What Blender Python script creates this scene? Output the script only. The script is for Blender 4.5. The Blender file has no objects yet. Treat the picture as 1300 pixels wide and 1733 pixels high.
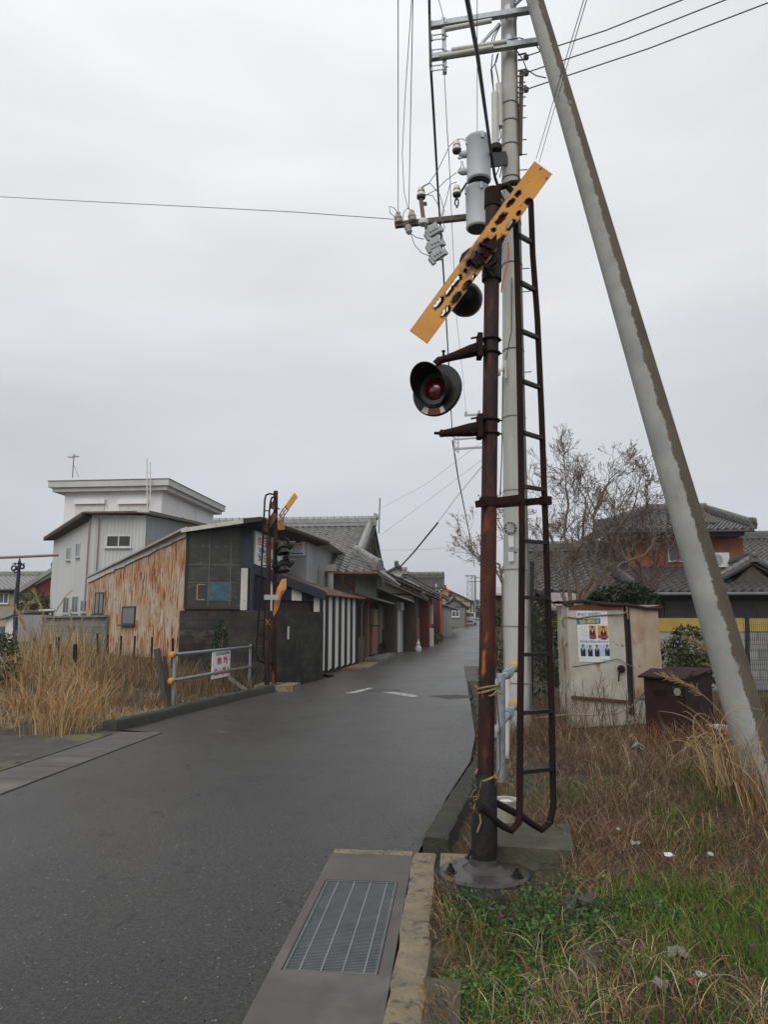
import bpy, math, random
import numpy as np
from mathutils import Vector as V, Matrix, noise as mn
random.seed(7); rng = np.random.default_rng(7)
SC = bpy.context.scene
COL = SC.collection
# ------------------------------------------------------------------ camera
F = 1200.0; HOR = 1050.0; CZ = 1.6
PIT = math.atan((HOR-866.5)/F); YAW = math.atan(120/1214.0)
cp, sp = math.cos(PIT), math.sin(PIT)
RT = V((math.cos(YAW), math.sin(YAW), 0)); FW = V((-math.sin(YAW), math.cos(YAW), 0)); UP = V((0, 0, 1))
cam = bpy.data.cameras.new('camera'); co = bpy.data.objects.new('camera', cam); COL.objects.link(co)
co.location = (0, 0, CZ); co.rotation_euler = (math.pi/2+PIT, 0, YAW)
cam.sensor_fit = 'VERTICAL'; cam.sensor_height = 36; cam.lens = F/1733*36; cam.clip_start = .05; cam.clip_end = 9000
SC.camera = co
# ------------------------------------------------------------------ sky, sun, exposure
SUN_EL, SUN_AZ = math.radians(40), math.radians(195)      # behind the camera, a little to the left; azimuth from +Y clockwise
w = bpy.data.worlds.new('World'); SC.world = w; w.use_nodes = True
nt = w.node_tree; N = nt.nodes; L = nt.links; bg = N['Background']
sky = N.new('ShaderNodeTexSky'); sky.sky_type = 'NISHITA'; sky.sun_disc = False
sky.sun_elevation = SUN_EL; sky.sun_rotation = SUN_AZ
hs = N.new('ShaderNodeHueSaturation'); hs.inputs['Saturation'].default_value = .12; L.new(sky.outputs[0], hs.inputs['Color'])
tc = N.new('ShaderNodeTexCoord'); sx = N.new('ShaderNodeSeparateXYZ'); L.new(tc.outputs['Generated'], sx.inputs[0])
rp = N.new('ShaderNodeValToRGB'); cr = rp.color_ramp
cr.elements[0].position = 0; cr.elements[0].color = (.57, .605, .655, 1)
cr.elements[1].position = .16; cr.elements[1].color = (.60, .625, .665, 1)
for p_, c_ in ((.30, (.64, .66, .69, 1)), (.45, (.73, .745, .77, 1)), (.62, (.815, .828, .85, 1)), (.8, (.89, .90, .92, 1)), (1, (.88, .89, .9, 1))):
    e = cr.elements.new(p_); e.color = c_
L.new(sx.outputs['Z'], rp.inputs[0])
mp = N.new('ShaderNodeMapping'); mp.inputs['Scale'].default_value = (1.6, 1.6, 5); mp.inputs['Rotation'].default_value = (0, .25, 0)
L.new(tc.outputs['Generated'], mp.inputs[0])
nz = N.new('ShaderNodeTexNoise'); nz.inputs['Scale'].default_value = 1.4; nz.inputs['Detail'].default_value = 5; nz.inputs['Roughness'].default_value = .45
L.new(mp.outputs[0], nz.inputs['Vector'])
mr = N.new('ShaderNodeMapRange'); mr.inputs[1].default_value = .33; mr.inputs[2].default_value = .67; mr.inputs[3].default_value = 9.0; mr.inputs[4].default_value = 10.9
L.new(nz.outputs[0], mr.inputs[0])
ml = N.new('ShaderNodeMix'); ml.data_type = 'RGBA'; ml.blend_type = 'MULTIPLY'; ml.inputs[0].default_value = 1
L.new(rp.outputs[0], ml.inputs[6]); L.new(mr.outputs[0], ml.inputs[7])
mx = N.new('ShaderNodeMix'); mx.data_type = 'RGBA'; mx.inputs[0].default_value = .95
L.new(hs.outputs[0], mx.inputs[6]); L.new(ml.outputs[2], mx.inputs[7]); L.new(mx.outputs[2], bg.inputs[0]); bg.inputs[1].default_value = .11
sl = bpy.data.lights.new('sun', 'SUN'); sl.energy = 1.5; sl.angle = math.radians(50); sl.color = (1, .97, .93)
so = bpy.data.objects.new('sun', sl); COL.objects.link(so)
sd = V((math.sin(SUN_AZ)*math.cos(SUN_EL), math.cos(SUN_AZ)*math.cos(SUN_EL), math.sin(SUN_EL)))
so.rotation_euler = sd.to_track_quat('Z', 'Y').to_euler(); so.location = sd*50
SC.view_settings.view_transform = 'Standard'; SC.view_settings.look = 'None'; SC.view_settings.exposure = 0.0; SC.view_settings.gamma = 1

# ------------------------------------------------------------------ pixel helpers (photograph pixels 1300x1733 -> world points)
def ray(px, py):
    a = (px-650)/F; b = (866.5-py)/F
    return a, cp-b*sp, sp+b*cp
def P(px, py, D):
    a, f, u = ray(px, py); k = D/f
    return RT*(a*k)+FW*D+UP*(CZ+u*k)
def G(px, py, z=0.0):
    a, f, u = ray(px, py)
    return P(px, py, f*(z-CZ)/u)
def PYY(px, py, y):                                   # point of that ray on the plane y = const
    a, f, u = ray(px, py); d = RT*a+FW*f
    k = y/d.y; return V((d.x*k, y, CZ+u*k))
def PXX(px, py, x):
    a, f, u = ray(px, py); d = RT*a+FW*f
    k = x/d.x; return V((x, d.y*k, CZ+u*k))
# ------------------------------------------------------------------ materials
MATS = {}
def nnew(nt, t, **kw):
    n = nt.nodes.new(t)
    for k, v in kw.items(): n.inputs[k].default_value = v
    return n
def mixc(nt, fac, a, b, mode='MIX'):
    m = nt.nodes.new('ShaderNodeMix'); m.data_type = 'RGBA'; m.blend_type = mode
    for i, v in ((0, fac), (6, a), (7, b)):
        if hasattr(v, 'links') or hasattr(v, 'is_linked'): nt.links.new(v, m.inputs[i])
        elif i: m.inputs[i].default_value = (*v, 1) if len(v) == 3 else v
        else: m.inputs[i].default_value = v
    return m.outputs[2]
def noisef(nt, vec, sc, stretch=(1, 1, 1), detail=5, off=0.0, lo=.4, hi=.6, rough=.6):
    mp = nnew(nt, 'ShaderNodeMapping', Scale=stretch, Location=(off, off*.7, off*1.3)); nt.links.new(vec, mp.inputs[0])
    n = nnew(nt, 'ShaderNodeTexNoise', Scale=sc, Detail=detail, Roughness=rough); nt.links.new(mp.outputs[0], n.inputs['Vector'])
    r = nnew(nt, 'ShaderNodeMapRange'); r.inputs[1].default_value = lo; r.inputs[2].default_value = hi
    nt.links.new(n.outputs[0], r.inputs[0]); return r.outputs[0], n.outputs[0]
def M(name, c, c2=None, sc=4, stretch=(1, 1, 1), rough=.8, bump=0.0, bsc=40, layers=(), metal=0.0, spec=.4, attr=None, brick=None, lo=.35, hi=.65, alpha=None, coat=0.0):
    """layers: (colour, scale, lo, hi, stretch) masks of noise laid over the base colour"""
    if name in MATS: return MATS[name]
    m = bpy.data.materials.new(name); m.use_nodes = True; nt = m.node_tree; b = nt.nodes['Principled BSDF']
    tc = nt.nodes.new('ShaderNodeTexCoord'); vec = tc.outputs['Object']
    b.inputs['Roughness'].default_value = rough; b.inputs['Metallic'].default_value = metal; b.inputs['Specular IOR Level'].default_value = spec
    b.inputs['Coat Weight'].default_value = coat
    col = None
    c2 = c2 or tuple(x*.8 for x in c)
    f, raw = noisef(nt, vec, sc, stretch, lo=lo, hi=hi)
    col = mixc(nt, f, c, c2)
    hgt = None
    if brick:
        bw, bh, mortar, mc = brick
        sxyz = nt.nodes.new('ShaderNodeSeparateXYZ'); nt.links.new(vec, sxyz.inputs[0])
        ad = nt.nodes.new('ShaderNodeMath'); nt.links.new(sxyz.outputs[0], ad.inputs[0]); nt.links.new(sxyz.outputs[1], ad.inputs[1])
        cx = nt.nodes.new('ShaderNodeCombineXYZ'); nt.links.new(ad.outputs[0], cx.inputs[0]); nt.links.new(sxyz.outputs[2], cx.inputs[1])
        br = nnew(nt, 'ShaderNodeTexBrick'); nt.links.new(cx.outputs[0], br.inputs['Vector'])
        br.inputs['Scale'].default_value = 1; br.inputs['Brick Width'].default_value = bw; br.inputs['Row Height'].default_value = bh
        br.inputs['Mortar Size'].default_value = mortar; br.inputs['Mortar Smooth'].default_value = .3
        br.inputs['Color1'].default_value = (.75, .75, .75, 1); br.inputs['Color2'].default_value = (1.1, 1.1, 1.1, 1); br.inputs['Mortar'].default_value = (*mc, 1)
        col = mixc(nt, 1.0, col, br.outputs[0], 'MULTIPLY'); hgt = br.outputs['Fac']
    for i, ly in enumerate(layers):
        lc, lsc, llo, lhi, lst = ly[:5]
        f, raw = noisef(nt, vec, lsc, lst, lo=llo, hi=lhi, off=3.1*(i+1))
        col = mixc(nt, f, col, lc)
    if attr:
        at = nt.nodes.new('ShaderNodeAttribute'); at.attribute_name = attr[0]
        if attr[1] == 'mul': col = mixc(nt, 1.0, col, at.outputs['Color'], 'MULTIPLY')
        else: col = mixc(nt, at.outputs['Fac'], col, attr[1])
    nt.links.new(col, b.inputs['Base Color'])
    if bump:
        _, bn = noisef(nt, vec, bsc, stretch, detail=6)
        bp = nnew(nt, 'ShaderNodeBump', Strength=bump, Distance=.02)
        if hgt is not None:
            mm = nt.nodes.new('ShaderNodeMath'); mm.operation = 'MULTIPLY_ADD'; nt.links.new(hgt, mm.inputs[0]); mm.inputs[1].default_value = -.8; nt.links.new(bn, mm.inputs[2]); bn = mm.outputs[0]
        nt.links.new(bn, bp.inputs['Height']); nt.links.new(bp.outputs[0], b.inputs['Normal'])
    MATS[name] = m; return m
Z3 = (1, 1, 1)
rust_dark = M('dark rust', (.017, .010, .009), (.026, .012, .0095), sc=9, stretch=(1, 1, .25), rough=.8, spec=.15, bump=.6, bsc=60,
              layers=[((.065, .022, .013), 6, .61, .72, (1, 1, .3)), ((.010, .008, .008), 3, .53, .66, (1, 1, .3))])
rust_pole = M('rusty brown paint', (.034, .0115, .009), (.014, .008, .007), sc=6, stretch=(1, 1, .3), rough=.55, spec=.25, bump=.5, bsc=50,
              layers=[((.085, .022, .014), 2.6, .5, .62, (1.2, 1.2, .3)), ((.30, .085, .022), 3.2, .65, .71, (1.6, 1.6, .35)), ((.42, .22, .09), 3.4, .735, .77, (1.6, 1.6, .4)), ((.010, .008, .008), 5, .52, .64, (1, 1, .35)), ((.06, .042, .03), 11, .62, .74, (1, 1, .5))])
black_iron = M('blackened iron', (.008, .008, .008), (.016, .012, .010), sc=8, spec=.25, rough=.55, bump=.4, bsc=40, layers=[((.055, .028, .018), 6, .58, .72, Z3)])
wet_plate = M('wet iron plate', (.035, .033, .034), (.06, .05, .047), sc=7, rough=.28, bump=.3, bsc=30, layers=[((.05, .022, .013), 5, .55, .7, Z3)])
yellow_board = M('weathered orange yellow enamel', (.60, .275, .03), (.52, .22, .025), sc=6, rough=.5, bump=.15, bsc=40,
                 layers=[((.35, .10, .02), 14, .62, .74, Z3)], attr=('wear', (.045, .02, .015)))
orange_panel = M('faded orange panel', (.62, .28, .09), (.52, .22, .06), sc=6, rough=.6)
yellow_rust = M('yellow paint gone rusty', (.36, .16, .03), (.25, .09, .03), sc=9, rough=.7, bump=.3, layers=[((.10, .035, .02), 9, .46, .58, Z3)])
lamp_black = M('black lamp enamel', (.008, .008, .009), (.015, .013, .012), sc=12, spec=.3, rough=.38, bump=.15, layers=[((.07, .035, .022), 11, .6, .75, Z3)])
lens_red = M('red lens', (.11, .002, .008), (.06, .001, .005), sc=30, rough=.12, spec=.6, coat=.5)
glint_white = M('white disc glint', (.55, .53, .48), (.42, .40, .36), sc=10, rough=.6)
glint_rustred = M('red disc glint', (.14, .035, .02), (.09, .03, .02), sc=14, rough=.6)
conc_pole = M('pale pole concrete', (.50, .50, .485), (.40, .40, .385), sc=2.5, stretch=(1, 1, .3), rough=.85, bump=.2, bsc=60, layers=[((.12, .12, .10), 14, .66, .75, (1, 1, .6)), ((.3, .29, .26), 1.1, .55, .7, (1, 1, .15))])
conc_grey = M('grey concrete', (.22, .215, .2), (.16, .155, .145), sc=5, rough=.9, bump=.4, bsc=50, layers=[((.09, .09, .075), 3, .52, .7, Z3)])
conc_strip = M('brownish smooth concrete', (.098, .089, .085), (.078, .071, .068), sc=3, rough=.8, bump=.12, bsc=120, layers=[((.15, .14, .13), 1.2, .55, .75, Z3), ((.06, .055, .052), 60, .66, .72, Z3)])
kerb_m = M('weathered kerb', (.25, .205, .135), (.16, .14, .10), sc=9, rough=.95, bump=.8, bsc=60, layers=[((.22, .185, .115), 3, .57, .7, Z3), ((.06, .06, .05), 14, .54, .68, Z3), ((.30, .29, .26), 30, .64, .72, Z3)])
kerb_dark = M('dark mossy kerb', (.032, .031, .028), (.055, .052, .045), sc=7, rough=.95, bump=.9, bsc=45, layers=[((.04, .045, .025), 4, .5, .65, Z3)])
galv = M('galvanised steel', (.36, .38, .39), (.28, .30, .31), sc=14, rough=.45, metal=.5, bump=.08)
grate_m = M('grating steel', (.125, .135, .135), (.09, .10, .10), sc=6, rough=.5, metal=.35, bump=.05)
porc = M('white porcelain', (.72, .71, .68), (.62, .6, .57), sc=10, rough=.25)
brown_band = M('brown glaze', (.22, .09, .06), rough=.3)
trans_grey = M('transformer grey paint', (.50, .51, .515), (.44, .45, .46), sc=2, stretch=(1, 1, .4), rough=.5, layers=[((.36, .36, .35), 2, .58, .75, (1, 1, .3))])
dark_under = M('dark steel', (.06, .06, .062), rough=.6)
pvc = M('beige pipe cover', (.56, .55, .50), (.48, .47, .43), rough=.5)
wire_m = M('wire', (.035, .035, .04), rough=.6)
wire_grey = M('grey wire', (.16, .16, .17), rough=.6)
wire_pink = M('brown sleeve cable', (.30, .22, .2), rough=.6)
red_wire = M('red wire', (.5, .06, .02), rough=.5)
rope_m = M('straw rope', (.34, .24, .11), (.22, .15, .07), sc=60, rough=.95, bump=.6, bsc=200)
asph_wear = None
soil = M('soil', (.062, .048, .031), (.036, .029, .02), sc=6, rough=1, bump=.9, bsc=25, layers=[((.05, .062, .028), 1.1, .5, .62, Z3), ((.15, .12, .075), 3.2, .56, .68, Z3)])
white_wall = M('white render', (.74, .74, .735), (.69, .69, .69), sc=1.2, rough=.85, bump=.05, layers=[((.46, .46, .45), .8, .6, .78, (1, 1, .25)), ((.36, .35, .33), 2.2, .70, .8, (1, 1, .4))])
white_corr = M('white corrugated sheet', (.52, .52, .51), (.47, .47, .46), sc=1.5, stretch=(1, 1, .2), rough=.6, layers=[((.42, .38, .34), 3, .63, .75, (1.4, 1.4, .12))])
grey_sheet = M('grey mortar wall', (.33, .335, .335), (.29, .29, .29), sc=1.5, rough=.85, layers=[((.25, .25, .24), .9, .55, .75, (1, 1, .3))])
rust_sheet = M('rusting galvanised sheet', (.43, .375, .30), (.36, .30, .225), sc=3, stretch=(1, 1, .3), rough=.7, bump=.1,
               layers=[((.36, .23, .12), 1.3, .42, .58, (1.3, 1.3, .5)), ((.30, .105, .035), 4.0, .515, .58, (2.2, 2.2, .36)), ((.17, .04, .018), 5.5, .565, .62, (2.2, 2.2, .32)), ((.46, .44, .40), 7, .60, .66, (2, 2, .22)), ((.15, .035, .017), 1.4, .63, .70, (1.5, 1.5, .5))])
trim_white = M('old white sheet trim', (.52, .51, .46), (.42, .40, .35), sc=4, rough=.7, layers=[((.25, .15, .08), 7, .62, .72, Z3)])
glass_dark = M('dark dusty panes', (.040, .042, .037), (.06, .06, .05), sc=2, rough=.3, spec=.25, layers=[((.085, .08, .06), 1.7, .56, .7, (1, 1, 2.5))])
glass_win = M('window pane', (.075, .085, .09), (.11, .12, .12), sc=2, rough=.25, spec=.3)
glass_pale = M('pale frosted pane', (.15, .175, .18), (.10, .12, .12), sc=2, rough=.3)
alu = M('aluminium frame', (.50, .50, .49), rough=.45)
dark_frame = M('dark window frame', (.05, .045, .04), rough=.6)
navy = M('navy sheet', (.011, .015, .030), (.015, .019, .034), sc=3, rough=.55)
cream = M('cream sheet', (.74, .72, .64), (.66, .63, .55), sc=4, stretch=(1, 1, .3), rough=.6, layers=[((.45, .40, .32), 5, .66, .78, (1, 1, .2))])
rusty_roof = M('rusty tin roof', (.12, .065, .045), (.085, .055, .045), sc=4, rough=.75, bump=.2, layers=[((.2, .18, .165), 3, .52, .66, Z3)])
roof_edge = M('grey painted roof edge', (.40, .39, .37), (.30, .29, .27), sc=5, rough=.7)
soffit = M('dark brown timber', (.05, .036, .028), (.035, .027, .022), sc=6, stretch=(1, 1, .2), rough=.85)
block_dark = M('blackened block wall', (.052, .049, .041), (.028, .027, .024), sc=2.5, rough=.95, bump=.5, bsc=40, brick=(.4, .2, .012, (.75, .75, .72)),
               layers=[((.12, .115, .095), 1.3, .58, .74, (1, 1, 2.6)), ((.014, .014, .012), 1.1, .48, .62, (1, 1, 1.0))])
block_grey = M('grey block wall', (.20, .195, .175), (.14, .135, .12), sc=2.5, rough=.95, bump=.5, bsc=40, brick=(.4, .2, .012, (.6, .6, .58)), layers=[((.09, .088, .07), 1.2, .54, .68, Z3)])
block_pale = M('pale block wall', (.30, .295, .285), (.23, .225, .215), sc=2.5, rough=.95, bump=.4, bsc=40, brick=(.4, .2, .012, (.55, .55, .55)), layers=[((.13, .13, .115), 1.4, .55, .7, Z3)])
tile_m = M('grey roof tile', (.27, .265, .26), (.18, .178, .175), sc=5, rough=.34, spec=.6, layers=[((.30, .29, .26), 9, .58, .72, Z3), ((.10, .098, .09), 3, .57, .7, Z3)])
tile_dark = M('slate grey roof tile', (.125, .12, .115), (.075, .073, .071), sc=5, rough=.42, spec=.5, layers=[((.19, .185, .17), 9, .58, .72, Z3), ((.055, .052, .047), 3, .55, .7, Z3)])
tile_brown = M('dark brownish roof tile', (.10, .09, .085), (.07, .063, .06), sc=5, rough=.6, layers=[((.13, .12, .11), 9, .58, .72, Z3)])
wood_orange = M('orange brown board wall', (.30, .10, .042), (.23, .075, .033), sc=3, stretch=(4, 4, .3), rough=.7, bump=.2)
wood_dark = M('weathered dark boards', (.095, .08, .066), (.06, .05, .042), sc=3, stretch=(5, 5, .3), rough=.85, bump=.3)
wood_post = M('old grey timber', (.10, .085, .066), (.055, .045, .035), sc=5, stretch=(5, 5, .4), rough=.95, bump=.7, bsc=20)
wood_tan = M('tan plank', (.30, .255, .15), (.22, .185, .11), sc=3, stretch=(5, 5, .3), rough=.85)
brick_red = M('red sheet wall', (.16, .028, .024), (.12, .022, .02), sc=2, rough=.75)
pink_board = M('pinkish brown board', (.27, .13, .09), (.22, .1, .07), sc=3, rough=.8)
yellow_band = M('yellow plastic band', (.40, .29, .06), (.33, .24, .05), sc=3, rough=.6)
fence_green = M('dark green fence steel', (.012, .02, .017), rough=.5)
cab_m = M('chalky cabinet paint', (.48, .455, .40), (.39, .365, .315), sc=3, rough=.75, bump=.1,
          layers=[((.33, .26, .18), 2.2, .5, .66, (1, 1, .5)), ((.26, .15, .08), 2.0, .58, .7, (1, 1, .35)), ((.22, .085, .035), 3.2, .60, .67, (1, 1, .45)), ((.11, .04, .02), 6, .65, .71, Z3), ((.22, .21, .19), 1.1, .56, .75, (1, 1, .6))])
cab_rust = M('rusted cabinet door', (.33, .235, .15), (.42, .37, .30), sc=2, stretch=(1, 1, .6), rough=.75, bump=.12,
             layers=[((.27, .13, .055), 2.4, .51, .64, (1, 1, .45)), ((.14, .055, .03), 4, .64, .71, Z3), ((.5, .48, .44), 8, .70, .72, (2, 2, .5))])
box_rust = M('brown rusted box', (.034, .016, .013), (.022, .011, .010), sc=3, spec=.2, rough=.8, bump=.3, layers=[((.10, .055, .032), 2.2, .58, .72, Z3)])
straw = M('straw', (1, 1, 1), rough=.95, attr=('tint', 'mul'), spec=.2)
leaf = M('leaf', (1, 1, 1), rough=.7, attr=('tint', 'mul'), spec=.3)
bark = M('grey brown bark', (.19, .16, .13), (.12, .10, .085), sc=8, stretch=(1, 1, .4), rough=.9, bump=.4)
white_plate = M('white plate', (.62, .62, .61), (.56, .56, .55), sc=8, rough=.5)
sign_white = M('white sign board', (.84, .84, .82), (.80, .80, .78), sc=5, rough=.45, layers=[((.45, .44, .40), 2.2, .6, .75, Z3)])
ink_red = M('red ink', (.60, .03, .05), rough=.6); ink_black = M('black ink', (.02, .02, .022), rough=.6)
ink_faded = M('faded dark ink', (.12, .12, .09), rough=.6)
ink_blue = M('blue ink', (.02, .10, .38), rough=.5); ink_yellow = M('yellow ink', (.62, .62, .03), rough=.5); ink_green = M('green ink', (.12, .36, .22), rough=.5)
ink_lb = M('light blue ink', (.36, .52, .66), rough=.5)
photo_orange = M('poster orange print', (.62, .28, .05), (.5, .2, .05), sc=20, rough=.4); photo_blue = M('poster blue print', (.32, .46, .62), (.45, .55, .66), sc=30, rough=.4)
photo_suit = M('poster dark print', (.02, .02, .025), rough=.4); photo_skin = M('poster skin print', (.45, .24, .15), rough=.4); photo_red = M('poster red print', (.28, .06, .05), rough=.4)
paper = M('poster paper', (.72, .72, .70), rough=.4); paper_grey = M('poster small print', (.52, .52, .5), rough=.5)
orange_pole = M('orange red pole paint', (.50, .10, .03), (.42, .08, .025), rough=.5)
cap_yellow = M('amber plastic cap', (.62, .27, .01), (.52, .2, .01), rough=.4)
tarp_blue = M('faded blue panel', (.06, .12, .15), (.035, .075, .10), sc=7, rough=.5)
purple_steel = M('dark violet steel', (.02, .017, .035), rough=.6)
car_white = M('white car paint', (.62, .62, .62), rough=.25, coat=.4); tyre = M('tyre', (.015, .015, .015), rough=.9)
hill_m = M('wooded hill', (.035, .055, .03), (.05, .07, .04), sc=.02, rough=1)
tan_wall = M('tan wall', (.34, .29, .2), (.28, .24, .17), sc=2, rough=.85)
plastic_white = M('white plastic', (.68, .68, .66), rough=.4); plastic_red = M('pink red plastic', (.55, .05, .08), rough=.4)
stone_m = M('stone', (.26, .25, .23), (.18, .17, .155), sc=14, rough=.9, bump=.5)
flower_m = M('purple flower', (.20, .03, .14), rough=.7)
dirtwhite_pot = M('stained white pot', (.42, .40, .34), (.3, .28, .23), sc=8, stretch=(1, 1, .3), rough=.6)

def strut_mat():
    m = bpy.data.materials.new('peeling strut concrete'); m.use_nodes = True; nt = m.node_tree; b = nt.nodes['Principled BSDF']; b.inputs['Roughness'].default_value = .85
    tc = nt.nodes.new('ShaderNodeTexCoord'); vec = tc.outputs['Object']
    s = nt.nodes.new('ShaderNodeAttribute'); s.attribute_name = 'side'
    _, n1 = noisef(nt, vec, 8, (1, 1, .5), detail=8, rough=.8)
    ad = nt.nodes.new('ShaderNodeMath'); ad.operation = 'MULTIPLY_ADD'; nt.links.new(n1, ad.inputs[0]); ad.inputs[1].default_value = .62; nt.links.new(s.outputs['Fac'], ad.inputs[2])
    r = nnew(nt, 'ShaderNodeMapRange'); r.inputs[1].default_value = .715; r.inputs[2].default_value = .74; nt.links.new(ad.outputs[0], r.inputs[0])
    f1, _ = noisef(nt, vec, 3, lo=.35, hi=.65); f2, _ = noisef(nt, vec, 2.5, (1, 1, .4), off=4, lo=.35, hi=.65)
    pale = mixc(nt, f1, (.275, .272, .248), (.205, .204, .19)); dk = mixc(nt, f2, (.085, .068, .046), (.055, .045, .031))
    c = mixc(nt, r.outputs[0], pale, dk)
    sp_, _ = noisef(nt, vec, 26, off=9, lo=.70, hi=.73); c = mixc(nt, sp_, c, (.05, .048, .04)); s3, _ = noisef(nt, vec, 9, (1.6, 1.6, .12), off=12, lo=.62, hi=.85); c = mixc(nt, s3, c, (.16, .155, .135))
    # mossy green staining low on the dark side
    nt.links.new(c, b.inputs['Base Color'])
    bp = nnew(nt, 'ShaderNodeBump', Strength=.35, Distance=.01); nt.links.new(r.outputs[0], bp.inputs['Height']); bp.invert = True; nt.links.new(bp.outputs[0], b.inputs['Normal'])
    return m
def road_mat():
    m = bpy.data.materials.new('worn asphalt'); m.use_nodes = True; nt = m.node_tree; b = nt.nodes['Principled BSDF']
    tc = nt.nodes.new('ShaderNodeTexCoord'); vec = tc.outputs['Object']
    f1, _ = noisef(nt, vec, .55, (1, .3, 1), lo=.35, hi=.65); c = mixc(nt, f1, (.027, .026, .024), (.017, .0165, .0155))
    sy_ = nt.nodes.new('ShaderNodeSeparateXYZ'); nt.links.new(vec, sy_.inputs[0]); _, nw = noisef(nt, vec, .6, off=41)   # paler down the street: grazing sky sheen put into the base colour
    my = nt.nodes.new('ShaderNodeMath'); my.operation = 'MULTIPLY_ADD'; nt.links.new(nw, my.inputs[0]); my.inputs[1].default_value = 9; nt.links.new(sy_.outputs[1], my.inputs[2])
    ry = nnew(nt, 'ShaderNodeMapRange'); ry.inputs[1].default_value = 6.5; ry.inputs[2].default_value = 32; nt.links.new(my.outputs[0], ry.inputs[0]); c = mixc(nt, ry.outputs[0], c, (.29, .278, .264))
    f2, _ = noisef(nt, vec, 2.6, off=5, lo=.48, hi=.7); c = mixc(nt, f2, c, mixc(nt, .4, c, (.018, .0175, .017)))
    f7, _ = noisef(nt, vec, 46, off=21, lo=.40, hi=.62, detail=3); c = mixc(nt, f7, mixc(nt, .7, c, (.008, .008, .0075)), mixc(nt, .30, c, (.085, .082, .075)))
    f3, _ = noisef(nt, vec, 110, off=2, lo=.38, hi=.66, detail=2); c = mixc(nt, f3, mixc(nt, .55, c, (.014, .014, .013)), mixc(nt, .30, c, (.075, .072, .067)))
    f4, _ = noisef(nt, vec, 48, off=8, lo=.735, hi=.76, detail=1); c = mixc(nt, f4, c, (.22, .21, .19)); f8, _ = noisef(nt, vec, 40, off=17, lo=.68, hi=.72, detail=2); c = mixc(nt, f8, c, (.008, .008, .008))
    f6, _ = noisef(nt, vec, 7, (1, .7, 1), off=14, lo=.6, hi=.72, detail=8); c = mixc(nt, f6, c, (.011, .0105, .0095))
    vo = nnew(nt, 'ShaderNodeTexVoronoi', Scale=.45); vo.feature = 'DISTANCE_TO_EDGE'; n9 = nnew(nt, 'ShaderNodeTexNoise', Scale=3.5, Detail=6); nt.links.new(vec, n9.inputs['Vector']); v9 = mixc(nt, .22, vec, n9.outputs['Color']); nt.links.new(v9, vo.inputs['Vector'])
    rc = nnew(nt, 'ShaderNodeMapRange'); rc.inputs[1].default_value = .0025; rc.inputs[2].default_value = .006; rc.inputs[3].default_value = .6; rc.inputs[4].default_value = 0; nt.links.new(vo.outputs['Distance'], rc.inputs[0])
    fk, _ = noisef(nt, vec, .7, off=31, lo=.5, hi=.6); mk_ = nt.nodes.new('ShaderNodeMath'); mk_.operation = 'MULTIPLY'; nt.links.new(rc.outputs[0], mk_.inputs[0]); nt.links.new(fk, mk_.inputs[1]); c = mixc(nt, mk_.outputs[0], c, (.015, .014, .013))
    nt.links.new(c, b.inputs['Base Color']); b.inputs['Specular IOR Level'].default_value = .28
    f5, _ = noisef(nt, vec, .9, (1, .4, 1), off=3, lo=.35, hi=.65)
    r = nnew(nt, 'ShaderNodeMapRange'); r.inputs[3].default_value = .36; r.inputs[4].default_value = .44; nt.links.new(f5, r.inputs[0]); nt.links.new(r.outputs[0], b.inputs['Roughness'])
    _, bn = noisef(nt, vec, 90, detail=4); bp = nnew(nt, 'ShaderNodeBump', Strength=.4, Distance=.006); nt.links.new(bn, bp.inputs['Height']); nt.links.new(bp.outputs[0], b.inputs['Normal'])
    return m
strut_m = strut_mat(); road_m = road_mat()
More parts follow.
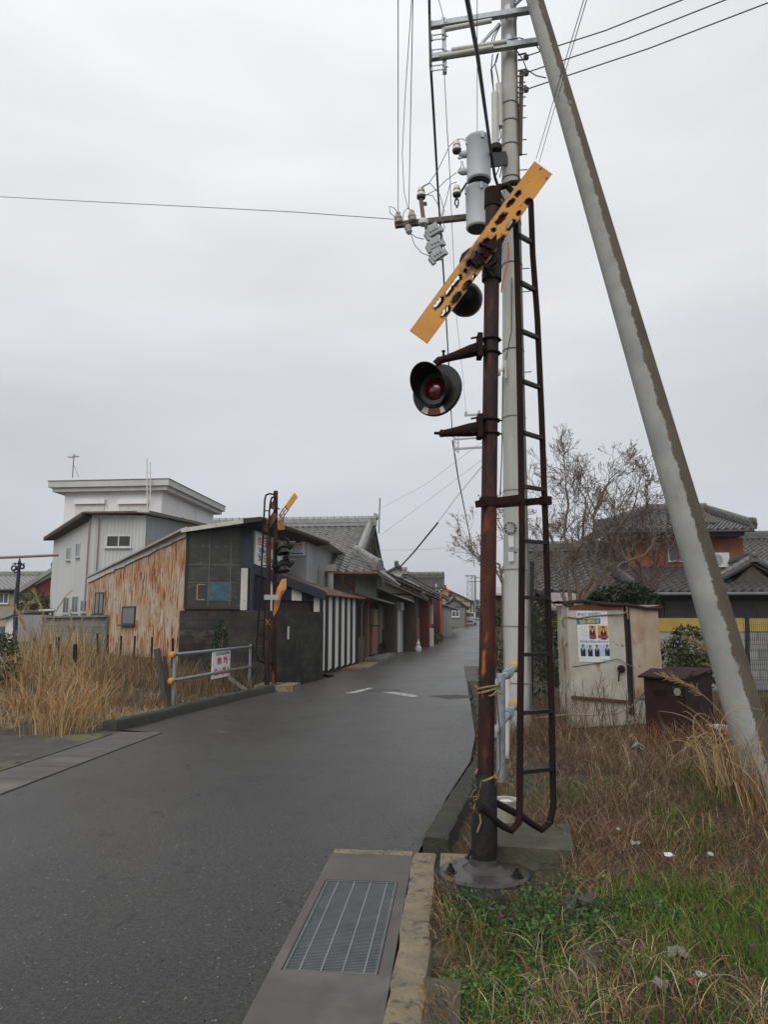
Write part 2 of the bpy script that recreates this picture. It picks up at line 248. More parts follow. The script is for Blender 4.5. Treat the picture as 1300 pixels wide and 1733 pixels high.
# ------------------------------------------------------------------ mesh helpers
class MB:
    def __init__(s): s.v = []; s.f = []; s.a = None
    def add(s, vs, fs):
        o = len(s.v); s.v += [tuple(x) for x in vs]; s.f += [tuple(i+o for i in f) for f in fs]; return s
    def box(s, a, b):
        x0, y0, z0 = (min(a[i], b[i]) for i in range(3)); x1, y1, z1 = (max(a[i], b[i]) for i in range(3))
        return s.add([(x0, y0, z0), (x1, y0, z0), (x1, y1, z0), (x0, y1, z0), (x0, y0, z1), (x1, y0, z1), (x1, y1, z1), (x0, y1, z1)],
                     [(3, 2, 1, 0), (4, 5, 6, 7), (0, 1, 5, 4), (1, 2, 6, 5), (2, 3, 7, 6), (3, 0, 4, 7)])
    def obox(s, c, u, v, w):                          # centre and three half vectors
        c, u, v, w = V(c), V(u), V(v), V(w)
        return s.add([c-u-v-w, c+u-v-w, c+u+v-w, c-u+v-w, c-u-v+w, c+u-v+w, c+u+v+w, c-u+v+w],
                     [(3, 2, 1, 0), (4, 5, 6, 7), (0, 1, 5, 4), (1, 2, 6, 5), (2, 3, 7, 6), (3, 0, 4, 7)])
    def bar(s, p, q, w, h, up=(0, 0, 1)):             # rectangular bar from p to q
        p, q = V(p), V(q); d = q-p; e = d.cross(V(up))
        if e.length < 1e-6: e = V((1, 0, 0))
        e.normalize(); n = e.cross(d).normalized()
        return s.obox((p+q)/2, d/2, e*w/2, n*h/2)
    def tube(s, pts, r, seg=10, cap=True):
        pts = [V(p) for p in pts]; n = len(pts); rs = r if isinstance(r, (list, tuple)) else [r]*n
        o = len(s.v); prev = None
        for i, p in enumerate(pts):
            t = (pts[min(i+1, n-1)]-pts[max(i-1, 0)])
            if t.length < 1e-9: t = V((0, 0, 1))
            t.normalize()
            if prev is None:
                a = t.orthogonal().normalized()
                if abs(t.z) < .9: a = t.cross(UP).normalized()
                else: a = (RT-t*t.dot(RT)).normalized()
            else:
                a = prev-t*prev.dot(t)
                a = a.normalized() if a.length > 1e-6 else t.orthogonal().normalized()
            prev = a; b = t.cross(a)
            for k in range(seg):
                an = 2*math.pi*k/seg
                s.v.append(tuple(p+(a*math.cos(an)+b*math.sin(an))*rs[i]))
        for i in range(n-1):
            for k in range(seg):
                k2 = (k+1) % seg
                s.f.append((o+i*seg+k, o+i*seg+k2, o+(i+1)*seg+k2, o+(i+1)*seg+k))
        if cap:
            s.f.append(tuple(o+k for k in reversed(range(seg)))); s.f.append(tuple(o+(n-1)*seg+k for k in range(seg)))
        return s
    def lathe(s, c, axis, prof, seg=20, cap=True):    # prof: (distance along axis, radius)
        c = V(c); axis = V(axis).normalized()
        return s.tube2([c+axis*d for d, _ in prof], [max(r, 1e-4) for _, r in prof], axis, seg, cap)
    def tube2(s, pts, rs, axis, seg, cap):
        a = axis.orthogonal().normalized(); b = axis.cross(a); o = len(s.v); n = len(pts)
        for p, r in zip(pts, rs):
            for k in range(seg):
                an = 2*math.pi*k/seg; s.v.append(tuple(p+(a*math.cos(an)+b*math.sin(an))*r))
        for i in range(n-1):
            for k in range(seg):
                k2 = (k+1) % seg; s.f.append((o+i*seg+k, o+i*seg+k2, o+(i+1)*seg+k2, o+(i+1)*seg+k))
        if cap:
            s.f.append(tuple(o+k for k in reversed(range(seg)))); s.f.append(tuple(o+(n-1)*seg+k for k in range(seg)))
        return s
    def prism(s, poly, z0, z1):                       # poly of (x, y), z0 / z1 numbers or lists
        n = len(poly); a = z0 if isinstance(z0, (list, tuple)) else [z0]*n; b = z1 if isinstance(z1, (list, tuple)) else [z1]*n
        vs = [(p[0], p[1], a[i]) for i, p in enumerate(poly)]+[(p[0], p[1], b[i]) for i, p in enumerate(poly)]
        return s.add(vs, [tuple(reversed(range(n))), tuple(range(n, 2*n))]+[(i, (i+1) % n, n+(i+1) % n, n+i) for i in range(n)])
    def slab(s, pts, th, d=None):                     # polygon of 3-D points, thickened along d (default: down)
        d = V(d) if d is not None else V((0, 0, -1)); n = len(pts)
        vs = [V(p) for p in pts]+[V(p)+d*th for p in pts]
        return s.add(vs, [tuple(range(n)), tuple(reversed(range(n, 2*n)))]+[(i, n+i, n+(i+1) % n, (i+1) % n) for i in range(n)])
    def build(s, name, mat, parent=None, smooth=False):
        off = V(parent['_base']) if parent is not None and '_base' in parent else V((0, 0, 0))
        me = bpy.data.meshes.new(name); me.from_pydata([tuple(V(v)-off) for v in s.v], [], s.f); me.update()
        if s.a:
            for an, vals in s.a.items():
                at = me.attributes.new(an, 'FLOAT', 'POINT'); at.data.foreach_set('value', vals)
        return link(name, me, mat, parent, smooth)
def link(name, me, mat, parent=None, smooth=False):
    if smooth:
        me.polygons.foreach_set('use_smooth', [True]*len(me.polygons))
        try: me.set_sharp_from_angle(angle=math.radians(42))
        except Exception: pass
    me.materials.append(mat)
    o = bpy.data.objects.new(name, me); COL.objects.link(o)
    if parent is not None:
        o.parent = parent
        if '_base' in parent: o['_base'] = parent['_base']
    return o
def thing(name, loc, label, cat, group=None):
    o = bpy.data.objects.new(name, None); COL.objects.link(o); o.location = V(loc); o.empty_display_size = .1
    o['_base'] = tuple(V(loc)); o['label'] = label; o['category'] = cat
    if group: o['group'] = group
    return o
def tag(o, label, cat, group=None, kind=None):
    if label: o['label'] = label
    if cat: o['category'] = cat
    if group: o['group'] = group
    if kind: o['kind'] = kind
    return o
def struct(o): o['kind'] = 'structure'; return o
def box(name, mat, parent, a, b): return MB().box(a, b).build(name, mat, parent)
def tube(name, mat, parent, pts, r, seg=10): return MB().tube(pts, r, seg).build(name, mat, parent, True)
def arc(p, c, q, n=8):                                # quadratic curve
    p, c, q = V(p), V(c), V(q)
    return [p*(1-t)**2+c*(2*t*(1-t))+q*t*t for t in [i/n for i in range(n+1)]]
def lerp(a, b, t): return V(a)*(1-t)+V(b)*t
def text(body, o, u, v, h, width, mat, parent, name='lettering', proud=.004):
    """real lettering: centred at o, running along u, upright along v, cap height h, fitted to width"""
    u, v = V(u).normalized(), V(v).normalized(); n = u.cross(v)
    c = bpy.data.curves.new('t', 'FONT'); c.body = body; c.offset = .016; t = bpy.data.objects.new('t', c); COL.objects.link(t)
    bpy.context.view_layer.update()
    me = bpy.data.meshes.new_from_object(t.evaluated_get(bpy.context.evaluated_depsgraph_get()))
    bpy.data.objects.remove(t); bpy.data.curves.remove(c)
    k = len(me.vertices); a = np.empty(k*3); me.vertices.foreach_get('co', a); a = a.reshape(-1, 3)
    mn_, mx_ = a.min(0), a.max(0); s = (mx_-mn_); a = (a-(mn_+mx_)/2)
    a[:, 0] *= width/max(s[0], 1e-6); a[:, 1] *= h/max(s[1], 1e-6)
    base = V(parent['_base']) if '_base' in parent else V((0, 0, 0))
    out = np.array(V(o)-base+n*proud)[None, :]+a[:, :1]*np.array(u)[None, :]+a[:, 1:2]*np.array(v)[None, :]
    me.vertices.foreach_set('co', out.reshape(-1)); me.update(); me.name = name
    return link(name, me, mat, parent)
def npmesh(name, verts, faces, mat, parent=None, tint=None, smooth=False, quad=True, attr='tint'):
    """verts (n,3), faces (m,3 or 4) numpy; tint (n,3) colour per vertex"""
    me = bpy.data.meshes.new(name); k = faces.shape[1]
    if parent is not None and '_base' in parent: verts = verts-np.array(parent['_base'])
    me.vertices.add(len(verts)); me.vertices.foreach_set('co', verts.astype(np.float32).ravel())
    me.loops.add(faces.size); me.loops.foreach_set('vertex_index', faces.astype(np.int32).ravel())
    me.polygons.add(len(faces)); me.polygons.foreach_set('loop_start', np.arange(0, faces.size, k, dtype=np.int32))
    try: me.polygons.foreach_set('loop_total', np.full(len(faces), k, dtype=np.int32))
    except Exception: pass
    me.update(calc_edges=True); me.validate()
    if tint is not None:
        at = me.color_attributes.new(attr, 'FLOAT_COLOR', 'POINT'); at.data.foreach_set('color', np.concatenate([tint, np.ones((len(tint), 1))], 1).astype(np.float32).ravel())
    return link(name, me, mat, parent, smooth)
# ------------------------------------------------------------------ terrain
def sst(t): t = max(0.0, min(1.0, t)); return t*t*(3-2*t)
def rise(y): return .02*max(0.0, y-40) if y < 44 else .02*(y-40) if y < 140 else 2.0
ROAD = [(-10, -4.2, -.87), (3, -4.2, -.87), (5.2, -4.2, -.87), (5.21, -4.2, -.28), (6.8, -4.2, -.1), (8.5, -4.2, .15), (10.17, -4.2, .25), (10.4, -4.9, .26), (12.1, -4.72, .27), (14.4, -4.40, .28), (16.3, -4.10, .28),
        (20, -3.5, .3), (27, -3.3, .5), (33, -3.0, .9), (39, -1.8, 1.5), (48, -.9, 2.4), (60, -.3, 3.2), (75, .4, 4.4), (95, 1.9, 6.4), (140, 7, 12), (200, 20, 26)]
def road_x(y):
    for (a, l0, r0), (b, l1, r1) in zip(ROAD, ROAD[1:]):
        if a <= y <= b: t = (y-a)/(b-a); return l0+(l1-l0)*t, r0+(r1-r0)*t
    return ROAD[-1][1:]
def gz(x, y):
    z = rise(y)
    n = mn.noise(V((x*.7, y*.7, 1)))*.05+mn.noise(V((x*2.3, y*2.3, 5)))*.025
    if y > 24:
        l, r = road_x(y)
        if l-1.25 < x < r+1.05: return z-.06
        if y > 40: return z-.02+n*.5
    if -4.95 < x < .3: return z-.06
    if x <= -4.95:
        a = sst((-4.95-x)/3.5)*sst((y-10.0)/2.5)*(.38+.62*sst((y-11)/7))
        return z+.02+a*.58+n*a-(.03 if y < 10.4 else 0)
    a = sst((x-.3)/.5)
    b = sst((x-.6)/3)*sst((y-3.5)/3)
    return z+.0+a*.06+b*.14+n*a*.8
def grid_coords(lo, hi, near0, near1, step):
    c = list(np.arange(near0, near1+1e-6, step)); s = step; x = near1
    while x < hi: s *= 1.35; x += s; c.append(x)
    s = step; x = near0
    while x > lo: s *= 1.35; x -= s; c.insert(0, x)
    return c
gx = grid_coords(-3000, 3000, -14, 9, .25); gy = grid_coords(-60, 3200, 1.5, 34, .25)
gv = np.array([(x, y, gz(x, y)) for y in gy for x in gx]); nx = len(gx)
idx = np.arange(len(gv)).reshape(len(gy), nx)
gf = np.stack([idx[:-1, :-1], idx[:-1, 1:], idx[1:, 1:], idx[1:, :-1]], -1).reshape(-1, 4)
struct(npmesh('ground', gv, gf, soil, smooth=True))
rb = MB(); ys = [-10, 0, 3, 5.2, 5.21, 6, 6.8, 7.6, 8.5, 9.3, 10.17, 10.4]+list(np.arange(11, 60, 1.0))+list(range(60, 201, 5))
for y in ys:
    l, r = road_x(y)
    if y > 10.3: l -= (1.2 if y < 60 else .5) if y > 21 else .05
    if y > 21: r += min(1.0, (y-21)*.3)
    for k in range(7): rb.v.append((l+(r-l)*k/6, y, rise(y)+.004))
for j in range(len(ys)-1):
    for k in range(6): a = j*7+k; rb.f.append((a, a+1, a+8, a+7))
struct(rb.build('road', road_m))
# apron of old paving left of the crossing
ap = MB(); ring = []
for k in range(40):
    t = k/39; x = -4.86-t*9; y = 10.2-.5*math.sin(t*9)-.7*t+mn.noise(V((t*11, 2, 0)))*.35
    ring.append((x, y))
ap.add([(x, y, .012) for x, y in ring]+[(x, -3, .012) for x, y in ring], [(k, k+1, 41+k, 40+k) for k in range(39)])
asph_old = M('old patched paving', (.055, .053, .05), (.08, .076, .066), sc=2.5, rough=.9, bump=.6, bsc=60, layers=[((.12, .115, .06), 1.1, .56, .64, Z3), ((.03, .03, .028), 9, .58, .68, Z3)])
struct(ap.build('paving', asph_old))
def sweep(path, w, h, zb=-.08, rg=.012):
    m = MB(); n = len(path)
    for i, (x, y) in enumerate(path):
        d = V((path[min(i+1, n-1)][0]-path[max(i-1, 0)][0], path[min(i+1, n-1)][1]-path[max(i-1, 0)][1], 0)).normalized(); e = V((d.y, -d.x, 0))
        j = mn.noise(V((x*3, y*3, 0)))*rg+mn.noise(V((x*11, y*11, 4)))*rg*.7; z = rise(y)
        for a, b in ((-.5, zb), (-.46, h*.8), (-.34, h), (.34, h), (.46, h*.8), (.5, zb)):
            q = V((x, y, z))+e*(a*w+j); m.v.append((q.x, q.y, z+b+(j if b > 0 else 0)))
    for i in range(n-1):
        for k in range(5): a = i*6+k; m.f.append((a, a+6, a+7, a+1))
    m.f.append((0, 1, 2, 3, 4, 5)); m.f.append(tuple((n-1)*6+k for k in (5, 4, 3, 2, 1, 0)))
    return m
def fine(path, st=.25):
    out = []
    for (x0, y0), (x1, y1) in zip(path, path[1:]):
        n = max(1, int(math.hypot(x1-x0, y1-y0)/st)); out += [(x0+(x1-x0)*i/n, y0+(y1-y0)*i/n) for i in range(n)]
    return out+[path[-1]]
struct(sweep(fine([(-.17, 5.30), (-.08, 6.0), (.04, 6.8), (.18, 7.7), (.30, 8.5), (.40, 10), (.43, 12), (.45, 18.5)], .09), .19, .075, -.08, .045).build('kerb', kerb_dark, None, True))
struct(sweep(fine([(-5.2, 10.45), (-5.02, 10.42), (-4.88, 11.2), (-4.8, 12.1), (-4.48, 14.4), (-4.2, 16.2), (-4.0, 17.0)], .12), .22, .15, -.08, .03).build('kerb', kerb_dark, None, True))
# right gutter strip with its hole for the grating
gs = MB()
gs.box((-.87, -6, -.1), (-.31, 3.47, .014)); gs.box((-.87, 4.63, -.1), (-.31, 5.12, .014)); gs.box((-.87, 3.47, -.1), (-.82, 4.63, .014)); gs.box((-.37, 3.47, -.1), (-.31, 4.63, .014))
struct(gs.build('gutter_strip', conc_strip)); struct(box('kerb_end', kerb_m, None, (-.86, 5.122, -.1), (-.312, 5.21, .018)))
struct(sweep(fine([(-.225, -6), (-.225, 5.14)], .08), .165, .03, -.08, .018).build('edging_kerb', kerb_m, None, True))
struct(box('edging_kerb', kerb_m, None, (-.12, 4.86, -.1), (.12, 5.13, .036)))
struct(box('pit', dark_under, None, (-.83, 3.46, -.055), (-.36, 4.64, -.05)))
g = thing('drain_grate', (-.595, 4.05, 0), 'galvanised drain grating set in the concrete strip beside the grass', 'grate')
fr = MB(); fr.box((-.815, 3.475, -.03), (-.80, 4.625, .012)); fr.box((-.39, 3.475, -.03), (-.375, 4.625, .012)); fr.box((-.80, 3.475, -.03), (-.39, 3.487, .012)); fr.box((-.80, 4.613, -.03), (-.39, 4.625, .012)); fr.build('frame', grate_m, g)
m = MB(); m.box((-.80, 3.487, -.048), (-.39, 4.613, -.044)); 
m = MB()
for k in range(74): y = 3.497+k*.0151; m.box((-.80, y, -.03), (-.39, y+.0075, .008))
m.build('bearing_bars', grate_m, g)
m = MB()
for k in range(4): x = -.80+.41*(k+.62)/4.1; m.box((x-.0032, 3.487, -.02), (x+.0032, 4.613, .0105))
m.build('cross_bars', M('bar steel', (.24, .25, .25), rough=.5, metal=.3), g)
# left gutter strip: slabs with joints, a grating near the camera
ls = MB(); y = 10.16
while y > 6.9: ls.box((-4.82, y-.605, -.1), (-4.21, y-.012, .016)); y -= .61
y1 = y
struct(ls.build('gutter_strip', conc_strip))
struct(box('gutter_strip', conc_strip, None, (-4.82, -3, -.1), (-4.21, y1-1.2, .016)))
g = thing('drain_grate', (-4.5, 6.3, 0), 'dark drain grating in the far gutter strip at the left edge', 'grate')
m = MB(); k = 0
for k in range(56): yy = y1-.02-k*.0208; m.box((-4.80, yy-.010, -.03), (-4.23, yy, .008))
m.build('bearing_bars', grate_m, g)
m = MB(); m.box((-4.82, y1-1.19, -.03), (-4.805, y1-.012, .013)); m.box((-4.225, y1-1.19, -.03), (-4.21, y1-.012, .013)); m.box((-4.6, y1-1.19, -.02), (-4.59, y1-.012, .012)); m.box((-4.4, y1-1.19, -.02), (-4.39, y1-.012, .012)); m.build('frame', grate_m, g)
# road markings and manhole
mk = M('worn white road paint', (.40, .40, .38), (.13, .125, .118), sc=12, rough=.8, lo=.46, hi=.6)
def patch(name, pts, mat, z=.009): 
    o = MB().add([(p.x, p.y, p.z+z) for p in pts], [tuple(range(len(pts)))]).build(name, mat); return struct(o)
patch('road_marking', [G(583, 1174), G(600, 1174), G(634, 1165), G(622, 1165)], mk); patch('road_marking', [G(640, 1171), G(648, 1168), G(708, 1178), G(700, 1181)], mk)
patch('road_marking', [G(763, 1088.6), G(770, 1087), G(800, 1087.4), G(800, 1088.8)], mk)
mh = thing('manhole_cover', G(650, 1169), 'round iron manhole cover in the road by the worn white marks', 'manhole cover')
c = G(650, 1169); MB().lathe((c.x, c.y, .004), UP, [(0, .36), (.008, .36), (.008, .33), (.005, .325), (.005, .30), (.008, .295), (.0082, .0)], 28).build('cover', M('iron cover', (.05, .048, .046), rough=.55), mh)
patch('road_patch', [G(375, 1242), G(360, 1240), G(375, 1238), G(392, 1240)], dark_under, .006)
patch('road_patch', [G(722, 1178), G(775, 1176), G(812, 1180), G(760, 1184)], M('dark patch', (.05, .049, .047), rough=.8), .006)
# drain slab at the right road edge
struct(box('gutter_strip', conc_strip, None, (.30, 19, -.05), (1.0, 25, .05))); 
# ------------------------------------------------------------------ roofs
def tiled(mb, eL, eR, rR, rL, pitch=.28, row=.26, amp=.03, step=.035, th=.06):
    """pantile field on the plane through eave eL-eR and ridge rL-rR, clipped to that outline"""
    eL, eR, rR, rL = map(V, (eL, eR, rR, rL)); u = (eR-eL).normalized(); n = u.cross(rL-eL).normalized()
    if n.z < 0: n = -n
    v = n.cross(u).normalized()
    if v.dot(rL-eL) < 0: v = -v
    poly = [((p-eL).dot(u), (p-eL).dot(v)) for p in (eL, eR, rR, rL)]
    u0 = min(p[0] for p in poly); u1 = max(p[0] for p in poly); H = max(p[1] for p in poly)
    k = 6; nu = int((u1-u0)/pitch*k)+1; nr = int(H/row)+1
    us = u0+np.arange(nu+1)*pitch/k; ph = (np.arange(nu+1) % k)/k
    wave = amp*(np.cos(2*np.pi*ph)+.35*np.cos(4*np.pi*ph+.8))
    def inside(a, b):
        s = 0
        for i in range(4):
            (x0, y0), (x1, y1) = poly[i], poly[(i+1) % 4]
            cr_ = (x1-x0)*(b-y0)-(y1-y0)*(a-x0); s += 1 if cr_ >= -1e-6 else 0
        return s in (4,) if (poly[1][0]-poly[0][0]) > 0 else s == 0
    U, NN, VV, O = map(np.array, (u, n, v, eL))
    for r in range(nr):
        v0, v1 = r*row, (r+1)*row
        lo = O+us[:, None]*U+v0*VV+(wave+step)[:, None]*NN; hi = O+us[:, None]*U+v1*VV+wave[:, None]*NN; un = O+us[:, None]*U+(v0+.0)*VV+(wave-.01)[:, None]*NN
        o = len(mb.v); mb.v += [tuple(p) for p in lo]+[tuple(p) for p in hi]+[tuple(p) for p in un]; m = nu+1
        for i in range(nu):
            if inside((us[i]+us[i+1])/2, min((v0+v1)/2, H-.01)):
                mb.f.append((o+i, o+i+1, o+m+i+1, o+m+i)); mb.f.append((o+2*m+i, o+2*m+i+1, o+i+1, o+i))
    mb.slab([eL-n*.03, eR-n*.03, rR-n*.03, rL-n*.03], th, -n)
def ridge(mb, p, q, w=.26, h=.22, cap=.10, step=.3):
    p, q = V(p), V(q); d = q-p; L_ = d.length; d.normalize(); e = d.cross(UP).normalized(); n = e.cross(d).normalized()
    mb.obox((p+q)/2+n*h/2, d*L_/2, e*w/2, n*h/2); mb.obox((p+q)/2+n*h*.55, d*L_/2*.998, e*(w/2+.025), n*.02)
    k = int(L_/step)
    for i in range(max(1, k)):
        a = p+d*(L_*i/max(1, k)); b = p+d*(L_*(i+.93)/max(1, k))
        mb.tube([a+n*(h+.02), b+n*(h+.02)], [cap, cap*1.12], 8)
def endtile(mb, p, d, s=.3):
    p, d = V(p), V(d).normalized(); e = d.cross(UP).normalized()
    mb.obox(p+UP*s*.5, d*.05, e*s*.45, UP*s*.6); mb.lathe(p+UP*s*.75+d*.05, d, [(0, s*.34), (.05, s*.34), (.07, s*.2)], 10)
def corr(mb, p, q, z0f, z1f, pitch=.08, amp=.012, k=4, th=.02):
    """upright corrugated sheet from plan point p to q, bottom and top heights as functions of t"""
    p, q = V((p[0], p[1], 0)), V((q[0], q[1], 0)); d = q-p; L_ = d.length; u = d/L_; n = V((u.y, -u.x, 0)); N_ = max(2, int(L_/pitch*k)); o = len(mb.v)
    for i in range(N_+1):
        t = i/N_; a = p+d*t+n*(amp*math.sin(2*math.pi*i/k)); mb.v.append((a.x, a.y, z0f(t))); mb.v.append((a.x, a.y, z1f(t)))
    for i in range(N_): a = o+2*i; mb.f.append((a, a+2, a+3, a+1))
def window(parent, o, u, w, h, frame=alu, pane=glass_win, fr=.04, bars=1, depth=.05, sill=True, label=None):
    """o: bottom-left corner on the wall face, u: unit vector to the right seen from outside"""
    o, u = V(o), V(u).normalized(); n = u.cross(UP)
    f = MB()
    f.obox(o+u*w/2+UP*fr/2+n*depth/4, u*w/2, n*depth/2, UP*fr/2); f.obox(o+u*w/2+UP*(h-fr/2)+n*depth/4, u*w/2, n*depth/2, UP*fr/2)
    f.obox(o+u*fr/2+UP*h/2+n*depth/4, u*fr/2, n*depth/2*.99, UP*(h/2-fr)); f.obox(o+u*(w-fr/2)+UP*h/2+n*depth/4, u*fr/2, n*depth/2*.99, UP*(h/2-fr))
    for b in range(bars): x = w*(b+1)/(bars+1); f.obox(o+u*x+UP*h/2+n*depth/4, u*fr*.4, n*depth/2*.96, UP*(h/2-fr))
    if sill: f.obox(o+u*w/2-UP*.02+n*.05, u*(w/2+.04), n*.07, UP*.02)
    wo = f.build('window', frame, parent); wo['_base'] = parent['_base']
    p = MB(); p.obox(o+u*w/2+UP*h/2+n*.018, u*(w/2-fr*.5), n*.004, UP*(h/2-fr*.5)); p.build('pane', pane, wo)
    return wo
# ================================================================== near crossing signal
D0 = 4.78
def S(px, py, d=0.0): return P(px, py, D0+d)
base = G(820, 1468, .06); base = V((base.x, base.y, 0)); D0 = base.dot(FW)
t = thing('crossing_signal', base, 'tall rusty crossing signal with orange board, red lamp and ladder, right beside the road', 'crossing signal', 'crossing signals')
bp_ = MB().lathe(base, UP, [(.0, .285), (.034, .285), (.041, .272), (.046, .262), (.055, .14), (.085, .095), (.12, .088)], 36).build('base_plate', wet_plate, t)
for a in (200, 330, 65, 110):
    q = base+V((math.cos(math.radians(a)), math.sin(math.radians(a)), 0))*.225+UP*.042
    MB().lathe(q, UP, [(0, .042), (.012, .042), (.012, .026), (.035, .024), (.035, .013), (.06, .012)], 6).build('bolt', black_iron, bp_)
MB().lathe(base-UP*.1, UP, [(0, .40), (.10, .36), (.118, .32), (.12, 0)], 13).build('footing', M('dark soil crust', (.024, .020, .016), (.038, .03, .023), sc=9, rough=1, bump=.9), t)
top = S(834.5, 326); bot = S(821, 1420); rp_ = .0535
m = MB(); NRG = 150; m.tube([lerp(base+UP*.07, bot, k/4) for k in range(4)]+[lerp(bot, top, k/NRG) for k in range(NRG+1)], rp_, 28)
PATCH = [(1150, 232, 46, 26, 1.0), (1195, 236, 22, 20, .9), (1110, 250, 30, 14, .8), (925, 240, 42, 46, .75), (890, 275, 26, 30, .55), (640, 250, 40, 30, .35), (1010, 285, 40, 24, .4), (780, 300, 40, 22, .4), (540, 262, 30, 24, .3), (1290, 250, 26, 36, .45), (1250, 280, 30, 20, .35), (700, 228, 40, 16, .35)]
pa = []
for i in range(4+NRG+1):
    py = 1440 if i < 4 else 1420+(326-1420)*(i-4)/NRG
    for k in range(28):
        an = 360*k/28; v = 0
        for (cy_, ca_, hy, ha, st_) in PATCH:
            d_ = math.hypot((py-cy_)/(hy*.62), ((an-ca_+180) % 360-180)/(ha*.7))+.25+.45*mn.noise(V((py*.045, an*.035, ca_)))+.3*mn.noise(V((py*.14, an*.1, cy_)))
            v = max(v, (st_ if cy_ > 1100 and cy_ < 1200 else st_*.38)*max(0, min(1, (1-d_)/.22)))
        pa.append(v)
m.a = {'patch': pa}
pole = m.build('pole', M('rusty brown pole with flaked patches', (.036, .012, .009), (.016, .009, .008), sc=6, stretch=(1, 1, .3), rough=.55, spec=.25, bump=.5, bsc=50, attr=('patch', (.33, .10, .028)),
    layers=[((.085, .022, .014), 2.6, .5, .62, (1.2, 1.2, .3)), ((.17, .055, .022), 5, .66, .72, (1.4, 1.4, .4)), ((.010, .008, .008), 5, .52, .64, (1, 1, .35)), ((.075, .055, .042), 11, .62, .74, (1, 1, .5))]), t, True)
MB().lathe(base+UP*.07, (S(821, 1300)-base).normalized(), [(0, .084), (.50, .080), (.52, .066), (.56, .06)], 20).build('sleeve', black_iron, pole, True)
def on_pole(py): return S(821+(834.5-821)*(1420-py)/(1420-326), py)
def ring(m, c, ax, r, th=.012):
    ax = V(ax).normalized(); a = ax.orthogonal().normalized(); b = ax.cross(a)
    m.tube([c+(a*math.cos(k*math.pi/8)+b*math.sin(k*math.pi/8))*r for k in range(17)], th, 6, False)
PU = (top-bot).normalized()
MB().tube([on_pole(475), on_pole(398)], .072, 16).build('clamp_sleeve', black_iron, pole, True)
MB().tube([on_pole(352), on_pole(322)], .062, 16).build('cap', rust_dark, pole, True)
# ladder
lad = MB(); dl, dr = -.03, .25
LR = [(872, 345), (875, 420), (878, 540), (881, 700), (884, 895), (883, 1050), (881, 1200), (880, 1370)]
RR = [(899, 345), (902, 430), (910, 540), (917, 700), (924, 895), (929, 1050), (934, 1200), (937, 1365)]
lp = [S(x, y, dl+.05) for x, y in LR]; rr_ = [S(x, y, dr) for x, y in RR]
lb = [S(878, 1392, dl+.04), S(866, 1406, dl+.03), S(852, 1399, dl+.0), S(838, 1388, dl-.02), S(815, 1366, dl-.06)]
rbm = [S(931, 1392, dr), S(917, 1404, dr-.02), S(903, 1396, dr-.06), S(882, 1381, dr-.12), S(850, 1364, .07), S(836, 1357, .04)]
lt = [S(868, 325, dl+.06), S(858, 314, dl+.06), S(845, 316, 0), S(832, 330, -.04)]
rt_ = [S(896, 322, dr-.02), S(885, 308, dr-.06), S(866, 310, .1), S(846, 318, .06)]
MB().tube(list(reversed(lt))+lp+lb, .022, 10).build('ladder_rail', rust_dark, t, True)
MB().tube(list(reversed(rt_))+rr_+rbm, .022, 10).build('ladder_rail', rust_dark, t, True)
for a, b in (((878, 398), (899, 410)), ((881, 478), (905, 491)), ((882, 560), (911, 572)), ((884, 645), (914, 656)), ((885, 732), (918, 742)), ((884, 823), (922, 829)), ((884, 916), (925, 918)), ((883, 1011), (929, 1012)), ((882, 1108), (931, 1107)), ((881, 1207), (935, 1203)), ((880, 1307), (936, 1301))):
    MB().bar(S(*a, dl+.05), S(*b, dr), .034, .024).build('rung', black_iron, t)
m = MB(); q = on_pole(850); m.bar(S(812, 852, -.06), S(881, 843, dl+.03), .014, .05); m.bar(S(838, 854, .06), S(928, 847, dr), .014, .05); m.bar(S(808, 853, -.07), S(818, 852, -.05), .05, .045); m.tube([q-PU*.03, q+PU*.03], .066, 14); m.bar(S(918, 847, dr-.03), S(930, 848, dr), .06, .06)
m.build('ladder_brace', rust_dark, t)
# board: enamel front with rusted-through letters, rusty back sheet behind it
bt, bb = V((920, 283.5, 0)), V((708.5, 571, 0)); ax2 = bt-bb; L2 = ax2.length; ax2.normalize(); ac2 = V((-ax2.y, ax2.x, 0))
def z2(x, y): return 640+x/4.0625, 240+y/4.0625
HOL = [(965, 355, 26, 15, 0), (1035, 410, 26, 24, 0), (910, 420, 38, 15, 0), (970, 490, 22, 14, 0), (848, 528, 52, 20, 0), (795, 605, 17, 15, 0), (915, 570, 46, 18, 1), (742, 688, 34, 22, 0), (838, 690, 58, 20, 1), (630, 832, 32, 18, 0), (602, 886, 16, 14, 0), (662, 926, 18, 14, 1),
       (548, 950, 52, 18, 1), (497, 1016, 54, 18, 1), (612, 984, 48, 18, 1), (540, 1070, 54, 21, 1), (420, 1108, 54, 18, 1), (470, 1165, 48, 20, 1), (1160, 250, 9, 6, 2), (1120, 185, 8, 5, 2), (985, 440, 7, 5, 2), (1010, 480, 8, 5, 2)]
HL = []
for x, y, ln, wd, kd in HOL:
    X, Y = z2(x, y); r = V((X, Y, 0))-bb; HL.append((r.dot(ax2), r.dot(ac2), ln/4.06*.86, wd/4.06*.86, kd))
NS, NT, HWD = 170, 22, 18.6
def bfield(s_, t_, kinds):
    best = 9
    for (a, b, l, w_, kd) in HL:
        if kd not in kinds: continue
        e = (abs((s_-a)/l)**3+abs((t_-b)/w_)**3)**(1/3); e = e*(1+.28*mn.noise(V((s_*.16, t_*.22, a)))+.22*mn.noise(V((s_*.5, t_*.5, a))))
        best = min(best, e)
    return best
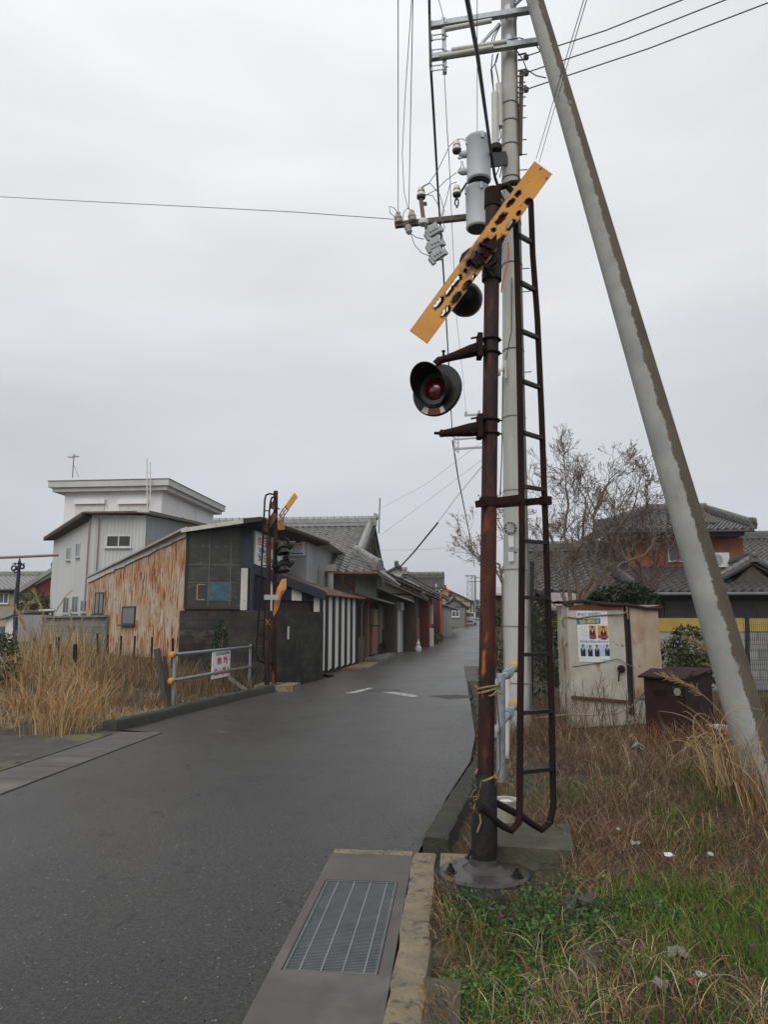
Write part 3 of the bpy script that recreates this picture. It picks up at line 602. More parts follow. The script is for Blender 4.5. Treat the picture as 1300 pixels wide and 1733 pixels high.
def board(dd, kinds, inset, name, mat, th, par, sh=0):
    m = MB(); wear = []
    ok = {}
    for i in range(NS+1):
        for j in range(NT+1):
            s_ = inset+(L2-2*inset)*i/NS; t_ = (-1+2*j/NT)*(HWD-inset)
            q = bb+ax2*s_+ac2*t_; lp_ = S(q.x, q.y, dd); m.v.append(tuple(lp_)); m.v.append(tuple(lp_+FW*th))
            e = bfield(s_+sh*.5, t_+sh, kinds); e2 = bfield(s_, t_, (0, 1, 2)); ed = min(1, (HWD-abs(t_))/2.0, min(s_, L2-s_)/2.0)
            ok[(i, j)] = e > 1.0; wv = max(0, min(1, (1.38-e2)/.2), min(1, 1.9-math.hypot((s_-168)/26, (t_+1)/13)*1.15+.8*mn.noise(V((s_*.11, t_*.13, 9))))); wear += [max(wv, .55*(1-ed) if mn.noise(V((s_*.15, t_*.3, 3))) > -.1 else 0)]*2
    m.a = {'wear': wear}
    I = lambda i, j: 2*(i*(NT+1)+j)
    solid = {(i, j) for i in range(NS) for j in range(NT) if sum(ok[k] for k in ((i, j), (i+1, j), (i, j+1), (i+1, j+1))) >= 3}
    for i, j in solid:
        a, b, c, d = I(i, j), I(i+1, j), I(i+1, j+1), I(i, j+1)
        m.f.append((a, d, c, b)); m.f.append((a+1, b+1, c+1, d+1))
        for (di, dj), (p, q) in (((-1, 0), (a, d)), ((1, 0), (b, c)), ((0, -1), (a, b)), ((0, 1), (d, c))):
            if (i+di, j+dj) not in solid: m.f.append((p, q, q+1, p+1))
    return m.build(name, mat, par)
bd = board(-.10, (0, 1), 0, 'crossing_board', yellow_board, .002, t)
board(-.082, (1,), .8, 'back_sheet', rust_dark, .004, bd, 4.6)
m = MB()
m.bar(S(800, 452, -.085), S(845, 405, -.05), .09, .07); m.bar(S(806, 425, -.118), S(836, 470, -.118), .025, .012); m.bar(S(812, 412, -.118), S(838, 424, -.118), .03, .014); m.bar(S(822, 455, -.12), S(842, 440, -.12), .05, .02)
for x, y in ((812, 448), (822, 436), (834, 428), (828, 455), (815, 430)): m.lathe(S(x, y, -.12), -FW, [(0, .016), (.012, .014), (.02, .008)], 6)
m.build('board_bracket', rust_dark, t)
# curved pipe and the second lamp seen from behind
MB().tube([S(815, 418, .02), S(805, 420, .03), S(795, 426, .04), S(786, 433, .06), S(783, 442, .07), S(785, 458, .09), S(790, 482, .11)], .024, 10).build('lamp_arm', black_iron, t, True)
def lamp(par, c, n, r, hood=.23, lens=True, k=1.0, white=True, name='lamp'):
    n = V(n).normalized(); c = V(c); u = UP.cross(n).normalized(); v = n.cross(u)
    o = MB().lathe(c, n, [(-.16*k, .03*k), (-.15*k, .075*k), (-.06*k, .105*k), (-.022*k, .115*k), (-.016*k, r), (-.006*k, r*1.01), (-.003*k, r*.985), (.004*k, r*.97), (.010*k, .12*k), (.012*k, .0)], 36, False).build(name, lamp_black, par, True)
    o['_base'] = par['_base']
    h = MB(); rh = .118*k; K = 40
    for i in range(K+1):
        an = 2*math.pi*i/K; d = u*math.sin(an)+v*math.cos(an); ln = hood*k*(.10+.90*(.5+.5*math.cos(an))**.75)
        for rr, s_ in ((rh, .005), (rh*1.03, ln*.5), (rh*1.06, ln), (rh*1.02, ln), (rh*.97, ln*.5), (rh*.95, .012)): h.v.append(tuple(c+d*rr+n*s_))
    for i in range(K):
        for j in range(5): a = i*6+j; h.f.append((a, a+1, a+7, a+6))
    h.build('hood', lamp_black, o, True)
    if lens:
        MB().lathe(c, n, [(.008, .078*k), (.018, .077*k), (.034*k, .068*k), (.05*k, .046*k), (.056*k, .024*k), (.058*k, .001)], 28).build('lens', lens_red, o, True)
        MB().lathe(c, n, [(.006, .112*k), (.03*k, .112*k), (.03*k, .084*k), (.02*k, .078*k)], 32, False).build('lens_ring', M('dark lens ring', (.05, .047, .043), rough=.5), o, True)
    if white:  # light reflected on the glossy disc, put in as coloured patches
        for a0, a1, mt, nm in ((158, 192, glint_rustred, 'red_glint'), (192, 203, glint_white, 'white_glint'), (141, 158, glint_white, 'white_glint')):
            mm = MB(); pts = []
            for q in range(7): a = math.radians(a0+(a1-a0)*q/6); d = u*-math.sin(a)+v*math.cos(a); pts += [(c+d*r*.965+n*.0066*k, c+d*(.135*k)+n*.0115*k)]
            for (p1, p2), (p3, p4) in zip(pts, pts[1:]): mm.add([p1, p2, p4, p3], [(0, 1, 2, 3)])
            mm.build(nm, mt, o)
    return o
lc = S(739, 660, -.10)
lm = lamp(t, lc, -FW-RT*.58+UP*.04, .184, .22)
lm2 = MB().lathe(S(791, 510, .16), -FW*.55+RT*.35-UP*.75, [(-.13, .02), (-.12, .06), (-.06, .118), (-.045, .128), (-.03, .128), (.01, .122), (.05, .10), (.075, .06), (.083, .02), (.084, 0)], 28).build('lamp', lamp_black, t, True)
def arm(py, ex, ey, r0, r1, clamp0, clamp1, hang=None):
    q = on_pole(py); m = MB()
    a = S(814, py, -.02); e = S(ex, ey, -.10)
    m.tube([a, lerp(a, e, .3), lerp(a, e, .7), e], [r0, r0*.85+r1*.15, r0*.3+r1*.7, r1], 14)
    o = m.build('lamp_arm', rust_dark, t, True)
    m = MB(); p0, p1 = S(812, clamp0, -.04), S(812, clamp1, -.04); m.bar(p0, p1, .10, .035, RT)
    for cy in (clamp0+.22*(clamp1-clamp0), clamp0+.80*(clamp1-clamp0)):
        ring(m, on_pole(cy), PU, .062, .008); m.bar(S(798, cy-3, -.1), S(814, cy-6, -.06), .012, .012)
        m.lathe(S(842.5, cy, .0), RT, [(0, .016), (.014, .014), (.016, .006), (.03, .006)], 6)
    m.build('arm_clamp', rust_dark, o)
    return o
a1 = arm(589, 752, 608, .047, .024, 567, 606)
m = MB(); e = S(752, 608, -.10); m.tube([e, S(744, 610, -.10), S(738, 617, -.09)], [.025, .028, .03], 10); m.lathe(S(751, 604, -.11), UP, [(0, .012), (.02, .008), (.035, .008), (.036, .014), (.045, .014)], 6); m.build('lamp_hanger', rust_dark, a1, True)
a2 = arm(725, 748, 734, .05, .023, 703, 742)
MB().lathe(S(750, 733.5, -.10), -RT+FW*-.15, [(0, .026), (.02, .026), (.025, .012), (.06, .009), (.061, .009)], 12).build('arm_end', black_iron, a2, True)
# rope ties
for k, (py, nm) in enumerate((((1168), 'upper'), ((1316), 'lower'))):
    m = MB(); c = on_pole(py)
    for q in range(2 if k == 0 else 1):
        m.tube([c+PU*(.012*q+.018*math.cos(j*math.pi/10+q))+(RT*math.cos(j*math.pi/10)+FW*math.sin(j*math.pi/10))*(rp_+.008) for j in range(21)], .008, 6, False)
    for (x0, y0, x1, y1) in ([(841, 1170, 828, 1178), (841, 1168, 852, 1174), (810, 1163, 804, 1160)] if k == 0 else [(838, 1313, 846, 1318), (808, 1302, 803, 1310)]):
        m.tube([S(x0, y0, -.06), S((x0+x1)/2, (y0+y1)/2+2, -.08), S(x1, y1, -.07)], .006, 5)
    o = m.build('rope_tie', rope_m); tag(o, ('straw rope wound twice and knotted round the pole, the upper of two ties' if k == 0 else 'single straw rope loop round the signal pole, the lower of two ties'), 'rope', 'rope ties on the signal pole')
m = MB(); m.tube([S(840, 1172, -.06), S(846, 1230, -.07), S(847, 1300, -.06), S(838, 1330, -.05), S(842, 1340, -.02)], .004, 5); tag(m.build('hanging_cord', wood_post), 'thin dark cord hanging down along the rusty signal pole', 'cord')
# frayed tuft of string at the foot
m = MB()
for k in range(16):
    x, y = 808+random.uniform(-6, 4), 1330+random.uniform(0, 50); dx, dy = random.uniform(-14, 6), random.uniform(-26, 26); m.tube([S(x, y, -.1), S(x+dx*.6, y+dy*.5, -.12), S(x+dx, y+dy, -.12)], [.003, .002, .001], 4)
m.tube([S(812, 1378, -.1), S(814, 1392, -.11), S(808, 1408, -.11), S(812, 1398, -.1)], .006, 5)
tag(m.build('frayed_string', rope_m), 'frayed pale string tangled round the black foot of the signal', 'string')
# white pot and slab behind the foot
c = G(858, 1400, .1); pot = thing('bucket', V((c.x, c.y, .08)), 'stained white plastic pot stuffed with litter behind the ladder foot', 'pot')
MB().lathe(V((c.x, c.y, .08)), UP, [(0, .06), (.02, .062), (.20, .082), (.205, .088), (.22, .088), (.215, .078), (.17, .072)], 20, False).build('body', dirtwhite_pot, pot, True)
MB().lathe(V((c.x, c.y, .24)), UP, [(0, .072), (.02, .07), (.04, .055), (.05, .03), (.052, .0)], 14).build('litter', plastic_white, pot, True)
sl_ = G(905, 1432, .1); o = MB().obox((sl_.x, sl_.y+.1, .07), (.26, -.02, 0), (.03, .30, 0), (0, 0, .075)).build('concrete_slab', M('mossy slab', (.09, .085, .055), (.055, .055, .04), sc=7, rough=.95, bump=.9, bsc=30, layers=[((.12, .11, .09), 3, .55, .7, Z3)])); tag(o, 'mossy square concrete slab lying behind the signal base', 'slab')
sl_ = G(745, 1700, .0); o = MB().obox((sl_.x-.005, sl_.y-.3, -.038), (.085, 0, 0), (.01, .48, .008), (0, 0, .05)).build('concrete_block', MATS['mossy slab']); tag(o, 'sunken weathered concrete block at the bottom edge beside the kerb', 'block')

# ================================================================== concrete utility pole with transformers
DP = 10.0
def U_(px, py, d=0.0): return P(px, py, DP+d)
ub = U_(878, 1238); ub = V((ub.x, ub.y, gz(ub.x, ub.y)))
up_ = thing('utility_pole', ub, 'tall pale concrete utility pole carrying two transformers behind the rusty signal', 'utility pole')
def upx(py): return 878+(861-878)*(1238-py)/1238
def upr(py): return (.195-.075*(1238-py)/1238)
pt = [ub-UP*.3]+[U_(upx(y), y) for y in (1238, 900, 600, 300, 0, -120, -260)]
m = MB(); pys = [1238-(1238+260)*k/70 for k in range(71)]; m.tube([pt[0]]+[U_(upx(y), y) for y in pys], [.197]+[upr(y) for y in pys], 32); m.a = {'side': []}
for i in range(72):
    for k in range(32): cs_ = math.cos(2*math.pi*k/32); m.a['side'].append(max(0, min(1, (cs_-.50+.28*mn.noise(V((i*.45, k*.5, 2)))+.15*mn.noise(V((i*1.3, k*1.1, 7))))/.25)))  # right side browner: moss, plus the pole's shaded side put into the colour
sh = m.build('shaft', M('pale pole concrete with moss and shade', (.44, .435, .41), (.34, .335, .31), sc=2.5, stretch=(1, 1, .3), rough=.85, bump=.2, bsc=60, layers=[((.12, .12, .10), 14, .67, .75, (1, 1, .6)), ((.27, .26, .225), 1.1, .52, .7, (1, 1, .15)), ((.2, .19, .16), 5, .62, .75, (1.5, 1.5, .12))], attr=('side', (.135, .12, .095))), up_, True)
def band(py, th=.012, mat=black_iron, h=.02):
    m = MB(); m.tube([U_(upx(py), py+1.1), U_(upx(py), py-1.1)], upr(py)+.006, 24); m.build('band', mat, sh)
for y in (1155, 1060, 965, 832, 708, 595, 450, 380, 305, 250, 210, 180): band(y, mat=conc_grey if y > 600 else dark_under)
m = MB(); c = U_(864, 894, -.21)
for k in range(10): a = k*math.pi/5; m.lathe(c+RT*.066*math.cos(a)+UP*.066*math.sin(a), -FW, [(0, .014), (.012, .010)], 8)
ring(m, c, FW, .085, .006); m.build('ring_fitting', dark_under, sh)
for y0, y1 in ((907, 926), (934, 950)):
    MB().bar(U_(865, y0, -.195), U_(865.5, y1, -.195), .075, .008, FW).build('number_tag', white_plate, sh)
MB().bar(U_(861, 930, -.195), U_(876, 931, -.185), .05, .012, FW).build('tag_clip', galv, sh)
for k, y in enumerate((140, 165, 180, 200, 237, 262, 288, 455, 494, 630)):  # step bolts
    s_ = 1; x = upx(y)+s_*(upr(y)/DP*1100); MB().tube([U_(x-4, y), U_(x+13, y-1)], .009, 6).build('step_bolt', galv, sh)
def crossarm(x0, y0, x1, y1, d0, d1, w=.075, mat=galv):
    return MB().bar(U_(x0, y0, d0), U_(x1, y1, d1), w, w).build('crossarm', mat, up_)
dA, dB = -.22, -.24
ca1 = crossarm(728, 44, 912, 15, dA, dB, .085); ca2 = crossarm(728, 98, 925, 68, dA, dB, .085)
for a, b, p in ((((753, 50), (832, 35), ca1)), (((745, 96), (835, 80), ca2)), (((765, 85), (857, 71), ca2))):
    MB().tube([U_(*a, dA-.05), U_(*b, dA-.05)], .038, 10).build('arm_cover', pvc, p, True)
for ca, py in ((ca1, 25), (ca2, 76)):
    m = MB(); m.tube([U_(upx(py), py+7), U_(upx(py), py-7)], upr(py)+.012, 20); m.bar(U_(858, py-6, -.2), U_(858, py+6, -.2), .07, .03, RT); m.build('arm_band', galv, ca)
m = MB(); m.bar(U_(751, 32, dA+.02), U_(753, 124, dA+.02), .07, .06, RT); vb = m.build('rack', galv, up_)
for y in (37, 60, 85, 112):
    m = MB(); m.bar(U_(730, y, dA-.03), U_(752, y-3, dA-.03), .014, .014); m.bar(U_(731, y+8, dA-.03), U_(752, y+5, dA-.03), .014, .014); m.bar(U_(731, y-1, dA-.03), U_(731, y+9, dA-.03), .035, .03, RT); m.tube([U_(752, y+2, dA-.04), U_(758, y+1, dA-.04)], .012, 6); m.build('cable_clamp', galv, vb)
MB().bar(U_(811, 78, -.15), U_(846, 40, -.18), .035, .035).build('arm_brace', galv, up_)
MB().tube([U_(872, 8, -.15), U_(895, -14, -.15)], .03, 8).build('arm_brace', galv, up_, True)
for (xc, y0, y1, r, dd) in ((810, 236, 308, .178, -.45), (808.5, 320, 388, .176, -.35)):
    a, b = U_(xc, y0, dd), U_(xc+1, y1, dd); a = V((a.x, a.y, a.z)); ln = (a-b).length
    tr = MB().lathe(b, UP, [(.0, r*.90), (.012, r*.96), (.02, r), (.03, r), (.05, r*.985), (ln-.06, r*.985), (ln-.05, r*1.03), (ln, r*1.03), (ln+.02, r*.9), (ln+.05, r*.3), (ln+.055, .001)], 32).build('transformer', trans_grey, up_, True)
    MB().lathe(b-UP*.004, UP, [(-.0, r*.84), (.02, r*.84)], 28).build('underside', dark_under, tr)
    m = MB()
    for ang in (100, 190, 280): q = a+RT*r*math.cos(math.radians(ang))+FW*r*math.sin(math.radians(ang)); m.obox(q-UP*.05, RT*.02, FW*.02, UP*.05)
    m.build('lid_clip', galv, tr)
    MB().bar(U_(xc+18, (y0+y1)/2, dd+.1), U_(858, (y0+y1)/2-4, -.1), .05, .2).build('hanger', dark_under, tr)
def insul(par, c, axis, k=1.0, band_=True, name='insulator'):
    axis = V(axis).normalized(); c = V(c)
    o = MB().lathe(c, axis, [(-.02*k, .03*k), (0, .05*k), (.012*k, .056*k), (.03*k, .052*k), (.034*k, .047*k), (.10*k, .040*k), (.115*k, .036*k), (.118*k, .022*k), (.13*k, .016*k)], 16).build(name, porc, par, True)
    if band_: MB().lathe(c, axis, [(.052*k, .0462*k), (.053*k, .0475*k), (.066*k, .0462*k), (.067*k, .045*k)], 16, False).build('band', brown_band, o, True)
    MB().lathe(c, axis, [(-.022*k, .048*k), (-.02*k, .05*k), (.006*k, .054*k), (.006*k, .03)], 14).build('collar', dark_under, o, True)
    return o
fuse = MB().bar(U_(776, 268, -.42), U_(795, 262, -.40), .03, .03).build('fuse_bracket', galv, up_)
insul(fuse, U_(773.5, 255, -.43), UP, 1.25)
fb2 = MB(); fb2.bar(U_(772, 338, -.43), U_(790, 310, -.36), .03, .03); fb2.tube([U_(773, 352, -.43), U_(776, 346, -.43), U_(776, 338, -.43), U_(771, 337, -.43), U_(770, 345, -.43), U_(773, 349, -.43)], .012, 6); fb2 = fb2.build('fuse_bracket', dark_under, up_)
insul(fb2, U_(773.5, 329, -.43), UP, 1.15)
for (x, y) in ((783, 262), (781, 291)):
    MB().lathe(U_(x+10, y-1, -.42), -RT+UP*-.05, [(0, .05), (.06, .055), (.09, .05), (.12, .03), (.14, .02)], 14).build('bushing', trans_grey, up_, True)
MB().lathe(U_(813, 236, -.44), UP, [(0, .04), (.02, .045), (.06, .035), (.08, .035), (.10, .02)], 12).build('bushing', trans_grey, up_, True)
ca3 = crossarm(669, 381, 845, 362, -.30, -.1, .075, M('rust stained galvanised', (.16, .13, .105), (.10, .075, .06), sc=6, rough=.6, layers=[((.20, .12, .07), 5, .58, .7, Z3)]))
for x, y in ((675, 377), (698.5, 374)):
    o = MB().lathe(U_(x, y, -.32), UP*1.0-RT*.12, [(-.01, .04), (.0, .062), (.03, .066), (.05, .05), (.07, .062), (.10, .055), (.13, .038), (.15, .034), (.155, .02)], 16).build('insulator', M('grey porcelain', (.42, .39, .36), (.30, .28, .26), sc=9, rough=.4), ca3, True)
    MB().lathe(U_(x-1, y-15, -.32), UP, [(0, .036), (.02, .036), (.03, .02)], 12).build('cap', porc, o, True)
MB().lathe(U_(690, 383, -.32), -UP+RT*.25, [(0, .05), (.03, .058), (.06, .045), (.09, .05), (.12, .03), (.13, .02)], 14).build('insulator', MATS['grey porcelain'], ca3, True)
m = MB(); m.bar(U_(717, 372, -.33), U_(712, 334, -.33), .055, .05, FW); m.bar(U_(712, 345, -.33), U_(722, 345, -.3), .03, .05); pst = m.build('insulator_post', MATS['rust stained galvanised'], ca3)
insul(pst, U_(713, 333, -.33), UP, 1.25)
m = MB(); m.lathe(U_(717, 380, -.36), UP, [(0, .07), (.05, .075), (.07, .07)], 14); m.build('arm_cap', white_plate, ca3, True)
for k, (x, y, r) in enumerate(((733, 392, .55), (736, 414, .45), (740, 432, .62))):   # cutout switch bodies
    m = MB(); c = U_(x, y, -.42); a = (RT*math.cos(r)+UP*math.sin(r)); b = (-RT*math.sin(r)+UP*math.cos(r))
    m.obox(c, a*.10, b*.06, FW*.05); m.obox(c+a*.03+b*.07, a*.075, b*.025, FW*.04); m.obox(c-a*.11-b*.03, a*.03, b*.055, FW*.035); m.obox(c+a*.12-b*.03, a*.025, b*.04, FW*.03); m.bar(c-a*.1+b*.06, c+a*.02-b*.09, .03, .03)
    for q in (-.05, .0, .05): m.lathe(c+a*q-FW*.05, -FW, [(0, .018), (.02, .015)], 8)
    ring(m, c+a*.12-b*.02, FW, .025, .006)
    sw = m.build('cutout_switch', M('pale switch casing', (.40, .42, .42), (.30, .32, .32), sc=9, rough=.5), ca3)
MB().bar(U_(722, 384, -.4), U_(742, 440, -.4), .06, .05, FW).build('switch_bracket', dark_under, ca3)
MB().tube([U_(839, 245, -.2), U_(838, 158, -.2)], .055, 14).build('cable_conduit', pvc, up_, True); MB().tube([U_(846, 215, -.16), U_(845, 143, -.16)], .05, 14).build('cable_conduit', pvc, up_, True)
MB().lathe(U_(840, 250, -.22), UP, [(-.08, .05), (-.05, .09), (.03, .09), (.06, .05)], 12).build('cable_joint', black_iron, up_, True)
m = MB(); m.bar(U_(880.5, 262, -.05), U_(883, 122, -.05), .06, .05, FW); rk = m.build('service_rack', wood_dark, up_)
for x, y in ((891, 96), (892, 123), (893, 151)):
    m = MB(); m.bar(U_(877, y-3, -.08), U_(891, y-6, -.08), .02, .02); m.bar(U_(877, y+6, -.08), U_(891, y+4, -.08), .02, .02); m.lathe(U_(891, y+4, -.08), UP, [(0, .035), (.02, .045), (.03, .03), (.05, .045), (.07, .03)], 10); m.build('spool_insulator', M('dim spool', (.20, .19, .19), rough=.4), rk, True)
m = MB()
for a in ([(845, 45), (835, 60), (832, 72)], [(848, 42), (838, 62), (834, 80)], [(834, 92), (832, 112), (834, 130), (836, 158)], [(842, 92), (838, 108), (843, 130), (845, 145)], [(844, 90), (840, 105), (831, 118), (833, 135), (836, 155)], [(846, 214), (848, 232), (842, 244)], [(843, 262), (845, 285), (838, 300)], [(846, 262), (850, 280), (846, 300)],
          [(858, 68), (880, 64), (905, 72), (918, 92), (925, 102)], [(872, 82), (885, 100), (892, 118), (908, 128), (925, 132)]):
    MB().tube([U_(*p, -.2) for p in a], .009, 5).build('lead', M('bluish lead', (.03, .035, .06), rough=.6), up_, True)

m = MB()
for a in ([(675, 362), (667, 352), (659, 349), (660, 360), (668, 367)], [(698, 357), (690, 352), (683, 360), (682, 372)], [(713, 318), (728, 310), (745, 330), (752, 358), (747, 372)], [(718, 329), (732, 331), (741, 345), (744, 360)], [(773, 308), (762, 312), (755, 340), (748, 362), (742, 372)], [(696, 396), (705, 402), (718, 405)], [(696, 398), (702, 415), (714, 428), (726, 433)],
          [(748, 372), (753, 385), (744, 398), (735, 398)], [(773, 236), (783, 235), (793, 241)], [(781, 272), (781, 282), (776, 288)], [(783, 273), (785, 284), (789, 287)], [(770, 238), (760, 248), (757, 256), (740, 290), (726, 310), (716, 315)], [(773, 292), (755, 305), (740, 320), (720, 331)], [(795, 240), (803, 243), (815, 241)], [(747, 436), (752, 424), (752, 412), (748, 395)]):
    m.tube([U_(*p, -.40) for p in a], .006, 5)
m.build('jumper_wires', wire_grey, up_, True)
m = MB(); m.tube([U_(856, 640, -.19), U_(855, 610, -.2), U_(850, 628, -.2)], .02, 6); m.lathe(U_(847, 630, -.2), -RT, [(0, .05), (.03, .06), (.05, .04)], 10); m.build('bracket', pvc, up_)
m = MB(); m.tube([U_(860, 410, -.2), U_(861, 430, -.2), U_(857, 455, -.2), U_(850, 480, -.22), U_(849, 495, -.22)], .010, 6); m.build('red_lead', red_wire, up_, True)
m = MB(); m.tube([U_(866, 470, -.2), U_(866, 560, -.2), U_(858, 600, -.2), U_(851, 640, -.2), U_(850, 760, -.2), U_(847, 840, -.2)], .008, 5); m.build('down_lead', wire_m, up_, True)
# leaning strut
sb = P(1280, 1340, 6.0); sb = V((sb.x, sb.y, 0.0)); st_top = U_(866, -135, .0)
# fit the base so that the strut crosses the picture along its photographed line
b2 = P(1258, 1200, 6.0); dirn = (st_top-b2); s0 = b2-dirn*((b2.z+.3)/dirn.z)
stt = thing('strut_pole', V((s0.x, s0.y, 0)), 'thick leaning concrete strut with ragged peeling pale coating, propping the utility pole', 'strut pole')
m = MB(); NSG, NR = 110, 36; dn = dirn.normalized(); ea = (RT-dn*dn.dot(RT)).normalized(); eb = dn.cross(ea); side = []
tot = (st_top-s0).length
for i in range(NSG+1):
    tt = i/NSG; c = s0+dn*tot*tt; r = .150-.036*tt
    for k in range(NR):
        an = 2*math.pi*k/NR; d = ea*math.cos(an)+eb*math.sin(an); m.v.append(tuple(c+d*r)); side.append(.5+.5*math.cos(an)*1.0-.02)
for i in range(NSG):
    for k in range(NR): k2 = (k+1) % NR; m.f.append((i*NR+k, i*NR+k2, (i+1)*NR+k2, (i+1)*NR+k))
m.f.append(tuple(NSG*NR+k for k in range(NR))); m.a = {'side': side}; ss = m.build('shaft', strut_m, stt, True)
for py in (40, 92):
    tt = None
    q = min((s0+dn*tot*k/400 for k in range(401)), key=lambda p: abs(((p-V((0, 0, CZ))).dot(UP)/max(.1, p.dot(FW)))-((HOR-py)/1214)))
    m = MB(); m.tube([q-dn*.008, q+dn*.008], .126, 24); m.obox(q-FW*.12, RT*.03, FW*.02, UP*.03); m.build('band', wire_grey, ss, True)
# wires --------------------------------------------------------------
def wire(name, pts, r, mat, label, grp=None, sag=0.0, n=14):
    p, q = V(pts[0]), V(pts[-1])
    if len(pts) == 2: pts = [lerp(p, q, i/n)-UP*sag*4*(i/n)*(1-i/n) for i in range(n+1)]
    o = MB().tube(pts, r, 6).build(name, mat, None, True); return tag(o, label, 'wire', grp)
GW = 'overhead wires'
wire('overhead_wire', [U_(674, 360, -.3), P(674, 0, 6.2), P(674, -700, 3.4)], .005, wire_grey, 'leftmost of the thin wires rising straight up from the rusty crossarm', GW)
wire('overhead_wire', [U_(691, 354, -.3), U_(684, 325, -.32), P(681, 260, 9.2), P(686, 160, 8.2), P(697, 0, 6.6), P(725, -500, 3.8)], .0045, wire_grey, 'curving thin wire rising from the second insulator on the rusty crossarm', GW)
wire('overhead_wire', [U_(692, 355, -.3), P(699, 0, 6.2), P(712, -700, 3.4)], .005, wire_grey, 'straight thin wire rising from the second insulator on the rusty crossarm', GW)
wire('overhead_wire', [P(752, 118, 9.75), P(757, 220, 9.8), P(760, 262, 10.2), P(768, 440, 16), P(771, 520, 20), P(784, 640, 28), P(789, 697, 32.5)], .006, wire_grey, 'thin wire dropping from the clamp rack down past the lamp to the far crossarm', GW)
wire('overhead_wire', [P(743, 0, 8.6), P(738, -300, 6.5), P(736, -700, 4.5)][::-1]+[P(752, 34, 9.75)], .005, wire_grey, 'thin wire above the clamp rack running out of the top of the picture', GW)
wire('overhead_cable', [P(722, -500, 5.0), P(725, -160, 7.2), P(727, 20, 9.72), P(729, 110, 9.72), P(734, 190, 10.4), P(742, 330, 13), P(752, 480, 18), P(760, 620, 25), P(766, 740, 32.3)], .021, M('cable bundle', (.035, .032, .03), (.07, .065, .06), sc=30, rough=.7), 'thick dark telephone cable bundle hung from the clamp rack and running down the street', GW)
wire('overhead_cable', [P(766, 745, 32.3), P(776, 810, 38), P(788, 870, 46), P(800, 930, 62), P(803, 960, 80)], .035, wire_grey, 'grey cable running on from the far lattice bracket to the end of the street', GW)
wire('overhead_cable', [P(760, -300, 3.6), P(791, 0, 5.2), P(808, 90, 6.4), P(822, 190, 8.0), P(832, 262, 9.5), P(838, 300, 9.75), P(848, 330, 9.85), P(856, 345, 9.9)], .022, wire_m, 'thick black cable slanting from the top edge down to the transformers', GW)
wire('overhead_wire', [P(808, -500, 5.0), P(808, 0, 7.6), P(808, 228, 9.6)], .0045, wire_grey, 'single vertical thin wire standing above the upper transformer', GW)
wire('overhead_wire', [U_(666, 371, -.3), P(500, 359, 10.2), P(330, 350, 10.8), P(150, 341, 11.4), P(0, 333, 12), P(-600, 300, 14)], .0055, wire_grey, 'long lone wire running left across the open sky', GW)
for (x0, y0, x1, y1, lb_) in ((894, 94, 1155, 0, 'highest of three dark wires running up to the right from the strut top'), (894, 122, 1228, 0, 'middle of three dark wires running up to the right from the strut top'), (895, 150, 1300, 5, 'lowest of three dark wires running up to the right from the strut top')):
    sl2 = (y1-y0)/(x1-x0); o = wire('service_wire', [U_(x0, y0, -.1), U_((x0+x1)/2, (y0+y1)/2+5, -.6), P(x1, y1, 8.6), P(x1+420, y1+420*sl2-14, 8.0)], .009, M('blue black wire', (.02, .024, .045), rough=.6), lb_, 'service wires to the right')
    for xx in (60, 70, 80):
        pass
wire('overhead_wire', [P(908, 268, 10.5), P(930, 195, 9.0), P(955, 110, 7.4), P(990, -5, 5.6), P(1030, -140, 4.2)], .0045, wire_m, 'left of two thin wires crossing in front of the strut', GW)
wire('overhead_wire', [P(913, 274, 10.5), P(937, 190, 9.0), P(962, 105, 7.4), P(995, -5, 5.6), P(1036, -140, 4.2)], .0045, wire_m, 'right of two thin wires crossing in front of the strut', GW)
for a, lb_ in (([P(675, 962, 45), P(700, 935, 40), P(741, 885, 34)], None), ):
    wire('overhead_cable', a, .045, wire_m, 'short dark sleeved cable slanting above the tiled roof', GW)
wire('overhead_wire', [P(741, 885, 34), P(770, 845, 31), P(832, 770, 26)], .012, wire_grey, 'thin wire continuing up right from the dark sleeved cable', GW)
wire('overhead_wire', [P(640, 862, 40), P(720, 820, 35), P(820, 745, 30)], .008, M('pale wire', (.42, .43, .45), rough=.7), 'faint upper wire slanting across the sky above the tiled roof ridge', GW)
wire('overhead_wire', [P(645, 905, 40), P(720, 850, 35), P(820, 775, 30)], .008, MATS['pale wire'], 'faint lower wire slanting across the sky right of the tiled roof ridge', GW)
wire('overhead_wire', [P(640, 931, 45), P(720, 930, 45), P(815, 922, 45)], .012, MATS['pale wire'], 'nearly level faint wire spanning the gap at the end of the street', GW)
wire('overhead_wire', [P(853, 700, 24), P(849, 800, 30), P(842, 880, 40), P(835, 940, 60)], .007, wire_grey, 'thin wire dropping between the signal pole and the concrete pole', GW)
wire('overhead_cable', [P(-60, 946, 27), P(20, 943, 28), P(98, 939.5, 29.3)], .06, wire_pink, 'brownish sleeved cable reaching the white building from the left edge', GW)
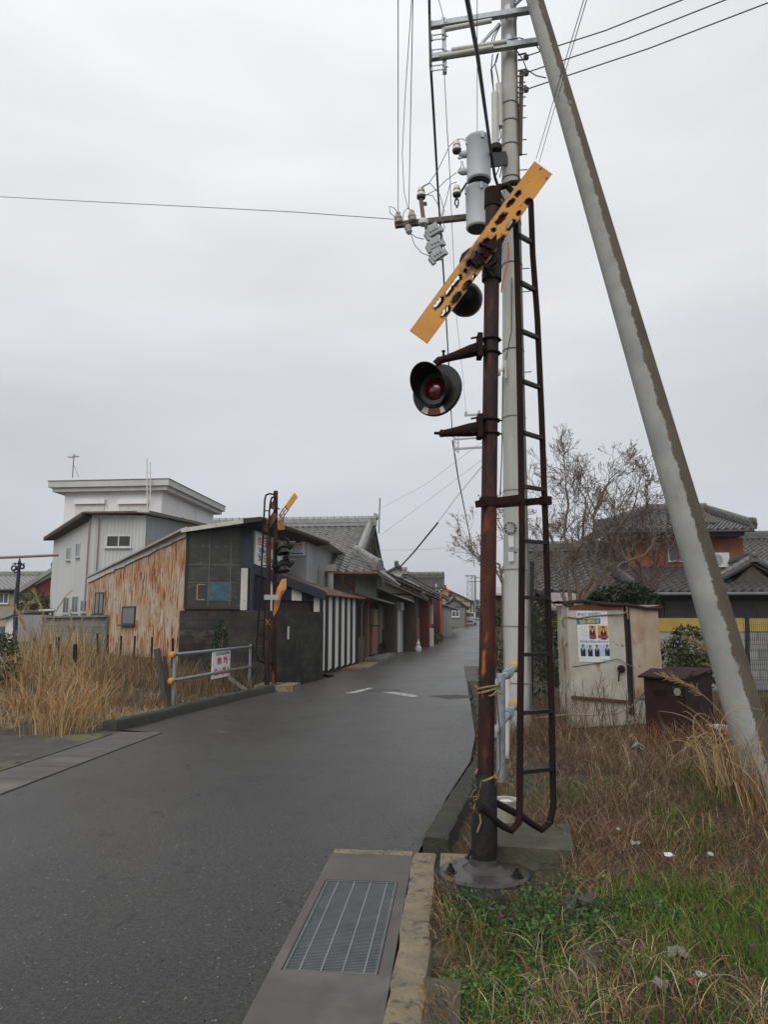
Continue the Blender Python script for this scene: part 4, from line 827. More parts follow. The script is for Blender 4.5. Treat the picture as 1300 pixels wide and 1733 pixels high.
# far pole down the street behind the signal pole
fp = P(822, 1000, 32.5); fp = V((fp.x, fp.y, 0)); fu = thing('utility_pole', fp, 'second utility pole down the street with a pale lattice bracket, mostly hidden by the signal', 'utility pole')
ft = P(829, 640, 32.5); MB().tube([fp, V((fp.x+.05, fp.y, 5)), ft], [.18, .16, .12], 14).build('shaft', conc_pole, fu, True)
m = MB(); m.bar(P(786, 703, 32.3), P(832, 700, 32.3), .09, .09); m.tube([P(789, 702, 32.3), P(789, 697, 32.3)], .06, 8); m.tube([P(811, 701, 32.3), P(811, 695, 32.3)], .06, 8); m.build('crossarm', galv, fu)
m = MB(); m.bar(P(769, 744, 32.3), P(832, 739, 32.3), .07, .07); m.bar(P(769, 760, 32.3), P(832, 756, 32.3), .09, .09)
for x in (769, 776): m.bar(P(x, 738, 32.3), P(x, 767, 32.3), .05, .05, RT)
for k in range(4): m.bar(P(769, 740+7*k, 32.3), P(776, 745+7*k, 32.3), .03, .03)
m.build('lattice_bracket', galv, fu)
# ================================================================== left side buildings
def PL(px, py, A, B):                                  # ray meets the vertical plane through plan points A, B
    a, f, u = ray(px, py); d = RT*a+FW*f; A, B = V((A[0], A[1], 0)), V((B[0], B[1], 0)); e = B-A
    n = V((e.y, -e.x, 0)); k = A.dot(n)/V((d.x, d.y, 0)).dot(n); return V((d.x*k, d.y*k, CZ+u*k))
def winpx(parent, A, B, x0, x1, y0, y1, **kw):         # window given by its pixel box on that plane
    xm = (x0+x1)/2; p0 = PL(x0, (y0+y1)/2, A, B); p1 = PL(x1, (y0+y1)/2, A, B); zt = PL(xm, y0, A, B).z; zb = PL(xm, y1, A, B).z
    u = (p1-p0); return window(parent, V((p0.x, p0.y, zb)), u, u.length, zt-zb, **kw)
# --- workshop: rusting corrugated shed, dark glazed front, sign wall
RA, RBp = (-6.77, 17.42), (-12.29, 22.9); CA, CB, CC, CD = (-5.22, 17.87), (-5.21, 21.1), (-5.2, 21.66), (-4.55, 21.66)
wk = thing('workshop', (-7, 18, 0), 'rusting corrugated workshop with sloping roof, dark glazed front and signboard wall', 'workshop')
m = MB(); zr0, zr1 = 3.90, 3.02
corr(m, RBp, RA, lambda t: .3, lambda t: zr1+(zr0-zr1)*t, .076, .011); rw = m.build('rusty_wall', rust_sheet, wk, True)
m = MB()
wd = (V((*RA, 0))-V((*RBp, 0))); wl = wd.length; wd.normalize(); wn = V((wd.y, -wd.x, 0))
for k in range(9):
    a = V((*RBp, zr1+.02))+wd*wl*(k/9)+UP*(zr0-zr1)*(k/9); b = V((*RBp, zr1+.02))+wd*wl*((k+.985)/9)+UP*(zr0-zr1)*((k+.985)/9)
    a += wn*.05; b += wn*.05; j = random.uniform(-.03, .03); m.slab([a+UP*.05, b+UP*.05, b-UP*(.20+j), a-UP*(.20-j)], .03, -wn)
m.build('roof_flashing', trim_white, wk)
winpx(wk, RBp, RA, 161, 175.5, 1002, 1039, frame=dark_frame, pane=glass_pale, bars=1); winpx(wk, RBp, RA, 207, 229, 1026, 1057, frame=dark_frame, pane=glass_pale, bars=0)
m = MB(); corr(m, RA, CA, lambda t: 1.92, lambda t: 3.88+.30*t, .8, .004); m.build('glazed_front', glass_dark, wk)
m = MB(); fd = V((CA[0]-RA[0], CA[1]-RA[1], 0)); fl = fd.length; fd.normalize(); fn = V((fd.y, -fd.x, 0))
def fpt(t, z, o=.02): return V((*RA, z))+fd*fl*t+fn*o
for t, th in ((0, .06), (.33, .03), (.66, .03), (1, .08)): m.bar(fpt(t, 1.9), fpt(t, 3.86+.3*t), .03, th, fd) if t in (0, 1) else None
m.bar(fpt(0, 1.9, .03), fpt(1, 1.9, .03), .10, .05); m.build('sill_frame', soffit, wk)
m = MB()
for t in (.35, .68): m.bar(fpt(t, 1.95, .008), fpt(t, 3.9+.3*t, .008), .012, .03, fd)
for z in (2.55, 3.0): m.bar(fpt(.02, z, .008), fpt(.98, z, .008), .012, .02, UP)
m.build('glazing_bar', M('dim glazing bars', (.11, .11, .095), rough=.6), wk)
m = MB(); R_ = random.Random(4)
for zz, zh in ((2.98, .10), (3.12, .05), (2.16, .12), (2.62, .06), (3.45, .09)):
    t = .06
    while t < .94:
        w_ = R_.uniform(.015, .06)
        if R_.random() < .6: m.obox(fpt(t+w_/2, zz+R_.uniform(.2, .5)*zh, .0065), fd*w_*fl/2, UP*zh*R_.uniform(.2, .5), fn*.001)
        t += w_+R_.uniform(.0, .03)
m.build('shelf_clutter', M('dim shelf clutter', (.10, .10, .075), (.03, .035, .03), sc=9, rough=.6), wk)
MB().obox(fpt(.52, 2.33, .009), fd*.30, UP*.24, fn*.004).build('blue_panel', tarp_blue, wk)
m = MB(); m.bar(fpt(.18, 2.12, .012), fpt(.18, 2.5, .012), .01, .03, fd); m.bar(fpt(.18, 2.5, .012), fpt(.30, 2.5, .012), .01, .03); m.bar(fpt(.18, 2.12, .012), fpt(.30, 2.12, .012), .01, .03); m.build('yellow_rack', wood_tan, wk)
m = MB(); m.prism([RA, CA, (CA[0], CA[1]+.2), (RA[0]+.1, RA[1]+.3)], 1.5, 1.88); m.build('dark_plinth', soffit, wk)
m = MB(); m.prism([(-5.24, 17.84), (-5.20, 17.86), (-5.20, 21.6), (-4.56, 21.66), (-4.56, 27.5), (-9, 29), (-12.25, 23.0), (-6.7, 17.6)], 0, [4.05, 4.1, 4.1, 4.1, 4.1, 3.3, 2.98, 3.8]); m.build('wall', grey_sheet, wk)
MB().box((-5.42, 17.70, 1.86), (-5.25, 17.80, 2.92)).build('white_board', trim_white, wk)
m = MB(); m.box((-5.46, 17.72, 2.92), (-5.17, 17.90, 4.12)); m.box((-5.19, 17.70, 1.86), (-5.12, 17.92, 2.92)); m.bar((-5.17, 17.9, 4.08), (-5.17, 21.5, 4.08), .05, .12); m.build('corner_post', navy, wk)
rf = [V((-4.80, 17.25, 4.17)), V((-4.15, 23.3, 4.20)), V((-4.2, 27.6, 4.2)), V((-9.2, 29.2, 3.35)), V((-12.45, 22.95, 3.05)), V((-6.85, 17.18, 3.90)), V((-5.25, 17.2, 4.12))]
MB().slab(rf, .05).build('roof', roof_edge, wk)
m = MB(); m.slab([p-UP*.055 for p in (rf[0], rf[1], V((-5.2, 23.2, 4.10)), V((-5.22, 17.4, 4.02)))], .05); m.bar(rf[0]-UP*.035, rf[1]-UP*.035, .04, .07); m.bar(rf[0]-UP*.05, rf[6]-UP*.05, .04, .12); m.bar(rf[1]-UP*.05+V((0, .02, 0)), V((-5.1, 23.3, 4.1)), .04, .12); m.build('eave', soffit, wk)
MB().bar(rf[5]-UP*.06+V((0, -.02, 0)), rf[6]-UP*.06+V((0, -.02, 0)), .03, .10).build('front_flashing', trim_white, wk)
# shop signs
s1 = thing('shop_sign', (-5.19, 18, 3), 'big white shop signboard with red and black lettering on the workshop side wall', 'sign')
MB().box((-5.199, 18.06, 3.04), (-5.165, 20.95, 4.02)).build('board', sign_white, s1)
MB().box((-5.199, 18.06, 2.86), (-5.17, 20.95, 3.0)).build('lower_strip', trim_white, s1)
yv, zv = V((0, 1, 0)), UP; xs = -5.165
text('水と暮らしの', V((xs, 18.75, 3.92)), yv, zv, .12, 1.0, ink_lb, s1); text('住宅設備機器', V((xs, 19.42, 3.70)), yv, zv, .24, 2.35, ink_red, s1)
text('設備 工事', V((xs, 18.95, 3.47)), yv, zv, .13, 1.1, ink_blue, s1); text('安田商会', V((xs, 19.45, 3.27)), yv, zv, .22, 2.3, ink_black, s1); text('☎', V((xs, 19.6, 3.09)), yv, zv, .07, .5, ink_red, s1)
s2 = thing('gutter_sign', (-4.85, 21.62, 3.4), 'small white sign with blue bars and red lettering beside the workshop eave', 'sign')
a, b = PYY(490, 940, 21.62), PYY(516, 908, 21.62); w2, h2 = b.x-a.x, b.z-a.z; c = (a+b)/2
MB().box((a.x, 21.60, a.z), (b.x, 21.655, b.z)).build('board', sign_white, s2)
o = V((c.x, 21.60, c.z)); xv = V((1, 0, 0))
m = MB(); m.obox(o+UP*h2*.40-V((0, .004, 0)), xv*w2*.40, UP*h2*.035, V((0, .003, 0))); m.obox(o-UP*h2*.40-V((0, .004, 0)), xv*w2*.40, UP*h2*.035, V((0, .003, 0))); m.build('blue_bars', ink_blue, s2)
m = MB(); pts = [o+V((0, -.005, 0))+xv*w2*.17*math.cos(k*math.pi/8)+UP*(h2*.23+h2*.08*math.sin(k*math.pi/8)) for k in range(16)]; m.slab(pts, .004, (0, 1, 0)); m.build('blue_oval', ink_blue, s2)
text('強い雨', o+UP*h2*.05, xv, UP, h2*.12, w2*.62, ink_red, s2); text('とい', o-UP*h2*.12, xv, UP, h2*.16, w2*.62, ink_red, s2); text('• • • •', o-UP*h2*.27, xv, UP, h2*.03, w2*.5, ink_black, s2)
# --- block walls
WT = 1.84
bw = thing('block_wall', (-5, 17.2, 0), 'blackened concrete block wall standing between the rusting shed and the striped lean-to', 'wall')
m = MB(); m.prism([(-6.85, 17.32), (-4.28, 17.42), (-4.16, 17.5), (-3.80, 20.55), (-3.93, 20.6), (-4.3, 17.62), (-6.85, 17.5)], -.1, WT); m.build('blocks', block_dark, bw)
bw2 = thing('block_wall', (-14, 24, 0), 'grey concrete block wall below the white building behind the dry reeds', 'wall')
A_, B_ = P(180, 1060, 22.2), P(70, 1060, 28.5)
m = MB(); m.prism([(A_.x, A_.y), (A_.x+.3, A_.y+.3), (B_.x+.1, B_.y+.2), (B_.x, B_.y)], -.1, 1.70); m.build('blocks', block_grey, bw2)
m = MB(); m.prism([(A_.x-.06, A_.y-.05), (A_.x+.3, A_.y+.35), (B_.x+.1, B_.y+.25), (B_.x-.06, B_.y-.05)], 1.70, 1.76); m.build('coping', conc_grey, bw2)
wp = PL(486, 1060, (-4.16, 17.5), (-3.80, 20.55)); wq = PL(486, 1082, (-4.16, 17.5), (-3.80, 20.55))
# --- striped lean-to
DA, DB, DC = (-5.17, 18.12), (-3.90, 20.72), (-3.52, 25.85)
sd_ = thing('striped_shed', (-4.2, 22, 0), 'lean-to shed with vertical cream and navy stripes and a rusty tin roof', 'shed')
bands = [(418, 430, cream), (430, 449, navy), (449, 461, cream), (461, 493, navy), (493, 510, cream), (510, 531, navy), (531, 541, cream), (541, 547, navy), (547, 553.5, cream)]
dl_ = V((DB[0]-DA[0], DB[1]-DA[1], 0)).length
for x0, x1, mt in bands:
    a, b = PL(x0, 1010, DA, DB), PL(x1, 1010, DA, DB); ta = (V((a.x, a.y, 0))-V((*DA, 0))).length/dl_*(1 if a.y > DA[1] else -1); tb = (V((b.x, b.y, 0))-V((*DA, 0))).length/dl_
    ta = max(ta, 0); tb = min(tb, 1)
    if tb-ta < .01: continue
    m = MB(); corr(m, (a.x, a.y) if ta > 0 else DA, (b.x, b.y), lambda t: 1.55 if mt is cream and not x0 == 493 else (2.15 if 461 <= x0 < 531 else 1.4), lambda t: 3.0-.62*(ta+(tb-ta)*t), .07, .008); m.build('front_panel', mt, sd_)
m = MB(); m.prism([(DA[0]-.0, DA[1]+.12), (DB[0]-.06, DB[1]+.1), (DC[0]-.06, DC[1]), (DC[0]-.06, DC[1]+.1), (-4.5, 26), (-4.5, 21.7), (-5.17, 21.6)], 0, [2.9, 2.32, 2.32, 2.32, 2.55, 2.7, 2.9]); m.build('inner_wall', soffit, sd_)
m = MB(); st = 12
for k in range(st):
    t0, t1 = k/st, (k+1)/st; a = lerp((*DB, 0), (*DC, 0), t0); b = lerp((*DB, 0), (*DC, 0), t1); m = MB(); corr(m, (a.x, a.y), (b.x, b.y), lambda t: .10+.05*t, lambda t: 2.40, .1, .006); m.build('striped_panel', cream if k % 2 == 0 else navy, sd_)
fa, fb, fc = V((-5.25, 17.93, 3.06)), V((-3.76, 20.60, 2.42)), V((-3.30, 26.2, 2.46))
m = MB(); m.slab([fa, fb, fc, V((-4.55, 26.2, 2.66)), V((-4.54, 21.6, 2.80)), V((-5.18, 21.6, 3.08))], .05); m.build('roof', rusty_roof, sd_)
m = MB(); n2 = (fb-fa); n2 = V((n2.y, -n2.x, 0)).normalized(); m.slab([fa+n2*.02+UP*.02, fb+n2*.02+UP*.02, fb+n2*.02-UP*.24, fa+n2*.02-UP*.24], .04, -n2); m.build('fascia', M('dark navy fascia', (.035, .04, .055), rough=.6), sd_)
m = MB(); m.tube([fb+V((.03, .1, -.06)), fc+V((.03, 0, -.06))], .045, 8); m.tube([fc+V((.02, -.1, -.06)), fc+V((-.1, -.15, -.3)), fc+V((-.1, -.15, -2.4))], .035, 8); m.build('gutter', M('copper brown pipe', (.26, .11, .075), rough=.6), sd_)
mt_ = M('vent grey', (.34, .34, .32), rough=.6)
c = V((-4.15, 23.6, 2.9)); m = MB(); m.tube([c-UP*.4, c+UP*.35], .11, 12); m.box((c.x-.18, c.y-.18, c.z+.33), (c.x+.18, c.y+.18, c.z+.56)); m.build('vent_pipe', mt_, sd_)
# --- tall white building and its lower white neighbour
tb = thing('white_building', (-16.5, 37, 0), 'tall flat roofed white building with deep eaves and two shuttered windows', 'building')
MB().box((-19.4, 33.3, 6.0), (-14.35, 40.9, 8.0)).box((-18.4, 33.3, 0), (-14.36, 40.88, 5.998)).build('wall', white_wall, tb)
m = MB(); m.box((-20.0, 32.75, 8.12), (-13.8, 41.4, 8.42)); m.box((-19.85, 32.9, 7.92), (-13.95, 41.25, 8.12)); m.build('roof', M('grey white eave', (.50, .50, .49), (.43, .43, .42), sc=2, rough=.8), tb)
MB().box((-20.03, 32.72, 8.42), (-13.77, 41.43, 8.46)).build('roof_edge', conc_grey, tb)
for x0, x1 in ((127, 178), (200, 252)):
    a, b = PYY(x0, 848, 33.3), PYY(x1, 868, 33.3)
    s_ = MB().box((a.x, 33.12, a.z-.18), (b.x, 33.3, a.z+.05)).build('shutter_box', white_wall, tb); MB().box((a.x+.06, 33.25, a.z-1.4), (b.x-.06, 33.3, a.z-.18)).build('shutter', M('pale shutter', (.60, .60, .58), rough=.6), s_)
MB().box((-14.36, 35.9, 6.45), (-14.30, 36.25, 7.0)).build('vent_window', glass_win, tb)
m = MB(); a = PYY(122, 808, 34); m.tube([a, a+UP*1.25], .025, 6); m.tube([a+UP*1.05+xv*-.3, a+UP*1.12+xv*.3], .015, 5)
for k in range(5): m.tube([a+UP*(1.06+.012*k)+xv*(-.25+.11*k)-V((0, .22, 0)), a+UP*(1.06+.012*k)+xv*(-.25+.11*k)+V((0, .22, 0))], .010, 4)
m.tube([a+UP*.7, a+xv*.35], .01, 4); m.build('antenna', M('rusty mast', (.16, .08, .06), rough=.7), tb)
m = MB()
for dx in (0, .16): m.tube([PYY(248.5, 866, 32.6)+xv*dx, PYY(248.5, 776-dx*-40, 32.6)+xv*dx], .03, 6)
m.tube([PYY(248.5, 800, 32.6)-xv*.1, PYY(248.5, 800, 32.6)+xv*.26], .02, 5); m.build('antenna_mast', white_plate, tb)
lb_ = thing('white_building', (-16, 32, 0), 'lower white corrugated building with brown roof edge and small windows', 'building')
q0, q1, q2, q3 = (-21.46, 36.06), (-15.41, 28.62), (-13.16, 29.05), (-12.13, 32.46); zB = 6.05
MB().prism([q0, (q1[0]-.01, q1[1]+.02), (q2[0]-.03, q2[1]+.05), (q3[0]-.02, q3[1]+.05), (-12.2, 36), (-18, 38.5)], 0, zB-.05).build('wall', M('pale sheet wall', (.54, .54, .535), (.49, .49, .485), sc=1.5, stretch=(1, 1, .3), rough=.7, layers=[((.40, .39, .37), 1.6, .6, .78, (1.2, 1.2, .15))]), lb_)
m = MB(); corr(m, (q1[0], q1[1]), (q2[0], q2[1]), lambda t: 1.5, lambda t: zB+.02, .15, .014); m.build('corrugated_wall', white_corr, lb_)
m = MB(); corr(m, (q2[0]+.003, q2[1]), q3, lambda t: 1.5, lambda t: zB+.02, 9, .002); m.build('grey_wall', grey_sheet, lb_)
ov = [V((-22.0, 35.95, zB-.02)), V((-15.55, 28.1, zB+.08)), V((-12.85, 28.6, zB+.16)), V((-11.7, 32.5, zB+.10)), V((-11.8, 36, zB)), V((-18, 39, zB))]
MB().slab(ov, .07).build('roof', M('brown roof edge', (.17, .115, .09), (.10, .065, .05), sc=5, rough=.8), lb_)
MB().slab([p-UP*.075 for p in (ov[0], ov[1], V((q1[0], q1[1], zB)), V((q0[0], q0[1], zB)))], .12).build('soffit', soffit, lb_)
MB().slab([ov[2]+V((-.5, -.1, .01)), ov[2]+UP*.01, ov[3]+UP*.01, ov[3]+V((-.4, 0, .01))], .09).build('white_edge', trim_white, lb_)
winpx(lb_, q1, q2, 178.5, 222, 905.5, 927, bars=1, pane=glass_dark, frame=M('white frame', (.6, .6, .58), rough=.5), fr=.06)
for x0, x1, y0, y1 in ((112.5, 119.5, 925, 946), (128.5, 135.5, 918, 941), (107, 116.5, 1010, 1038), (122, 132.5, 1008, 1037), (136.5, 147, 1015, 1036)):
    winpx(lb_, q0, q1, x0, x1, y0, y1, bars=0 if y0 < 1000 else 1, pane=glass_win, fr=.05)
m = MB(); a = PL(155, 870, q0, q1); nn = V((-.78, -.63, 0)); m.tube([V((q1[0], q1[1], zB-.1))+nn*.06, V((q1[0], q1[1], 1.6))+nn*.06], .04, 8)
m.tube([V((q1[0], q1[1], zB-.1))+V((.35, -.0, 0)), V((q1[0], q1[1], 1.6))+V((.35, .0, 0))], .03, 8); m.build('downpipe', M('brownish pipe', (.30, .22, .2), rough=.6), lb_)
# --- tiled house with irimoya roof
EH = thing('tiled_house', (-6, 30, 0), 'old grey tiled house with hipped gable roof and grey plaster wall', 'house')
eY, eZ, rY, rZ, cX, gX = 24.9, 3.3, 29.95, 5.62, -2.67, -3.45; gY0, gZ = 26.5, 4.03; gY1 = 2*rY-gY0; bY = 2*rY-eY
MB().box((-10, 25.9, -.1), (-3.62, 34.2, 3.75)).build('wall', M('grey plaster', (.30, .30, .29), (.24, .24, .23), sc=1.5, rough=.9, layers=[((.34, .29, .2), 1.1, .58, .75, Z3), ((.17, .16, .14), 1.5, .58, .75, (1, 1, .3))]), EH)
MB().box((-3.615, 26.0, -.1), (-3.57, 34.2, 2.38)).build('lower_wall', wood_dark, EH)
m = MB(); tiled(m, (-10.5, eY, eZ), (gX, eY, eZ), (gX, rY, rZ), (-10.5, rY, rZ), amp=.04, step=.05); tiled(m, (gX, eY, eZ), (cX, eY, eZ), (gX, gY0+.0, gZ), (gX, gY0, gZ), amp=.04, step=.05)
tiled(m, (cX, eY, eZ), (cX, bY, eZ), (gX-.1, gY1, gZ+.05), (gX-.1, gY0, gZ+.05)); tiled(m, (gX, bY, eZ), (-10.5, bY, eZ), (-10.5, rY, rZ), (gX, rY, rZ)); m.build('roof', tile_m, EH)
m = MB(); ridge(m, (-10.5, rY, rZ-.02), (gX+.16, rY, rZ-.02), .34, .30, .12); m.build('main_ridge', tile_m, EH)
m = MB(); ridge(m, (gX-.12, gY0-.25, gZ-.1), (gX-.10, rY-.1, rZ-.05), .24, .16, .09); ridge(m, (gX-.3, gY0+.2, gZ+.05), (cX+.05, eY-.02, eZ+.05), .26, .24, .11, .22); ridge(m, (gX-.12, gY1, gZ), (gX-.1, rY+.1, rZ-.05), .24, .16, .09)
endtile(m, (cX-.02, eY+.0, eZ+.08), (.5, -.85, 0), .36); endtile(m, (gX+.12, rY, rZ+.05), (1, 0, 0), .42); endtile(m, (gX-.1, gY0-.25, gZ), (.2, -1, 0), .26); m.build('hip_ridges', tile_m, EH)
m = MB(); m.add([(gX-.12, gY0, gZ), (gX-.12, gY1, gZ), (gX-.12, rY, rZ)], [(0, 1, 2)]); m.build('gable_wall', wood_dark, EH)
m = MB(); m.bar((gX+.1, gY0-.1, gZ-.06), (gX+.1, rY, rZ-.06), .04, .2); m.bar((gX+.1, gY1+.1, gZ-.06), (gX+.1, rY, rZ-.06), .04, .2); m.bar((gX, rY, gZ+.2), (gX, rY, rZ-.3), .05, .3); m.build('bargeboard', soffit, EH)
m = MB(); m.tube([(-10.5, eY-.08, eZ-.05), (cX, eY-.08, eZ-.05)], .055, 8); m.tube([(-3.95, eY-.05, eZ-.1), (-3.95, eY+.1, eZ-.35), (-3.66, 25.86, eZ-.5), (-3.66, 25.86, .3)], .04, 8); m.tube([(-4.6, 25.86, eZ-.1), (-4.6, 25.86, 2.2)], .03, 6); m.build('gutter', M('rusty copper gutter', (.20, .085, .045), (.13, .06, .04), sc=7, rough=.7), EH)
m = MB(); m.tube([(-3.3, 31, 5.4), (-3.25, 31, 7.0)], .03, 5); m.build('antenna', wire_grey, EH)
MB().slab([(-3.6, 25.95, 2.62), (-3.6, 33.4, 2.62), (-2.78, 33.4, 2.40), (-2.78, 25.95, 2.40)], .07).build('awning', M('grey tin awning', (.17, .17, .15), (.11, .105, .09), sc=3, rough=.7, layers=[((.2, .21, .15), 2, .6, .7, Z3)]), EH)
# ground floor fittings
dd = MB(); dd.box((-3.57, 26.1, .1), (-3.53, 27.9, 2.2)); do = dd.build('door', M('black door', (.03, .03, .032), rough=.5), EH); do['_base'] = EH['_base']
m = MB()
for k in range(8): m.box((-3.53, 26.2+.23*k, 1.0), (-3.50, 26.23+.23*k, 2.15))
m.box((-3.53, 26.15, .98), (-3.50, 27.85, 1.02)); m.build('lattice', dark_frame, do)
MB().tube([(-3.42, 28.05, 2.36), (-3.42, 28.05, .15)], .045, 8).build('downpipe', M('salmon pipe', (.38, .15, .1), rough=.6), EH)
MB().box((-3.57, 29.6, .2), (-3.4, 31.6, 1.35)).build('pink_cupboard', pink_board, EH); MB().box((-3.57, 30.2, 1.4), (-3.42, 31.8, 2.1)).build('tan_panel', wood_tan, EH)
m = MB(); m.box((-3.45, 32.0, .1), (-3.3, 32.3, 2.35)); m.build('post', wood_tan, EH); MB().box((-3.57, 32.4, 1.2), (-3.3, 33.4, 2.3)).build('shutter_case', M('dark shutter case', (.07, .055, .05), rough=.7), EH)
struct(box('step_slab', conc_grey, None, (-3.6, 27.9, -.1), (-2.75, 33.4, .13))); struct(box('step_slab', M('tan step', (.28, .24, .17), (.2, .17, .12), sc=2, rough=.9), None, (-3.7, 24.2, -.1), (-2.9, 27.2, .045))); struct(box('step_slab', M('brown step', (.2, .11, .07), rough=.9), None, (-3.72, 23.2, -.1), (-3.05, 24.19, .035)))
# --- row of houses farther down the street
def rowhouse(nm, lab, y0, y1, xf, dep, ez, rz, wallm, roofm, gable=None, tl=True, ov=.6, rid=True):
    h = thing(nm, (xf-dep/2, (y0+y1)/2, rise((y0+y1)/2)), lab, 'house'); z = rise(y0)
    MB().prism([(xf, y0), (xf, y1), (xf-dep, y1), (xf-dep, y0)], z-.3, z+ez+.1).build('wall', wallm, h)
    xr = xf-dep/2; xe = xf+ov; ez2 = ez-.12; m = MB()
    if tl:
        tiled(m, (xe, y0-.35, z+ez2), (xe, y1+.3, z+ez2), (xr, y1+.3, z+rz), (xr, y0-.35, z+rz), .3, .3, .04, .045); tiled(m, (xf-dep-ov, y1+.3, z+ez2), (xf-dep-ov, y0-.35, z+ez2), (xr, y0-.35, z+rz), (xr, y1+.3, z+rz), .3, .3, .04, .045)
        m.build('roof', roofm, h); m = MB(); ridge(m, (xr, y0-.45, z+rz), (xr, y1+.35, z+rz), .3, .26, .1); endtile(m, (xr, y0-.42, z+rz+.05), (0, -1, 0), .4); endtile(m, (xe-.05, y0-.35, z+ez2+.05), (.3, -1, 0), .22); m.build('ridge', roofm, h)
    else:
        m.slab([(xe, y0-.35, z+ez2), (xe, y1+.3, z+ez2), (xr, y1+.3, z+rz), (xr, y0-.35, z+rz)], .06); m.slab([(xf-dep-ov, y0-.35, z+ez2), (xr, y0-.35, z+rz), (xr, y1+.3, z+rz), (xf-dep-ov, y1+.3, z+ez2)], .06); m.build('roof', roofm, h)
    MB().add([(xf, y0, z+ez), (xr, y0, z+rz-.12), (xf-dep, y0, z+ez)], [(0, 1, 2)]).build('gable_wall', gable or wallm, h)
    return h
tin = M('pale ribbed tin roof', (.32, .32, .30), (.22, .22, .21), sc=3, rough=.6, layers=[((.14, .10, .08), 4, .58, .7, Z3)])
h1 = rowhouse('row_house', 'low street house with pale ribbed tin roof and white door, beyond the tiled house', 33.6, 37.4, -2.85, 5, 2.7, 3.7, wood_dark, tin, tl=False, ov=.75)
m = MB(); m.box((-2.85, 33.7, 0), (-2.77, 34.6, 2.2)); m.build('shutter', wood_dark, h1); d = MB().box((-2.85, 34.9, .05), (-2.75, 36.4, 2.1)).build('white_door', white_plate, h1); MB().box((-2.85, 34.8, 2.12), (-2.6, 36.7, 2.5)).build('door_hood', white_plate, h1); MB().box((-2.85, 36.6, 0), (-2.68, 36.9, 2.5)).build('post', white_plate, h1)
h2 = rowhouse('row_house', 'street house with brown tiles and orange brown boards, third along the left side', 37.6, 42.0, -2.15, 6, 2.9, 4.4, wood_dark, tile_brown, wood_dark)
MB().box((-2.15, 37.7, .1), (-2.0, 41.0, 1.75)).build('board_fence', M('faded red brown boards', (.15, .062, .042), (.11, .045, .032), sc=3, stretch=(4, 4, .3), rough=.8), h2); MB().box((-2.15, 37.7, 1.8), (-2.07, 41.9, 2.9)).build('dark_upper_wall', soffit, h2)
h3 = rowhouse('row_house', 'red walled street house with dark tiles beside the orange mirror pole', 42.3, 47.6, -1.5, 6.5, 3.0, 4.7, brick_red, tile_brown, soffit)
MB().box((-1.5, 44.6, rise(44)+1.3), (-1.37, 45.6, rise(44)+2.5)).build('white_panel', white_plate, h3); MB().box((-1.5, 42.6, rise(44)), (-1.3, 44.0, rise(44)+1.05)).build('white_gate', white_plate, h3)
h5 = rowhouse('row_house', 'dark red fronted street house just past the orange mirror pole', 50, 56, -.95, 5, 3.0, 4.6, M('dark red wall', (.10, .025, .03), rough=.8), tile_m, white_wall)
h6 = rowhouse('garage', 'low grey garage with pale sheet roof near the street end', 58, 70, -.3, 5, 2.3, 3.1, grey_sheet, tin, tl=False)
h7 = rowhouse('row_house', 'grey house with white framed window on the street corner', 84, 92, 1.15, 2.4, 2.2, 3.3, M('dim grey wall', (.2, .2, .19), rough=.9), tile_brown)
window(h7, V((-.75, 83.99, rise(84)+1.1)), V((1, 0, 0)), 1.3, .75, frame=white_plate, bars=2, fr=.09)
h8 = rowhouse('row_house', 'dark roofed house rising behind the grey garage', 62, 72, -2.0, 6, 4.2, 5.8, M('pale upper wall', (.4, .4, .38), rough=.9), tile_brown)
h9 = rowhouse('row_house', 'far dark tiled house closing the left side of the street', 100, 112, 2.2, 7, 3.0, 4.8, tan_wall, tile_brown)
h10 = rowhouse('street_house', 'beige house with pale sign at the far right end of the street', 70, 90, 11.2, 6.0, 3.4, 5.2, tan_wall, tile_brown)
MB().box((5.0, 69.7, rise(70)+1.7), (5.5, 69.9, rise(70)+3.2)).build('sign_panel', white_plate, h10)
def streetpole(nm, lab, cat, px, yb, yt, D, r, mat):
    b = P(px, yb, D); tp = P(px, yt, D); b = V((b.x, b.y, rise(b.y))); o = thing(nm, b, lab, cat); MB().tube([b, V((tp.x, tp.y, tp.z))], [r, r*.8], 10).build('shaft', mat, o, True); return o, b, V((tp.x, tp.y, tp.z))
o, b, tp = streetpole('street_pole', 'slim grey pole leaning beside the orange mirror pole', 'pole', 738.5, 1084, 988, 50, .09, conc_pole)
o, b, tp = streetpole('mirror_pole', 'orange road mirror pole curving over the left edge of the street', 'mirror pole', 746.3, 1087, 1010, 49, .075, orange_pole)
MB().tube([tp, tp+UP*.2+xv*.03, tp+UP*.40+xv*.18, tp+UP*.45+xv*.42, tp+UP*.33+xv*.58], .045, 8).build('hook', orange_pole, o, True); MB().lathe(tp+UP*.18+xv*.62, (0.9, -.4, 0), [(0, .2), (.05, .23), (.08, .21), (.06, .2), (.04, .0)], 18).build('mirror', brick_red, o, True)
o, b, tp = streetpole('round_sign', 'small red round road sign by the grey garage', 'sign', 757, 1074, 1047, 60, .05, conc_pole)
MB().lathe(tp, (.1, -1, 0), [(0, .2), (.03, .2), (.035, .0)], 20).build('disc', ink_red, o)
o, b, tp = streetpole('street_pole', 'distant concrete pole left of the lattice tower', 'pole', 799.5, 1056, 985, 100, .16, conc_pole)
